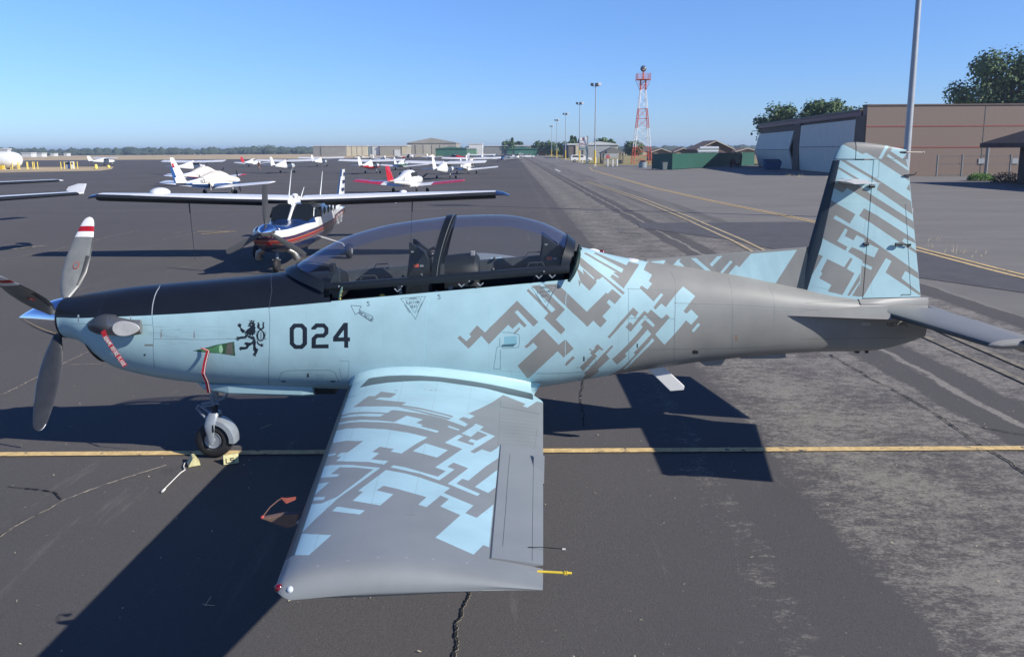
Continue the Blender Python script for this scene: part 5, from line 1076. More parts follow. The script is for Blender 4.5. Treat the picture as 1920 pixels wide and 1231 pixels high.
    for r in (-.92, -.6, -.1, .1, .6, .92):
        w_ = .035 if abs(r) > .9 else .07; cx, cz = r*ca, pz + r*sa; rr.append([(cx - sa*w_, py+.06, cz + ca*w_), (cx, py+.09, cz), (cx + sa*w_, py+.06, cz - ca*w_), (cx, py+.03, cz)])
    m.loft(rr); m.build('propeller', pm('black'), root, smooth=True)
    gx = 1.25 if hi else 1.5
    for sg in (-1, 1):
        w = MB(); w.lathe((sg*gx,0,.2), [(-.08,.08),(-.08,.17),(-.04,.2),(.04,.2),(.08,.17),(.08,.08)], 'x', 14); e = w.build('wheel', TYRE, root, smooth=True)
        l_ = MB(); l_.tube([(sg*(.45 if hi else gx), -.0, .85 if hi else .75), (sg*(gx-.1), 0, .22)], .035, 6); l_.build('gear_leg', wc, root)
    w = MB(); w.lathe((0,1.65,.18), [(-.06,.08),(-.06,.15),(-.03,.18),(.03,.18),(.06,.15),(.06,.08)], 'x', 14); w.build('wheel', TYRE, root, smooth=True)
    l_ = MB(); l_.tube([(0,1.7,.8),(0,1.65,.2)], .035, 6); l_.build('gear_leg', wc, root)
    if text:
        m = MB(); text3d(m, text, (.36 if hi else .34, -2.6, 1.05), (0,.17,0), (-.03,0,.26), .035, gap=1.35); m.v = [(x + .03, y, z) for x, y, z in m.v]; m.build('registration', pm('black'), root)
        m = MB(); text3d(m, text, (-.38, -2.0, 1.05), (0,-.17,0), (.03,0,.26), .035, gap=1.35); m.build('registration', pm('black'), root)
    return root
def px_at(px_, Y, z=0):   # ground x of a photo column at distance Y
    d = (Y - CAM.y); x = CAM.x + (px_ - PPX) / FPX * (d * math.cos(PITCH) + (CAM.z - z) * math.sin(PITCH)); return x
LP = light_plane
LP('low', (-18.6,53.5,0), -17, 'white low-wing aeroplane with blue tail and pale fabric cabin cover', ('white','white','white'), 10.6, cover=True, tail=('blue','rear'), stripe=('blue',.93), text='N301', prop=100)
LP('low', (-3.0,54.5,0), -12, 'white low-wing aeroplane with red fin and red wing edges beyond the turboprop', span=9.6, tail=('red','all'), wingtip=('red',1.6), text='N7913', prop=35)
LP('low', (-28.0,74,0), -14, 'white low-wing aeroplane with red belly and covered cabin behind the blue-tailed one', span=9.8, cover=True, stripe=('red',.8), wingtip=('red',.9), tail=('red','rear'), prop=55)
LP('high', (px_at(368,112),112,0), -15, 'all white high-wing aeroplane behind the red-bellied covered one', span=11.6)
LP('high', (px_at(700,110.5),110.5,0), -12, 'white high-wing aeroplane with red side stripes left of the red-finned aeroplane', span=11, stripe=('red',1.15), text=None)
LP('high', (px_at(540,116.5),116.5,0), -11, 'white high-wing aeroplane with grey tail trim in the middle of the ramp', span=10.8, tail=('grey','rear'))
LP('low', (px_at(478,172),172,0), -14, 'white low-wing aeroplane with dark red fin beside the walking person', span=10, tail=('red','all'))
LP('high', (px_at(605,168),168,0), -10, 'white high-wing aeroplane with dark propeller far behind the middle row', span=11.4, prop=90)
LP('low', (px_at(757,132),132,0), -9, 'low-wing aeroplane with green belly partly hidden by the red-striped one', span=10.2, stripe=('green',1.1))
LP('high', (px_at(838,86),86,0), -12, 'small white high-wing aeroplane right of the red-finned one', span=10.6, prop=0)
LP('low', (px_at(876,106),106,0), -6, 'white low-wing aeroplane with covered cabin behind the small high-wing one', span=9.8, cover=True)
LP('high', (px_at(886,136),136,0), -8, 'cream high-wing aeroplane in the back row right of centre', ('cream','white','white'), span=11.6)
LP('high', (px_at(202,204),204,0), -28, 'lone white high-wing aeroplane on the taxiway near the fuel area', span=10.6)
LP('low', (px_at(943,229),229,0), 180, 'blue and white low-wing aeroplane facing the camera far down the ramp', ('blue','white','blue'), span=9.8, far=True)
far = [('low',676,285,90,('cream','black','cream'),'dark-winged low aeroplane with pale cover far behind the middle row'),('low',722,270,10,('white','white','white'),'far white low-wing aeroplane left of the dark red one'),
 ('low',747,262,60,('red','grey','black'),'dark red and grey low-wing aeroplane far down the ramp'),('high',775,300,0,('white','grey','white'),'far white high-wing aeroplane right of the dark red one'),('low',812,320,-20,('white','white','white'),'far white low-wing aeroplane in front of the green hangar'),
 ('high',852,250,90,('red','black','white'),'far aeroplane with dark wing and red nose by the green hangar'),('high',905,262,0,('white','white','white'),'far white high-wing aeroplane right of the one with the red nose'),('low',958,285,70,('white','white','white'),'far white low-wing aeroplane just behind the blue one'),
 ('high',972,260,170,('white','grey','white'),'far grey-winged aeroplane at the right end of the back row'),('low',925,300,20,('grey','grey','grey'),'far grey low-wing aeroplane in the last row'),('low',700,330,0,('white','white','white'),'farthest white low-wing aeroplane left of centre')]
for kd, px_, Y, hd, cc, lb in far: LP(kd, (px_at(px_, Y), Y, 0), hd, lb, cc, 10, far=True, cover=(kd == 'low' and Y % 2 == 0))
# two aeroplanes just outside the left edge whose wing tips reach in
def side_plane(loc, lab, tipfin):
    root = empty('high_wing_aeroplane', loc, math.radians(-107.5), lab, 'aeroplane')
    m = MB(); m.loft([ring_y(y, w_, zb, zt, 2.6) for y, w_, zb, zt in ((2.0,.4,.86,1.48),(1,.54,.72,1.56),(.3,.56,.7,2.0),(-1,.55,.7,2.05),(-2.3,.36,.86,1.7),(-5.2,.05,1.2,1.4))]); m.build('fuselage', pm('white'), root, smooth=True)
    for sg in (-1, 1):
        m = MB(); m.loft([foil_y(sg*.3,.35,-1.1,2.0,.14), foil_y(sg*8.2,.25,-.75,2.02,.13)])
        for i, f in enumerate(m.f):
            if sum(m.v[k][1] for k in f)/len(f) > .02 and sum(m.v[k][2] for k in f)/len(f) < 2.08: m.m[i] = 1
        w_ = m.build('wing', [pm('white'), mat('boot_black', (.015,.018,.022), .5)], root, smooth=True, ang=40)
        m = MB(); m.loft([foil_y(sg*8.2,.22,-.72,2.02,.12), foil_y(sg*8.45,.2,-.70,2.03,.08)]); m.build('wing_tip', pm('white'), root, smooth=True)
        if tipfin:
            m = MB(); st = [[(sg*8.5 + hh + sg*.55*f, .1 - .40*f - cc, 2.0 + .34*f) for cc, hh in airfoil(0,1,0,(.45,.85,.8,.4)[int(f*3)],0,0,.07,0,8)] for f in (0,.34,.67,1)]; m.loft(st); m.build('winglet', pm('white'), root)
        m = MB(); m.tube([(sg*.5,0,.8),(sg*1.25,0,.2)], .04, 6); m.build('gear_leg', pm('white'), root); w = MB(); w.lathe((sg*1.25,0,.2), [(-.08,.17),(-.04,.2),(.04,.2),(.08,.17)], 'x', 14); w.build('wheel', TYRE, root)
    m = MB(); m.tube([(0,1.7,.8),(0,1.7,.2)], .04, 6); m.build('gear_leg', pm('white'), root); w = MB(); w.lathe((0,1.7,.2), [(-.06,.16),(.06,.16)], 'x', 14); w.build('wheel', TYRE, root)
    m = MB(); st = [[(hh, -3.9 - .9*f - cc, 1.3 + 1.2*f) for cc, hh in airfoil(0,1,0,lerp(1.2,.6,f),0,0,.08,0,8)] for f in (0,1)]; m.loft(st); m.build('tail_fin', pm('white'), root)
    return root
side_plane((-12.35,10.3,0), 'nearer white wing with black leading edge and upturned tip reaching in from the left edge', True)
side_plane((-20.6,22.9,0), 'farther white wing with black leading edge reaching in from the left edge', False)
# ================================================================== the blue and white turboprop behind the trainer
tb = empty('turboprop_aeroplane', (-1.30,15.9,0), math.pi, 'white and navy high-wing turboprop with red and gold stripes tied down facing the camera', 'aeroplane')
# local +y is the nose (faces the camera)
S = [(3.42,.24,1.26,1.78),(3.38,.36,1.12,1.82),(3.2,.50,.92,1.80),(2.8,.60,.74,1.76),(2.2,.66,.66,1.74),(1.5,.70,.62,1.74),(1.25,.72,.60,1.80),(.75,.74,.60,2.36),(.45,.73,.60,2.46),(-.6,.72,.60,2.50),(-1.8,.64,.66,2.36),(-2.8,.42,.80,2.10),(-4.0,.28,.96,1.86),(-5.2,.16,1.14,1.68),(-6.0,.08,1.24,1.60)]
SS = []
for a, b in zip(S[:-1], S[1:]):
    for k in range(3): SS.append(tuple(lerp(p, q, k/3) for p, q in zip(a, b)))
SS.append(S[-1]); m = MB(); m.loft([ring_y(y, w_, zb, zt, 2.7, 48) for y, w_, zb, zt in SS])
# painted bands: white above, gold line, red, gold, navy below
def livery():
    q = bpy.data.materials.new('turboprop_livery'); q.use_nodes = True; t = q.node_tree; b = t.nodes['Principled BSDF']; L = t.links.new; N = t.nodes.new
    tc = N('ShaderNodeTexCoord'); sx = N('ShaderNodeSeparateXYZ'); L(tc.outputs['Object'], sx.inputs[0])
    def mth(op, a, b2):
        n = N('ShaderNodeMath'); n.operation = op
        for i, v in enumerate((a, b2)):
            if isinstance(v, (int, float)): n.inputs[i].default_value = v
            else: L(v, n.inputs[i])
        return n.outputs[0]
    yy = mth('MULTIPLY', mth('SUBTRACT', 2.5, sx.outputs[1]), .016); zz = mth('SUBTRACT', sx.outputs[2], yy)
    r = N('ShaderNodeValToRGB'); r.color_ramp.interpolation = 'CONSTANT'; mr = N('ShaderNodeMapRange'); mr.inputs[1].default_value = .7; mr.inputs[2].default_value = 1.5; L(zz, mr.inputs[0]); L(mr.outputs[0], r.inputs[0])
    W_, NV, RD, GD = COL['white'], (.010,.022,.07), (.30,.02,.02), (.55,.26,.10); e = r.color_ramp.elements; e[0].position = 0; e[0].color = (*NV,1); e[1].position = (1.10-.7)/.8; e[1].color = (*W_,1)
    for z, c in ((.86,GD),(.872,NV),(.905,GD),(.915,NV),(.93,RD),(.985,GD),(.997,NV),(1.03,RD),(1.04,NV),(1.09,GD)): k = e.new((z-.7)/.8); k.color = (*c,1)
    top = mth('MULTIPLY', mth('GREATER_THAN', sx.outputs[1], .95), mth('GREATER_THAN', sx.outputs[2], 1.275))
    mx = N('ShaderNodeMix'); mx.data_type = 'RGBA'; L(top, mx.inputs[0]); L(r.outputs[0], mx.inputs[6]); mx.inputs[7].default_value = (.012,.035,.12,1); L(mx.outputs[2], b.inputs['Base Color']); b.inputs['Roughness'].default_value = .22; b.inputs['Coat Weight'].default_value = .5; return q
m.build('fuselage', livery(), tb, smooth=True, ang=50)
# windows
TW = mat('turboprop_window', (.012,.016,.020), .10, spec=.25)
for sg in (-1, 1):
    m = MB(); m.add([(sg*.03,1.38,1.68),(sg*.58,1.24,1.68),(sg*.66,.98,1.78),(sg*.63,.76,2.24),(sg*.48,.66,2.40),(sg*.08,.70,2.42)], [(0,1,2,3,4,5)]); m.v = [(x, y+.055, z+.03) for x, y, z in m.v]; m.build('windscreen', TW, tb)
    m = MB(); m.add([(sg*.70,1.02,1.80),(sg*.755,.35,1.78),(sg*.752,.35,2.26),(sg*.70,.72,2.28)], [(0,1,2,3)]); m.build('side_window', TW, tb)
    for y in (-.05, -.55, -1.15, -1.65):
        m = MB(); pts = [(sg*(.745 if y > -1 else .70), y + .17*math.cos(a), 2.02 + .20*math.sin(a)) for a in [2*math.pi*k/16 for k in range(16)]]; m.add(pts, [tuple(range(16))]); m.build('cabin_window', TW, tb)
m = MB(); m.tube([(0,1.46,1.68),(0,.78,2.44)], .045, 8); m.build('windscreen_post', pm('white'), tb, smooth=True)
for sg in (-1, 1):
    m = MB(); m.loft([foil_y(sg*.2,.72,-1.0,2.50,.15,12), foil_y(sg*2.5,.72,-1.0,2.56,.15,12), foil_y(sg*6.3,.52,-.62,2.68,.13,12)])
    for i, f in enumerate(m.f):
        c = sum((Vector(m.v[k]) for k in f), Vector())/len(f); le = .72 - max(0, (abs(c.x)-2.5))*.0526
        if c.y > le - .13 and c.z < 2.60 + max(0,(abs(c.x)-2.5))*.032 and abs(c.x) > .9: m.m[i] = 1
    m.build('wing', [pm('white'), mat('boot_black', (.015,.018,.022))], tb, smooth=True, ang=40)
    bo = MB(); r_ = []
    for x, yl, z in ((.95,.72,2.51),(2.5,.72,2.56),(6.3,.52,2.68)):
        r_.append([(sg*x, yl - .10, z + .07), (sg*x, yl - .02, z + .05), (sg*x, yl + .025, z - .02), (sg*x, yl - .03, z - .10), (sg*x, yl - .20, z - .15), (sg*x, yl - .20, z)])
    bo.loft(r_); bo.build('deicing_boot', mat('boot_black', (.015,.018,.022)), tb, smooth=True)
    m = MB(); m.loft([foil_y(sg*6.3,.54,-.63,2.68,.13,12), foil_y(sg*6.55,.46,-.62,2.66,.10,12), foil_y(sg*6.72,.25,-.6,2.60,.05,12)]); m.build('wing_tip', pm('navy'), tb, smooth=True)
    m = MB(); m.loft([foil_y(sg*.05,-5.3,-6.3,1.78,.10), foil_y(sg*2.2,-5.55,-6.2,1.80,.09)]); m.build('tailplane', pm('white'), tb, smooth=True)
    m = MB(); m.loft([[(sg*(2.2+hh), -5.5 - cc, 1.80 + zz) for cc, hh in airfoil(0,1,0,.7,0,0,.06,0,8)] for zz in (-.02,.14)]); m.build('tailplane_tip', pm('white'), tb)
    m = MB(); m.tube([(sg*.62,.1,.9),(sg*1.3,.05,.62),(sg*1.45,0,.25)], [.05,.035,.03], 8); m.build('gear_leg', pm('grey'), tb, smooth=True); w = MB(); w.lathe((sg*1.5,0,.24), [(-.09,.1),(-.09,.2),(-.05,.24),(.05,.24),(.09,.2),(.09,.1)], 'x', 20); e = w.build('wheel', TYRE, tb, smooth=True); w = MB(); w.lathe((sg*1.5,0,.24), [(-.095,.02),(-.097,.1),(.097,.1),(.095,.02)], 'x', 16); w.build('rim', pm('grey'), e)
    m = MB(); m.tube([(sg*.30,2.75,.86),(sg*.50,2.70,.72),(sg*.56,2.62,.46)], [.10,.11,.10], 14); m.build('exhaust_pipe', STEEL, tb, smooth=True)
    m = MB(); m.tube([(sg*3.6,0,2.50),(sg*3.55,.05,1.2),(sg*3.5,.1,.0)], .008, 5); m.tube([(sg*3.6,0,2.48),(sg*3.58,.02,1.9)], .02, 6); m.build('tie_down_rope', BLK, tb)
m = MB(); m.loft([[(hh, -4.7 - 1.15*f - cc, 1.7 + 1.75*f) for cc, hh in airfoil(0,1,0,lerp(1.5,.75,f),0,0,.08,0,10)] for f in (0,.2,.35,.5,.65,.8,1)]);
for i, f in enumerate(m.f):
    c = sum((Vector(m.v[k]) for k in f), Vector())/len(f); q = (c.z - 1.7)/1.75
    if c.y > -4.7 - 1.15*q - .10 or c.y > -4.62 - 1.15*q - .22: m.m[i] = 1
m.build('tail_fin', [pm('white'), pm('navy')], tb, smooth=True, ang=40)
m = MB()
for k in range(4):
    z = 2.0 + k*.38; y = -4.7 - 1.15*(z-1.7)/1.75 - .55
    for sg in (-1, 1): m.box((sg*.062-.004, y-.35, z), (sg*.062+.004, y+.1, z+.16))
m.build('tail_band', pm('navy'), tb)
m = MB(); m.box((-.10,-6.35,2.02),(.10,-5.9,2.06)); m.build('tail_root_stripe', mat('stripe_tan', (.4,.3,.22), .5), tb)
m = MB()
for x, y, h in ((.35,.1,.85),(-.55,-.3,.8),(.05,-.2,.3)): m.tube([(x,y,2.55),(x-.06,y-.25,2.6+h)], [.02,.006], 6)
m.build('aerial', pm('white'), tb, smooth=True)
for x, y, r in ((4.55,-.1,.30),(-3.3,-.1,.12),(.15,.1,.10)):
    m = MB(); m.ell((x, y, 2.66 + abs(x)*.022), (r, r*1.2, r*.55), 14, 6, z0=-.1); m.build('wing_dome', pm('white'), tb, smooth=True)
# nose: intake, spinner, propeller
m = MB(); m.ell((0,3.30,1.16), (.20,.10,.10), 14, 8); m.build('intake_plug', RED, tb, smooth=True)
m = MB(); m.loft([[(r*math.cos(t), 3.42 + d, 1.60 + r*math.sin(t)) for t in [2*math.pi*k/24 for k in range(24)]] for d, r in ((-.02,.26),(.1,.25),(.25,.19),(.38,.10),(.46,.02))]); m.build('spinner', CHR, tb, smooth=True)
for k in range(3):
    a = math.radians(92 + 120*k); ca, sa = math.cos(a), math.sin(a); rr = []
    for r, w_, t_ in ((.18,.04,.03),(.4,.07,.02),(.8,.085,.012),(1.15,.075,.008),(1.27,.05,.005)):
        cx, cz = r*ca, 1.28 + r*sa; rr.append([(cx - sa*w_, 3.55, cz + ca*w_), (cx, 3.55 + t_, cz), (cx + sa*w_, 3.55, cz - ca*w_), (cx, 3.55 - t_, cz)])
    m = MB(); m.loft(rr); m.build('blade', mat('turboprop_blade', (.09,.09,.09), .35), tb, smooth=True)
m = MB(); m.tube([(0,2.6,.8),(0,2.75,.3)], .045, 8); m.tube([(-.12,2.75,.45),(.12,2.75,.45)], .02, 6); m.build('nose_leg', ALU, tb); w = MB(); w.lathe((0,2.78,.2), [(-.07,.1),(-.07,.17),(-.03,.2),(.03,.2),(.07,.17),(.07,.1)], 'x', 18); w.build('wheel', TYRE, tb, smooth=True)
for sg in (-1, 1):
    m = MB(); text3d(m, 'N210P', (sg*.41, -2.75 if sg < 0 else -2.7, 1.08), (0,-.24,0), (0,0,.40), .05, gap=1.3) if sg < 0 else text3d(m, 'N210P', (sg*.41,-3.9+0,1.08), (0,.24,0), (0,0,.36), .05, gap=1.3); m.v = [(x + sg*(.035 + .085*(y+3.3)), y, z) for x, y, z in m.v]; m.build('registration', pm('white'), tb)
m = MB(); m.add([(.4,2.7,.62),(.55,2.5,.62),(.45,2.5,.45),(.3,2.7,.45)], [(0,1,2,3)]); m.build('vent_cover', mat('vent_blue', (.02,.12,.3), .6), tb)

for ch in tb.children:      # the cabin class fuselage stands low on its legs
    if ch.type == 'MESH' and not ch.name.startswith(('wheel', 'blade')):
        for v_ in ch.data.vertices: v_.co.z = v_.co.z - .60 if ch.name.startswith(('wing', 'deicing', 'aerial', 'tie')) and not ch.name.startswith('wind') and v_.co.z > 2.2 else v_.co.z * .79 if (v_.co.z < 1.9 or ch.name.startswith(('tail', 'regis'))) else 1.5 + (v_.co.z - 1.9) * .60
# ================================================================== buildings and airfield furniture
def zt_at(py_, Y, px_=960):   # height of a photo row at distance Y
    return atY(px_, py_, Y).z
def ribbed(name, col, sc=1.2, var=.12):
    if name in MATS: return MATS[name]
    m = mat(name, col, .55, var=var, vscale=.12); t = m.node_tree; b = t.nodes['Principled BSDF']; tc = t.nodes.new('ShaderNodeTexCoord'); wv = t.nodes.new('ShaderNodeTexWave'); wv.inputs['Scale'].default_value = sc; wv.bands_direction = 'X'
    t.links.new(tc.outputs['Object'], wv.inputs['Vector']); bp = t.nodes.new('ShaderNodeBump'); bp.inputs['Strength'].default_value = .5; bp.inputs['Distance'].default_value = .06; t.links.new(wv.outputs[0], bp.inputs['Height']); t.links.new(bp.outputs[0], b.inputs['Normal']); return m
TAN = ribbed('hangar_tan', (.30,.28,.23)); CREAMW = ribbed('hangar_cream', (.50,.44,.30)); GRN = ribbed('hangar_green', (.035,.13,.085)); GRYW = ribbed('hangar_grey', (.24,.235,.215)); WHW = ribbed('hangar_white', (.55,.56,.55)); ROOFM = mat('hangar_roof', (.50,.52,.53), .5); TRIM = mat('hangar_trim', (.12,.12,.11), .6)
def hangar(x0, x1, ytop, Y, m_, lab, depth=30, gable=0, doors=(), roofm=None, grp='hangars at the far end of the ramp'):
    X0, X1 = px_at(x0, Y), px_at(x1, Y); zt = zt_at(ytop, Y, (x0+x1)/2); root = empty('hangar', ((X0+X1)/2, Y, 0), 0, lab, 'hangar', grp); hw = (X1 - X0)/2
    m = MB(); m.box((-hw,0,0),(hw,depth,zt)); m.build('wall', m_, root)
    m = MB()
    if gable: m.prism([(-hw-.5,zt+.02),(-hw-.5,zt+.35),(0,zt+gable),(hw+.5,zt+.35),(hw+.5,zt+.02)], -.6, depth+.6)
    else: m.box((-hw-.4,-.4,zt+.02),(hw+.4,depth+.4,zt+.7))
    m.build('roof', roofm or ROOFM, root)
    for i, (a, b, top_, dm) in enumerate(doors):
        A, B = px_at(a, Y) - (X0+X1)/2, px_at(b, Y) - (X0+X1)/2; m = MB(); m.box((A,-.25,0.02),(B,-.03,zt_at(top_, Y, a))); m.build('door', dm, root, bevel=.03)
        m = MB(); m.box((A-.25,-.35,0),(A,-.02,zt_at(top_, Y, a)+.3)); m.build('door_frame', TRIM, root)
    return root
hangar(589,651.5,274,600,GRYW,'long grey ribbed hangar at the left end of the far row',26,doors=((604,651,275.5,ribbed('hangar_grey_door', (.26,.25,.225))),))
hangar(652,690.5,274,602,CREAMW,'cream hangar with four bay doors in the far row',24,doors=tuple((652+i*9.7,661+i*9.7,275,ribbed('hangar_cream_door', (.56,.50,.36))) for i in range(4)))
hangar(691,713.5,274,604,WHW,'pale grey and white hangar between the cream and tan ones',24,doors=((691.5,698,275,ribbed('hangar_slate', (.16,.20,.21))),(700,713,275,WHW)))
hangar(714,764,274,602,TAN,'tan hangar with a small white door in the far row',26,doors=((741,752,281,WHW),(755,763.5,275,CREAMW)))
hangar(765,857,268.5,640,TAN,'big gabled tan hangar with tall sliding doors',50,gable=4.5,doors=((781,794,272,ribbed('hangar_door_pale', (.34,.32,.26))),(795.5,810,272,ribbed('hangar_door_pale2', (.37,.35,.29))),(811.5,825,272,ribbed('hangar_door_pale', (.34,.32,.26))),(826.5,840,272,ribbed('hangar_door_pale2', (.37,.35,.29)))),roofm=TAN)
hangar(818,875,279,520,GRN,'dark green gabled hangar in front of the big tan one',20,gable=1.4,roofm=GRN)
hangar(876,894,279,521,ribbed('hangar_lightgreen', (.14,.27,.16)),'light green hangar with white door posts',18)
hangar(881,906,270.5,660,WHW,'distant white boxy building behind the green hangars',20)
hangar(909,1011.5,274,560,GRYW,'long grey hangar behind the white pickup truck',40)
hangar(952,1008,280,500,GRN,'green gabled hangar in front of the long grey one',18,gable=1.8,doors=((966,1000,282,ribbed('hangar_green_door', (.045,.16,.11))),),roofm=GRN)
hangar(1012,1025,284,520,mat('shed_orange', (.42,.20,.08), .7),'small orange shed beside the green hangar',6,roofm=TRIM,grp='sheds')
hangar(1087,1160,272,330,ribbed('hangar_silver', (.33,.34,.34), .8),'silver ribbed hangar behind the open shelter',35,doors=((1095,1144,273,ribbed('hangar_silver_door', (.30,.31,.31), .8)),),gable=1.6)
hangar(1066,1086.5,272,325,mat('brown_wall', (.14,.11,.10), .8, var=.1),'brown block building with dark doorway beside the silver hangar',30,doors=((1068,1071,275,TRIM),(1080.5,1086,272.5,CREAMW)))
hangar(-60,17,281,420,WHW,'white low shed at the far left edge',3,grp='sheds')
for i, (a, b, tp, Y) in enumerate(((42,60,288.5,700),(60,80,289,720),(96,103,289.3,900),(121,127,289.3,950))): hangar(a, b, tp-1.0, Y, WHW, ['white trailer row beyond the tank','second white trailer row beyond the tank','tiny white hut in the far field','farther tiny white hut in the far field'][i], 8, grp='white huts across the field')
# ---- right hand hangar and textured building
PINK = mat('exposed_aggregate', (.205,.155,.128), .9, var=.5, vscale=11, bump=.8, bscale=14); BRN = mat('brown_block', (.13,.095,.08), .9, var=.15, vscale=2, bump=.4, bscale=6); MAR = mat('maroon_fascia', (.12,.022,.035), .5, var=.1); DOORM = mat('hangar_door_stucco', (.60,.575,.51), .75, var=.06, vscale=.8, bump=.2, bscale=4)
hg = empty('hangar', (52,86,0), 0, 'hangar with two tall pale folding doors and maroon fascia beside the aggregate building', 'hangar')
ang = math.atan2(54.9-49.6, 142-86); rot = -ang
def RP(u, v): return (-2.4 + u*math.cos(ang) + v*math.sin(ang)*1, v*math.cos(ang) - u*math.sin(ang)*1)
def rbox(u0, u1, v0, v1, z0, z1, mb, mi=0):
    c = [RP(u0,v0), RP(u1,v0), RP(u1,v1), RP(u0,v1)]; mb.add([(x,y,z0) for x,y in c] + [(x,y,z1) for x,y in c], [(0,3,2,1),(4,5,6,7),(0,1,5,4),(1,2,6,5),(2,3,7,6),(3,0,4,7)], mi)
m = MB(); rbox(.3, 7.4, 1.2, 56.5, 0, 7.5, m); m.build('wall', BRN, hg)
m = MB(); rbox(-.05, 7.5, 1.3, 56.8, 7.5, 8.15, m); m.build('fascia', MAR, hg)
m = MB(); rbox(-.25, 7.7, 1.35, 57, 8.15, 8.35, m); m.build('roof', TRIM, hg)
for v0, v1, zt in ((3.2,27.5,7.1),(31.5,56,6.4)):
    d = MB(); n = 2; c0, c1, c2 = [RP(u, 0) for u in (0,0,0)], None, None
    vs = [(*RP(.12,v0),.05),(*RP(.12,v1),.05),(*RP(-.75 if v0 > 30 else -.15,v1),zt*.52),(*RP(-.75 if v0 > 30 else -.15,v0),zt*.52),(*RP(-.02,v1),zt),(*RP(-.02,v0),zt)]
    vs2 = [(x+.25, y, z) for x, y, z in vs]; d.add(vs + vs2, [(0,1,2,3),(3,2,4,5),(6,9,8,7),(9,11,10,8),(0,3,9,6),(3,5,11,9),(1,7,8,2),(2,8,10,4),(5,4,10,11),(0,6,7,1)]); d.build('folding_door', DOORM, hg)
    d = MB(); d.tube([Vector(vs[3]) - Vector((.03,0,0)), Vector(vs[2]) - Vector((.03,0,0))], .04, 6); d.build('door_hinge', TRIM, hg)
for v0, v1 in ((-.2,3.0),(27.7,31.3)):
    m = MB(); rbox(-.10, .32, v0, v1, 0, 7.5, m); m.build('pillar', BRN, hg)
m = MB(); m.tube([(*RP(.2,56.6),7.0),(*RP(-1.2,57),7.0),(*RP(-1.3,57),6.6)], .06, 6); m.ell((*RP(-1.3,57),6.4), (.25,.25,.25), 8, 6); m.build('door_lamp', TRIM, hg)
ab = empty('aggregate_building', (49.6,85.6,0), 0, 'pinkish aggregate panel building with two red bands behind the light pole', 'building')
m = MB(); m.box((0,0,0),(60,1.1,8.6)); m.box((9,1.1,0),(60,38,8.6)); m.build('wall', PINK, ab)
for z in (6.05, 3.45): m = MB(); m.box((-.04,-.04,z),(60,-.005,z+.15)); m.build('red_band', mat('band_red', (.24,.07,.055), .7), ab)
m = MB(); m.box((-.1,-.1,8.62),(60.1,1.2,8.80)); m.build('parapet', BRN, ab)
for x in (5.6, 14.6, 23.5, 32): m = MB(); m.box((x,-.03,0),(x+.10,-.012,8.6)); m.build('panel_joint', TRIM, ab)
for x in (14.3, 18.5, 22.0): m = MB(); m.box((x,-.08,1.4),(x+.75,-.04,2.1)); m.build('wall_sign', mat('wall_sign_grey', (.30,.32,.34), .5), ab)
# ---- hip roofed building just out of frame on the right with its eaves in view
kb = empty('hip_roofed_building', (53.4,62.6,0), 0, 'brown shingled hip roof corner with dark wall at the right edge', 'building')
m = MB(); m.box((0,-27,0),(26,0,3.5)); m.build('wall', mat('dark_brown_wall', (.07,.05,.042), .85, var=.15), kb)
m = MB(); e0, e1, f0, f1 = -2.2, 29, -30.5, 2.6
v = [(e0,f0,3.45),(e1,f0,3.45),(e1,f1,3.45),(e0,f1,3.45),(e0,f0,3.85),(e1,f0,3.85),(e1,f1,3.85),(e0,f1,3.85),(e0+13,f0+15,10.8),(e1-13,f1-15,10.8)]
m.add(v, [(0,3,2,1),(0,1,5,4),(1,2,6,5),(2,3,7,6),(3,0,4,7),(4,5,8),(5,6,9,8),(6,7,9),(7,4,8,9)]); m.build('roof', mat('brown_shingle', (.085,.06,.05), .9, var=.3, vscale=1.5, bump=.6, bscale=5), kb)
# ---- chain link gate fence
ff = empty('metal_fence', (57,80,0), 0, 'galvanised pipe fence and gate in front of the aggregate building', 'fence')
FEN = mat('galvanised', (.22,.23,.23), .5, metal=.3)
fx = [(57.6,83.5),(60.2,82.8),(62.8,82.2),(65.4,81.8),(68,81.2),(70.6,80.6),(73,80)]
for i, (x, y) in enumerate(fx):
    m = MB(); m.tube([(x-57,y-80,0),(x-57,y-80,2.6 if i not in (2,6) else 3.4)], .10 if i not in (2,6) else .18, 8); m.build('post', FEN, ff)
for z in (.15, 1.5, 2.45):
    m = MB(); m.tube([(x-57,y-80,z) for x, y in fx], .035, 6); m.build('rail', FEN, ff)
m = MB()
for a, b in zip(fx[:-1], fx[1:]):
    for k in range(9): q = k/9; m.tube([(lerp(a[0],b[0],q)-57, lerp(a[1],b[1],q)-80, .1), (lerp(a[0],b[0],q)-57, lerp(a[1],b[1],q)-80, 2.4)], .008, 4)
m.build('wire_mesh', FEN, ff)
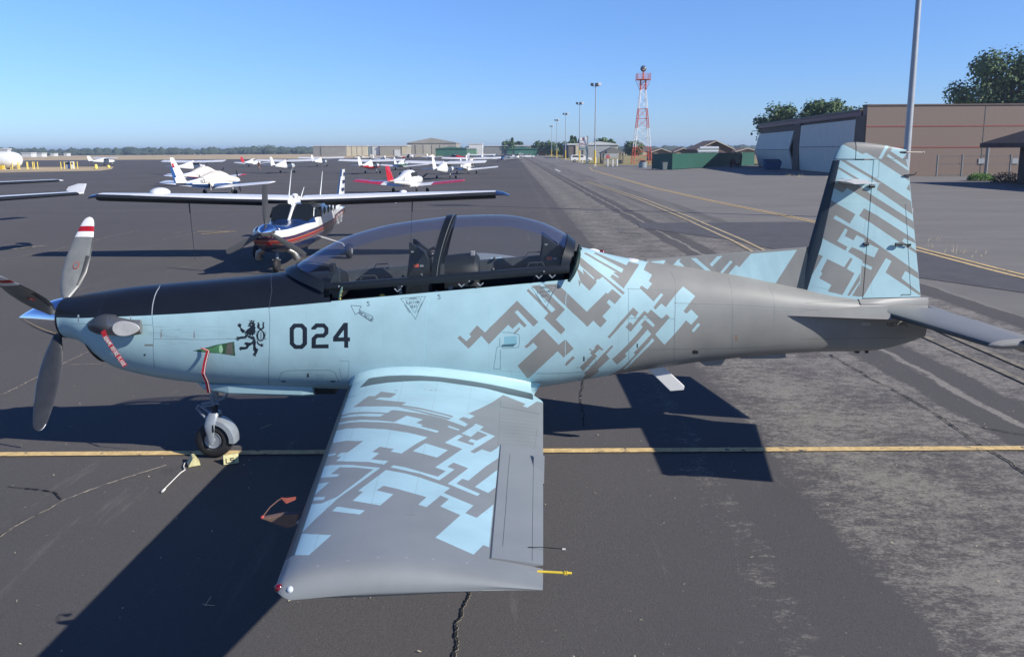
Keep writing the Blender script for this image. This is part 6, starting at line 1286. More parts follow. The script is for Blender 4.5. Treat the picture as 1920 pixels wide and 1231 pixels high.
# ---- light poles
POLE = mat('pole_grey', (.34,.36,.38), .45, metal=.2, var=.08); YPOLE = mat('pole_yellow', (.62,.42,.04), .6)
def light_pole(x, y, h, lab, r=.15, base=True):
    p = empty('light_pole', (x, y, 0), 0, lab, 'light pole', 'floodlight poles along the ramp edge')
    m = MB(); m.tube([(0,0,.02),(0,0,h*.5),(0,0,h)], [r,r*.8,r*.6], 12); m.build('pole', POLE, p, smooth=True)
    if base: m = MB(); m.tube([(0,0,.03),(0,0,3.4)], r*1.25, 12); m.build('yellow_sleeve', YPOLE, p, smooth=True)
    m = MB(); m.box((-.35,-.35,0),(.35,.35,.55)); m.build('footing', mat('concrete', (.38,.37,.34), .9, var=.1), p, bevel=.03)
    m = MB(); m.tube([(-.7,0,h),(.7,0,h)], .05, 6); m.build('cross_arm', POLE, p)
    for dx, mt in ((-.75,'flood_dark'),(.15,'flood_dark'),(.75,'flood_pale')):
        m = MB(); m.box((dx-.3,-.35,h+.05),(dx+.3,.15,h+.62)); m.build('floodlight', mat(mt, (.05,.055,.06) if mt == 'flood_dark' else (.6,.6,.6), .4), p, bevel=.06)
    return p
light_pole(24.62,28.2,15.6,'nearest tall grey light pole rising out of the picture behind the fin',.17,False)
for i, (x, y) in enumerate(((22.7,146.2),(24.4,200.2),(24.8,259.2),(25.0,314),(27.1,395))): light_pole(x, y, 16.2 - (0 if i < 1 else .4), ['tallest far floodlight pole beside the stop sign','floodlight pole in front of the truck and sign','floodlight pole left of the white truck','second smallest floodlight pole down the kerb','smallest farthest floodlight pole down the kerb'][i])
# ---- beacon tower
tw = empty('beacon_tower', (37.3,175,0), 0, 'red and white lattice beacon tower with railed platform', 'tower')
TR, TWH = mat('tower_red', (.55,.10,.05), .5), mat('tower_white', (.72,.72,.72), .5)
zb = [(0,4.1,TR),(4.1,8.6,TWH),(8.6,13.2,TR),(13.2,17.6,TWH),(17.6,20,TR)]
def hwz(z): return lerp(2.2,.62, min(z,17.6)/17.6)
for z0, z1, mt in zb:
    m = MB()
    for sx in (-1, 1):
        for sy in (-1, 1): m.tube([(sx*hwz(z0),sy*hwz(z0),z0),(sx*hwz(z1),sy*hwz(z1),z1)], .09, 6)
    pieces(m, 'leg', mt, tw); m = MB(); n = 2
    for k in range(n):
        a, b = lerp(z0,z1,k/n), lerp(z0,z1,(k+1)/n); ha, hb = hwz(a), hwz(b)
        for (x0,y0,x1,y1) in ((-1,-1,1,-1),(1,-1,1,1),(1,1,-1,1),(-1,1,-1,-1)):
            m.tube([(x0*ha,y0*ha,a),(x1*hb,y1*hb,b)], .035, 4); m.tube([(x1*ha,y1*ha,a),(x0*hb,y0*hb,b)], .035, 4); m.tube([(x0*hb,y0*hb,b),(x1*hb,y1*hb,b)], .04, 4)
    m.build('bracing', mt, tw)
m = MB(); m.box((-1.6,-1.6,20),(1.6,1.6,20.12)); 
for sx in (-1,1):
    for sy in (-1,1): m.tube([(sx*.62,sy*.62,17.6),(sx*1.55,sy*1.55,20)], .05, 5)
m.build('platform', TR, tw); m = MB()
for z in (20.7, 21.4): m.tube([(-1.55,-1.55,z),(1.55,-1.55,z),(1.55,1.55,z),(-1.55,1.55,z),(-1.55,-1.55,z)], .045, 5)
for a in range(-2, 3):
    for s in (-1, 1): m.tube([(a*.77,s*1.55,20.1),(a*.77,s*1.55,21.4)], .035, 4); m.tube([(s*1.55,a*.77,20.1),(s*1.55,a*.77,21.4)], .035, 4)
m.build('railing', mat('rail_red', (.5,.12,.1), .5), tw); m = MB(); m.tube([(0,0,20.1),(0,0,21.9)], .18, 8); m.build('lamp_mount', TR, tw)
m = MB(); m.ell((0,0,22.6), (.75,.6,.75), 16, 10); m.build('beacon_lamp', mat('beacon_glass', (.10,.11,.13), .15, coat=.8), tw, smooth=True)
m = MB(); m.tube([(-.25,-.62,22.2),(.3,-.55,22.5)], .1, 6); m.build('lamp_stripe', mat('beacon_pink', (.5,.35,.3), .3), tw)
# ---- sign, shelter, stop sign, posts
sg_ = empty('pole_sign', (24.9,183,0), 0, 'white pole sign reading EPIC in red above a lower white panel', 'sign'); 
m = MB(); m.box((-.35,-.2,0),(.15,.2,7.0)); m.build('post', mat('sign_post_grey', (.22,.27,.28), .5), sg_); xs0, xs1 = px_at(1087.5,183)-24.9, px_at(1100.5,183)-24.9
m = MB(); m.box((xs0,-.25,4.2+.2),(xs1,-.05,6.75)); m.build('panel', WHT, sg_); m = MB(); m.box((xs0,-.25,3.5),(xs1,-.05,4.25)); m.build('lower_panel', mat('panel_pale', (.45,.5,.48), .5), sg_)
m = MB(); wv = (xs1 - xs0) / 5.2; text3d(m, 'EPIC', (xs0 + .12, -.27, 4.65), (wv*.78,0,0), (0,0,.50), .10, gap=1.45); m.add([(xs0+.75,-.27,6.45),(xs0+1.1,-.27,6.5),(xs0+1.0,-.27,6.0),(xs0+.8,-.27,5.5),(xs0+.8,-.27,5.95),(xs0+.68,-.27,6.0)], [(0,1,2,3,4,5)]); m.build('lettering', mat('sign_red', (.35,.04,.04), .5), sg_)
m = MB()
for k in range(3): m.box((xs0+.1,-.27,3.62+k*.2),(xs1-.1-.2*(k%2),-.255,3.70+k*.2))
m.build('small_print', mat('print_green', (.15,.25,.22), .6), sg_)
gz = empty('open_shelter', (31.2,184,0), 0, 'open shelter with grey pitched roof and wooden posts behind the stop sign', 'shelter')
m = MB(); m.prism([(-3.0,2.55),(3.0,2.55),(2.9,2.75),(.2,4.05),(-.2,4.05),(-2.9,2.75)], -3, 3); m.build('roof', mat('shelter_roof', (.16,.16,.155), .8), gz)
for x in (-2.5, 2.5):
    for y in (-2.5, 2.5): m = MB(); m.box((x-.15,y-.15,0),(x+.15,y+.15,2.55)); m.build('post', mat('wood_grey', (.15,.13,.11), .85), gz)
for x, s in ((-2.5,1),(2.5,-1)): m = MB(); m.tube([(x,-2.5,1.9),(x+s*.6,-2.5,2.5)], .07, 5); m.build('brace', mat('wood_grey', (.15,.13,.11)), gz)
m = MB(); m.box((-2.3,-2.2,0),(2.3,2.3,.95)); m.build('low_wall', mat('low_wall', (.30,.29,.25), .85, var=.1), gz)
ss = empty('stop_sign', (25.9,150.5,0), 0, 'red octagonal stop sign on a white post beside the shelter', 'sign')
m = MB(); m.tube([(0,0,0),(0,0,1.9)], .12, 8); m.build('post', WHT, ss); m = MB(); m.prism([(.42*math.cos(a), 2.05+.42*math.sin(a)) for a in [math.pi/8 + k*math.pi/4 for k in range(8)]], -.14, -.10); m.build('plate', mat('stop_red', (.42,.02,.03), .5), ss)
m = MB(); text3d(m, 'STOP', (-.28,-.146,1.96), (.11,0,0), (0,0,.18), .025, gap=1.35); m.build('lettering', WHT, ss)
for i, (px_, Y) in enumerate(((1150,148),(1158,152),(1093.5,196),(1118.5,190))):
    p = empty('white_bollard', (px_at(px_, Y), Y, 0), 0, ['white post right of the stop sign','white post by the shelter corner','white post behind the second light pole','white post at the nose of the truck'][i], 'bollard', 'white posts by the shelter')
    m = MB(); m.tube([(0,0,0),(0,0,1.5)], .11, 10); m.ell((0,0,1.5), (.11,.11,.06), 10, 5); m.build('post', WHT, p)
# ---- vehicles
def pickup(x, y, rz, lab, shell=True, s=1.0):
    v = empty('pickup_truck', (x, y, 0), rz, lab, 'truck'); W_ = .95
    if shell: prof = [(-2.75,.50),(-2.80,.95),(-2.75,1.15),(-2.55,1.85),(-.55,1.90),(-.50,1.86),(.55,1.84),(1.15,1.28),(2.5,1.14),(2.7,.98),(2.75,.50)]
    else: prof = [(-2.75,.50),(-2.78,1.12),(-1.0,1.12),(-.95,1.72),(.35,1.74),(1.05,1.22),(2.5,1.10),(2.7,.95),(2.75,.50)]
    m = MB(); m.prism([(a*s, b*s) for a, b in prof], -W_*s, W_*s); m.build('body', pm('white'), v, bevel=.05)
    for sg in (-1, 1):
        for a, b in (((-2.4,-.75),(-.35,.55)) if shell else ((-.85,-.30),(-.2,.45))):
            m = MB(); ym = sg*(W_+.004)*s; m.add([(a*s,ym,1.28*s),(b*s,ym,1.28*s),((b-.12)*s,ym,1.70*s),((a+.08)*s,ym,1.70*s)], [(0,1,2,3)]); m.build('side_window', WINB, v)
        for wx in (-1.75, 1.8): w = MB(); w.lathe((wx*s,sg*.88*s,.38*s), [(-.12,.2),(-.12,.35),(-.08,.38),(.08,.38),(.12,.35),(.12,.2)], 'y', 18); e = w.build('wheel', TYRE, v, smooth=True); w = MB(); w.lathe((wx*s,sg*.88*s,.38*s), [(-.13,.02),(-.125,.2),(.125,.2),(.13,.02)], 'y', 14); w.build('rim', pm('grey'), e)
        m = MB(); m.box((2.62*s,sg*.6*s-.15,.78*s),(2.76*s,sg*.6*s+.15,.95*s)); m.build('headlight', mat('lamp_clear', (.6,.62,.65), .15), v); m = MB(); m.box((-2.82*s,sg*.75*s-.08,.85*s),(-2.74*s,sg*.75*s+.08,1.1*s)); m.build('tail_light', mat('lamp_red', (.3,.01,.01), .3), v)
    m = MB(); m.add([(.62*s,-.8*s,1.80*s),(.62*s,.8*s,1.80*s),(1.14*s,.82*s,1.32*s),(1.14*s,-.82*s,1.32*s)], [(0,1,2,3)]); m.v = [(a+.03,b,c+.02) for a,b,c in m.v]; m.build('windscreen', WINB, v)
    return v
pickup(px_at(1091,209), 209, 0, 'white pickup truck with canopy shell parked behind the light pole', True, 1.12)
pickup(px_at(996,330)-1, 330, math.pi, 'white pickup truck parked in front of the far green hangar', False, 1.0)
# ---- green screen fence, bins, forklift, dumpster, tub
gf = empty('green_fence', (31.7,129.5,0), 0, 'long green slatted screen fence beside the hangar', 'fence')
GS = ribbed('fence_green', (.012,.075,.055), 3.0); pts = [(1225,317.5),(1260,318.5),(1291,316.4),(1320,314.8),(1349,313.2),(1378,311.8),(1413,310.2)]
fp = [(atZ(*p).x, atZ(*p).y) for p in pts]
fp[0] = (fp[0][0]-.2, fp[0][1])
for a, b in zip(fp[:-1], fp[1:]):
    d = Vector((b[0]-a[0], b[1]-a[1])); L_ = d.length; d.normalize(); n = Vector((-d.y, d.x))*.06; q = [Vector(a)+d*.08-n, Vector(b)-d*.08-n, Vector(b)-d*.08+n, Vector(a)+d*.08+n]; m = MB()
    m.add([(p.x-31.7,p.y-129.5,.1) for p in q] + [(p.x-31.7,p.y-129.5,2.75) for p in q], [(0,3,2,1),(4,5,6,7),(0,1,5,4),(1,2,6,5),(2,3,7,6),(3,0,4,7)]); m.build('panel', GS, gf)
for a in fp: m = MB(); m.tube([(a[0]-31.7,a[1]-129.5,0),(a[0]-31.7,a[1]-129.5,2.9)], .09, 8); m.build('post', mat('fence_post_green', (.015,.07,.05), .6), gf)
q = atZ(1447,319.5); dp = empty('dumpster', (q.x, q.y, 0), math.radians(-4), 'blue steel dumpster against the hangar pillar', 'dumpster'); DBL = mat('dumpster_blue', (.02,.075,.19), .5, var=.15)
m = MB(); m.loft([[(-1.05,-.6,.12),(1.05,-.6,.12),(1.05,.6,.12),(-1.05,.6,.12)],[(-1.3,-.8,1.1),(1.3,-.8,1.1),(1.3,.8,1.1),(-1.3,.8,1.1)],[(-1.3,-.8,1.3),(1.3,-.8,1.3),(1.3,.9,1.7),(-1.3,.9,1.7)]]); m.build('bin', DBL, dp, bevel=.02)
m = MB(); m.add([(-1.35,-.85,1.34),(1.35,-.85,1.34),(1.35,.95,1.76),(-1.35,.95,1.76),(-1.35,-.85,1.39),(1.35,-.85,1.39),(1.35,.95,1.81),(-1.35,.95,1.81)], [(0,3,2,1),(4,5,6,7),(0,1,5,4),(1,2,6,5),(2,3,7,6),(3,0,4,7)]); m.build('lid', mat('lid_navy', (.012,.03,.07), .6), dp)
for x in (-.7,.7): m = MB(); m.box((x-.1,-.95,.6),(x+.1,-.78,.8)); m.build('fork_pocket', DBL, dp)
q = atZ(1380,313.2); fk = empty('forklift', (q.x, q.y, 0), 0, 'dark red forklift parked by the green fence', 'forklift'); FR = mat('forklift_maroon', (.10,.015,.022), .5, var=.1)
m = MB(); m.prism([(-1.1,.35),(-1.2,.9),(-1.05,1.25),(-.2,1.2),(-.1,.75),(.6,.75),(.8,.35)], -.5, .5); m.build('chassis', FR, fk, bevel=.03)
m = MB(); 
for sx, sy in ((-.95,-.45),(-.95,.45),(.55,-.45),(.55,.45)): m.tube([(sx,sy,.9),(sx*.85,sy,2.15)], .035, 5)
m.box((-.85,-.5,2.15),(.6,.5,2.22)); m.build('roof_guard', FR, fk)
m = MB(); m.box((.85,-.35,.1),(.95,-.25,2.6)); m.box((.85,.25,.1),(.95,.35,2.6)); m.box((.85,-.35,2.3),(.95,.35,2.42)); m.build('mast', FR, fk)
m = MB(); m.box((.95,-.3,.12),(2.0,-.2,.17)); m.box((.95,.2,.12),(2.0,.3,.17)); pieces(m, 'fork', TRIM, fk); m = MB(); m.box((-.5,-.25,.95),(-.1,.25,1.15)); m.box((-.55,-.25,1.1),(-.45,.25,1.6)); pieces(m, 'seat', BLK, fk)
for x in (-.75,.5):
    for y in (-.5,.5): w = MB(); w.lathe((x,y,.28), [(-.1,.15),(-.1,.28),(.1,.28),(.1,.15)], 'y', 14); e = w.build('wheel', TYRE, fk); w = MB(); w.lathe((x,y,.28), [(-.11,.02),(-.105,.14),(.105,.14),(.11,.02)], 'y', 12); w.build('rim', pm('grey'), e)
q = atZ(1205,314.5); tbm = empty('tub', (q.x, q.y, 0), 0, 'round galvanised tub filled with dark scrap under the beacon tower', 'tub'); m = MB(); m.lathe((0,0,0), [(0,.75),(.02,.78),(1.1,.8),(1.1,.74),(.9,.72)], 'z', 24); m.build('tub_wall', mat('tub_steel', (.25,.30,.34), .5, metal=.3, var=.1), tbm)
m = MB(); rnd = random.Random(3)
for k in range(9): a = rnd.uniform(0,6.28); r = rnd.uniform(0,.45); m.ell((r*math.cos(a), r*math.sin(a), 1.05+rnd.uniform(0,.2)), (.25,.2,.18), 7, 5)
m.build('scrap_heap', BLK, tbm)
for i, (px_, py_, c_, lab) in enumerate(((1229,315.5,(.012,.03,.04),'dark wheeled bin at the corner of the green fence'),(1246,319,(.16,.19,.18),'pale grey wheeled bin standing in front of the green fence'))):
    q = atZ(px_, py_); bn = empty('wheeled_bin', (q.x, q.y, 0), 0, lab, 'bin', 'bins by the green fence'); m = MB(); m.loft([[(-.32,-.32,.08),(.32,-.32,.08),(.32,.32,.08),(-.32,.32,.08)],[(-.42,-.42,1.35),(.42,-.42,1.35),(.42,.42,1.35),(-.42,.42,1.35)]]); m.build('body', mat(f'bin_paint{i}' if i else 'bin_paint', c_, .6), bn, bevel=.03); m = MB(); m.box((-.46,-.46,1.36),(.46,.46,1.44)); m.build('lid', mat('lid_dark', (.03,.035,.035), .6), bn, bevel=.02)
# houses and tank trailer behind the green fence
def house(px0, px1, pe, pr, Y, lab, wallc, depth=9):
    X0, X1 = px_at(px0, Y), px_at(px1, Y); ze, zr = zt_at(pe, Y, px0), zt_at(pr, Y, px0); h = empty('house', ((X0+X1)/2, Y, 0), 0, lab, 'house', 'low houses behind the green fence'); hw = (X1-X0)/2
    m = MB(); m.prism([(-hw*.88,0),(hw*.88,0),(hw*.88,ze),(0,zr-.3),(-hw*.88,ze)], 0, depth); m.build('wall', mat(*wallc, .85), h)
    m = MB(); m.prism([(-hw,ze-.25),(0,zr),(hw,ze-.25),(hw,ze),(0,zr+.28),(-hw,ze)], -.7, depth+.5); m.build('roof', mat('house_roof', (.16,.11,.09), .9), h)
    m = MB(); m.prism([(-hw,ze-.28),(0,zr-.04),(hw,ze-.28),(hw,ze-.02),(0,zr+.24),(-hw,ze-.02)], -.78, -.70); m.build('barge_board', CREAMW if False else mat('barge_cream', (.45,.40,.34), .7), h)
    m = MB(); m.box((-hw*.4,-.03,1.0),(hw*.3,-.01,2.1)); m.build('window', WINB, h); return h
house(1221,1259,284.5,279.5,230,'tan bungalow left of the covered vehicle',('house_tan',(.26,.20,.16))); house(1263,1301,284.5,278.5,235,'tan bungalow with a white car in front',('house_tan',(.26,.20,.16)))
house(1306,1378,280,265,215,'large brown gabled house above the green fence',('house_brown',(.12,.085,.075)),14); house(1378,1425,283.5,279,250,'low roofed shelter behind the hangar corner',('house_tan',(.26,.20,.16)))
q = empty('tank_trailer', (px_at(1328,200), 200, 0), 0, 'pale wrapped cylinders stacked behind the green fence', 'trailer'); 
for i, (dx, z, l_) in enumerate(((0,2.9,5.6),(.3,3.75,5.2),(.2,2.0,5.6))): m = MB(); m.tube([(dx-l_/2,0,z),(dx+l_/2,0,z)], .45, 12); m.build('cylinder', mat('wrap_pale', (.42,.47,.52), .4), q, smooth=True)
m = MB(); m.box((-3,-.5,.7),(3,.5,1.5)); m.build('trailer_bed', TRIM, q)
# ---- fuel tank and yellow posts on the left
ft = empty('fuel_tank', (-105.6,160,0), 0, 'large white horizontal fuel tank at the left edge', 'tank'); m = MB(); zt = 3.4; m.tube([(-14,0,2.0),(-2,0,2.0),(-.6,0,2.0),(.6,0,2.0),(1.2,0,2.0)], [1.9,1.9,1.88,1.5,.7], 24); m.build('tank_shell', pm('white'), ft, smooth=True)
for x in (-10,-6,-2): m = MB(); m.box((x-.3,-1.2,0),(x+.3,1.2,.8)); m.build('saddle', mat('concrete', (.38,.37,.34)), ft)
m = MB(); m.box((-2.2,-2.6,0),(-1.4,-2.1,.9)); m.build('yellow_box', YPOLE, ft)
YP = mat('bollard_yellow', (.75,.58,.12), .6)
for i, px_ in enumerate((10,18,25,32,38,49,54,60,66,69,72.5)):
    p = empty('yellow_bollard', (px_at(px_,158.5), 158.5 + (i%2)*.6, 0), 0, ['leftmost','second','third','fourth','fifth','sixth','seventh','eighth','ninth','tenth','rightmost'][i] + ' yellow bollard in the row before the white fuel tank', 'bollard', 'yellow bollards before the fuel tank'); m = MB(); m.tube([(0,0,0),(0,0,1.55)], .09, 8); m.ell((0,0,1.55), (.09,.09,.06), 8, 4); m.build('post', YP, p)
for i, px_ in enumerate((116,122.5,134.5,141,147)):
    p = empty('yellow_bollard', (px_at(px_,157), 157, 0), 0, ['leftmost','second','third','fourth','rightmost'][i] + ' yellow bollard of the short row round the fuel pumps', 'bollard', 'yellow bollards round the fuel pumps'); m = MB(); m.tube([(0,0,0),(0,0,1.55)], .09, 8); m.ell((0,0,1.55), (.09,.09,.06), 8, 4); m.build('post', YP, p)
for i, (px_, c_, lb) in enumerate(((128,'grey','grey fuel pump between the yellow bollards'),(132,'blue','blue fuel pump cabinet between the yellow bollards'),(138,'white','white fuel pump between the yellow bollards'))):
    p = empty('fuel_pump', (px_at(px_,159), 159, 0), 0, lb, 'fuel pump', 'fuel pumps'); m = MB(); m.box((-.3,-.25,0),(.3,.25,1.6)); m.build('cabinet', pm(c_), p, bevel=.04); m = MB(); m.box((-.22,-.27,1.0),(.22,-.252,1.4)); m.build('display', BLK, p); m = MB(); m.tube([(.32,-.1,1.3),(.45,-.15,.6),(.32,-.15,.9)], .03, 5); m.build('hose', BLK, p)
for i, (px_, py_) in enumerate(((180.5,317),(204,315))):
    q = atZ(px_, py_); p = empty('taxiway_marker', (q.x, q.y, 0), 0, ['taller yellow marker on the grass tip','small yellow marker on the grass tip'][i], 'marker'); m = MB(); m.lathe((0,0,0), [(0,.35),(.1,.34),(.8-.3*i,.30),(1.05-.35*i,.12)], 'z', 12); m.build('cone', YP, p, smooth=True); m = MB(); m.lathe((0,0,0), [(0,.45),(.06,.45)], 'z', 12); m.build('base', BLK, p)
# ---- walking person
def person(x, y, rz, label):
    r = empty('person', (x, y, 0), rz, label, 'person')
    me = bpy.data.meshes.new('body'); J = {'pel':(0,0,.95,.14),'chest':(0,.02,1.35,.16),'neck':(0,.03,1.5,.06),'head':(0,.04,1.63,.10),'crown':(0,.04,1.74,.07),'ls':(-.19,.02,1.42,.06),'le':(-.24,-.04,1.14,.045),'lw':(-.22,.08,.90,.035),'lh':(-.22,.11,.81,.03),'rs':(.19,.02,1.42,.06),'re':(.25,.0,1.14,.045),'rw':(.24,.14,.93,.035),'rh':(.24,.17,.85,.03),
     'lk':(-.10,.12,.50,.065),'la':(-.10,.02,.08,.045),'lt':(-.10,.18,.05,.04),'lhip':(-.10,0,.88,.09),'rhip':(.10,0,.88,.09),'rk':(.10,-.04,.50,.065),'ra':(.10,-.24,.12,.045),'rt':(.10,-.12,.05,.04)}
    E_ = [('pel','chest'),('chest','neck'),('neck','head'),('head','crown'),('chest','ls'),('ls','le'),('le','lw'),('lw','lh'),('chest','rs'),('rs','re'),('re','rw'),('rw','rh'),('pel','lhip'),('lhip','lk'),('lk','la'),('la','lt'),('pel','rhip'),('rhip','rk'),('rk','ra'),('ra','rt')]
    ks = list(J); me.from_pydata([J[k][:3] for k in ks], [(ks.index(a), ks.index(b)) for a, b in E_], []); o = bpy.data.objects.new('body', me); scene.collection.objects.link(o); o.parent = r
    md = o.modifiers.new('skin', 'SKIN'); 
    for i, k in enumerate(ks): me.skin_vertices[0].data[i].radius = (J[k][3], J[k][3])
    me.skin_vertices[0].data[0].use_root = True; o.modifiers.new('sub', 'SUBSURF').levels = 1; me.materials.append(mat('person_skin_clothes', (.30,.18,.13), .8))
    m = MB(); m.loft([ring_z(z, a, b, .02) for z, a, b in ((.84,.18,.14),(1.0,.17,.135),(1.25,.20,.15),(1.42,.21,.14),(1.49,.10,.09))]); m.build('shirt', mat('shirt_dark', (.05,.035,.04), .8), r, smooth=True)
    m = MB(); m.ell((0,.03,1.69), (.105,.115,.10), 10, 6, z0=-.1); m.build('hair', mat('hair_dark', (.02,.015,.012), .8), r, smooth=True); return r
def ring_z(z, a, b, y0=0): return [(a*math.cos(t), y0 + b*math.sin(t), z) for t in [2*math.pi*k/14 for k in range(14)]]
person(px_at(487,134), 134, math.radians(200), 'person in dark top and light trousers walking between the parked aeroplanes')
# ================================================================== trees
LEAFS = [mat('leaf_dark', (.035,.07,.025), .8), mat('leaf_mid', (.06,.11,.035), .75), mat('leaf_light', (.10,.15,.045), .75)]; BARK = mat('bark', (.10,.075,.055), .9, var=.2, vscale=3, bump=.5, bscale=8)
def tree(x, y, h, r, lab, seed, n=2600, leaf=.32, conif=False, group=None, squash=.8, crown0=.35, darker=0):
    rnd = random.Random(seed); root = empty('tree', (x, y, 0), 0, lab, 'tree', group)
    m = MB(); m.tube([(0,0,0),(.1*r*rnd.uniform(-1,1),.1*r*rnd.uniform(-1,1),h*.45),(0,0,h*.85)], [r*.075,r*.05,r*.012], 8)
    cl = []
    if conif:
        for k in range(26): f = k/26; cl.append((Vector((rnd.uniform(-.3,.3)*r*(1-f), rnd.uniform(-.3,.3)*r*(1-f), h*lerp(.12,.98,f))), r*max(.08,(1-f))*.75))
    else:
        for k in range(38):
            a = rnd.uniform(0,6.28); rr = r*math.sqrt(rnd.uniform(.02,1))*.72; zz = lerp(crown0, .90, rnd.random()); f = (zz - crown0)/(1-crown0); lim = math.sin(math.pi*min(max(f*.86+.12,0),1))**.6
            c = Vector((rr*lim*math.cos(a), rr*lim*math.sin(a), h*zz)); cl.append((c, r*rnd.uniform(.22,.36)))
            m.tube([(0,0,h*lerp(.22,.5,rnd.random())), c*.6 + Vector((0,0,h*zz*.25)), c], [r*.03,r*.02,r*.006], 5)
    m.build('trunk', BARK, root, smooth=True); m = MB()
    for k in range(n):
        c, cr_ = cl[rnd.randrange(len(cl))]; d = Vector((rnd.gauss(0,1), rnd.gauss(0,1), rnd.gauss(0,.8))).normalized(); p = c + d * cr_ * rnd.uniform(.45,1.12)
        if p.z < h*.1: continue
        nrm = (d + Vector((rnd.uniform(-.7,.7), rnd.uniform(-.7,.7), rnd.uniform(-.2,.9)))).normalized(); u = nrm.orthogonal().normalized(); v = nrm.cross(u); a = rnd.uniform(0,6.28); u, v = u*math.cos(a)+v*math.sin(a), v*math.cos(a)-u*math.sin(a); s = leaf*rnd.uniform(.5,1.2)
        m.add([p-u*s, p-v*s*.6, p+u*s, p+v*s*.6], [(0,1,2,3)], max(0, min(2, rnd.choice((0,1,1,2)) - darker)))
    m.build('crown', LEAFS, root, recalc=False); return root
tree(px_at(1458,165), 165, zt_at(196,165,1458), 6.4, 'rounded green tree behind the far hangar door', 1, 6500, .42); tree(px_at(1540,158), 158, zt_at(184,158,1540), 6.2, 'taller green tree behind the maroon fascia', 2, 6500, .42); tree(px_at(1600,150), 150, zt_at(197,150,1600), 5.6, 'pale green tree beside the aggregate building parapet', 3, 4500, .40)
tree(px_at(1872,150), 150, zt_at(95,150,1872), 11.5, 'huge dark spreading tree rising behind the aggregate building', 4, 17000, .42, squash=.9, crown0=.42, darker=0)
bs = atZ(1838,339); rt = empty('shrub', (bs.x, bs.y, 0), 0, 'low bright green shrub in front of the pipe fence', 'shrub'); m = MB(); rnd = random.Random(8)
for k in range(1400):
    d = Vector((rnd.gauss(0,1), rnd.gauss(0,1), abs(rnd.gauss(0,.8)))).normalized(); p = Vector((d.x*1.35, d.y*1.0, d.z*.75+.08)) * rnd.uniform(.7,1.05); u = Vector((rnd.uniform(-1,1),rnd.uniform(-1,1),rnd.uniform(-1,1))).normalized()*.09; v = u.orthogonal().normalized()*.05; m.add([p-u,p-v,p+u,p+v], [(0,1,2,3)], rnd.choice((1,2,2)))
m.build('foliage', [LEAFS[0], mat('shrub_green', (.05,.13,.02), .8), mat('shrub_light', (.10,.20,.035), .8)], rt, recalc=False); m = MB(); m.tube([(0,0,0),(0,0,.5)], .06, 6); m.build('stem', BARK, rt)
bs = atZ(1885,343); rt = empty('shrub', (bs.x, bs.y, 0), 0, 'dark brown low shrub by the hip roofed building', 'shrub'); m = MB()
for k in range(900):
    d = Vector((rnd.gauss(0,1), rnd.gauss(0,1), abs(rnd.gauss(0,.8)))).normalized(); p = Vector((d.x*1.5, d.y*1.0, d.z*1.0+.08)) * rnd.uniform(.6,1.05); u = Vector((rnd.uniform(-1,1),rnd.uniform(-1,1),rnd.uniform(-1,1))).normalized()*.10; v = u.orthogonal().normalized()*.05; m.add([p-u,p-v,p+u,p+v], [(0,1,2,3)], 0)
m.build('foliage', [mat('shrub_brown', (.045,.035,.022), .9)], rt, recalc=False); m = MB(); m.tube([(0,0,0),(0,0,.5)], .06, 6); m.build('stem', BARK, rt)
mid = [(962,258,560,5,True,'pointed conifer cluster behind the long grey hangar'),(950,264,565,7,False,'broad dark tree left of the conifers'),(975,266,570,6,False,'round tree right of the conifers'),(1012,266,540,7,False,'dense tree beside the orange shed'),(1028,268,520,8,False,'wide dense tree behind the smallest pole'),(1042,269,500,8,False,'dense tree behind the second smallest pole'),(1055,268,480,7,False,'dense tree left of the brown building'),(1073,254,420,5,True,'tall pointed conifer behind the brown building'),(1079,256,425,4,True,'slim pointed conifer beside the tallest conifer'),(1088,260,420,3.5,True,'short conifer behind the pole sign'),(1094,260,425,3.5,True,'short conifer right of the pole sign'),(1132,260,400,7,False,'round tree above the silver hangar roof'),(1143,264,400,6,False,'low tree above the silver hangar roof end'),(1190,268,420,8,False,'dark tree seen through the beacon tower')]
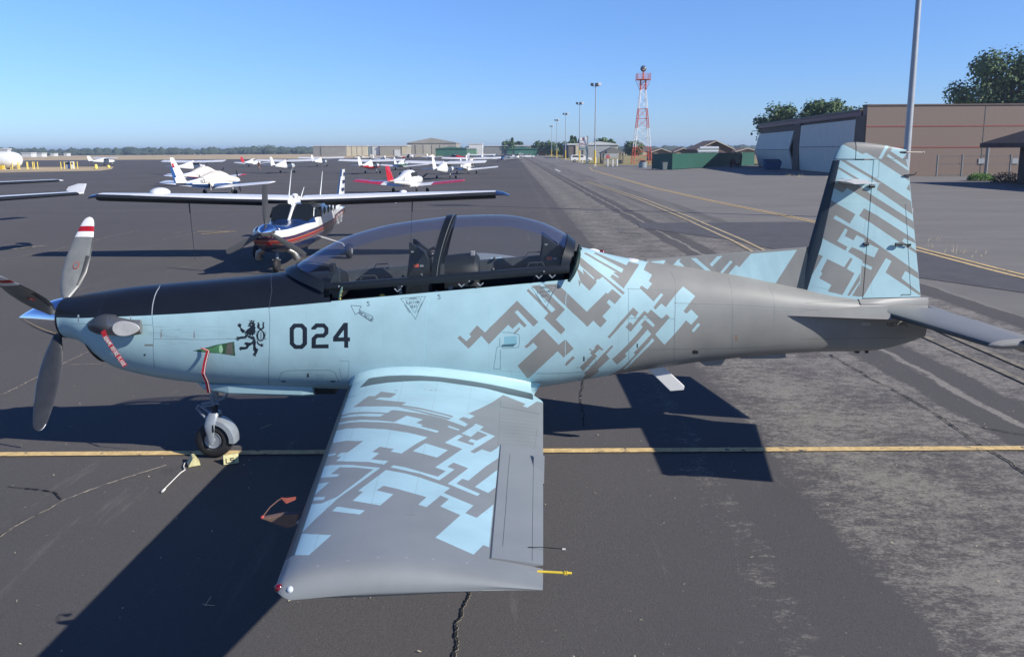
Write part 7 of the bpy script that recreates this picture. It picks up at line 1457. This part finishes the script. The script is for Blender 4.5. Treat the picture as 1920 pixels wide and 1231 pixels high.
for i, (px_, pt, Y, r, cf, lb) in enumerate(mid): tree(px_at(px_, Y), Y, zt_at(pt, Y, px_), r, lb, 20+i, 1500, 1.0, cf, 'trees between the far hangars', crown0=.15)
# far treeline
TL = mat('far_foliage', (.045,.065,.045), .9, var=.35, vscale=.02); m = MB(); rnd = random.Random(42)
for k in range(620):
    f = rnd.random(); Y = rnd.uniform(1150, 1500); x = lerp(-1100, 560, f); h = rnd.uniform(5, 12) if x < -250 else rnd.uniform(5, 10); r = rnd.uniform(5, 13); base = len(m.v); c = Vector((x, Y, h*.45)); n, q = 9, 6; rings = []
    for i in range(q + 1):
        a = lerp(-math.pi/2, math.pi/2, i/q); cr_ = max(math.cos(a), .05); rings.append([c + Vector((r*cr_*math.cos(t)*rnd.uniform(.75,1.2), r*.8*cr_*math.sin(t), h*.62*math.sin(a)*rnd.uniform(.8,1.2))) for t in [2*math.pi*j/n for j in range(n)]])
    m.loft(rings)
for k in range(9000):
    f = rnd.random(); x = lerp(-1100, 560, f); Y = rnd.uniform(1140, 1200); h = (5 + 4*math.sin(x*.013) + 3*math.sin(x*.047+1) + 2*math.sin(x*.13)) * rnd.random()**.5 + 1.5; u = Vector((rnd.uniform(-1,1), rnd.uniform(-.5,.5), rnd.uniform(-1,1))).normalized()*rnd.uniform(.6,1.3); v = u.orthogonal().normalized()*.8; p = Vector((x, Y, h)); m.add([p-u,p-v,p+u,p+v], [(0,1,2,3)])
tag(m.build('treeline', TL, recalc=False), 'long low line of trees along the horizon', 'treeline', kind='stuff')

# ================================================================== air
hm = bpy.data.materials.new('haze_air'); hm.use_nodes = True; ht = hm.node_tree; ht.nodes.clear(); ho = ht.nodes.new('ShaderNodeOutputMaterial'); hv = ht.nodes.new('ShaderNodeVolumePrincipled')
hv.inputs['Color'].default_value = (.62,.78,1,1); hv.inputs['Density'].default_value = .00022; hv.inputs['Anisotropy'].default_value = .2; ht.links.new(hv.outputs[0], ho.inputs['Volume'])
m = MB(); m.box((-9500,-300,-1.5),(9500,14500,40)); hz = m.build('haze', hm); tag(hz, kind='stuff', label='thin blue morning haze over the airfield', cat='haze')
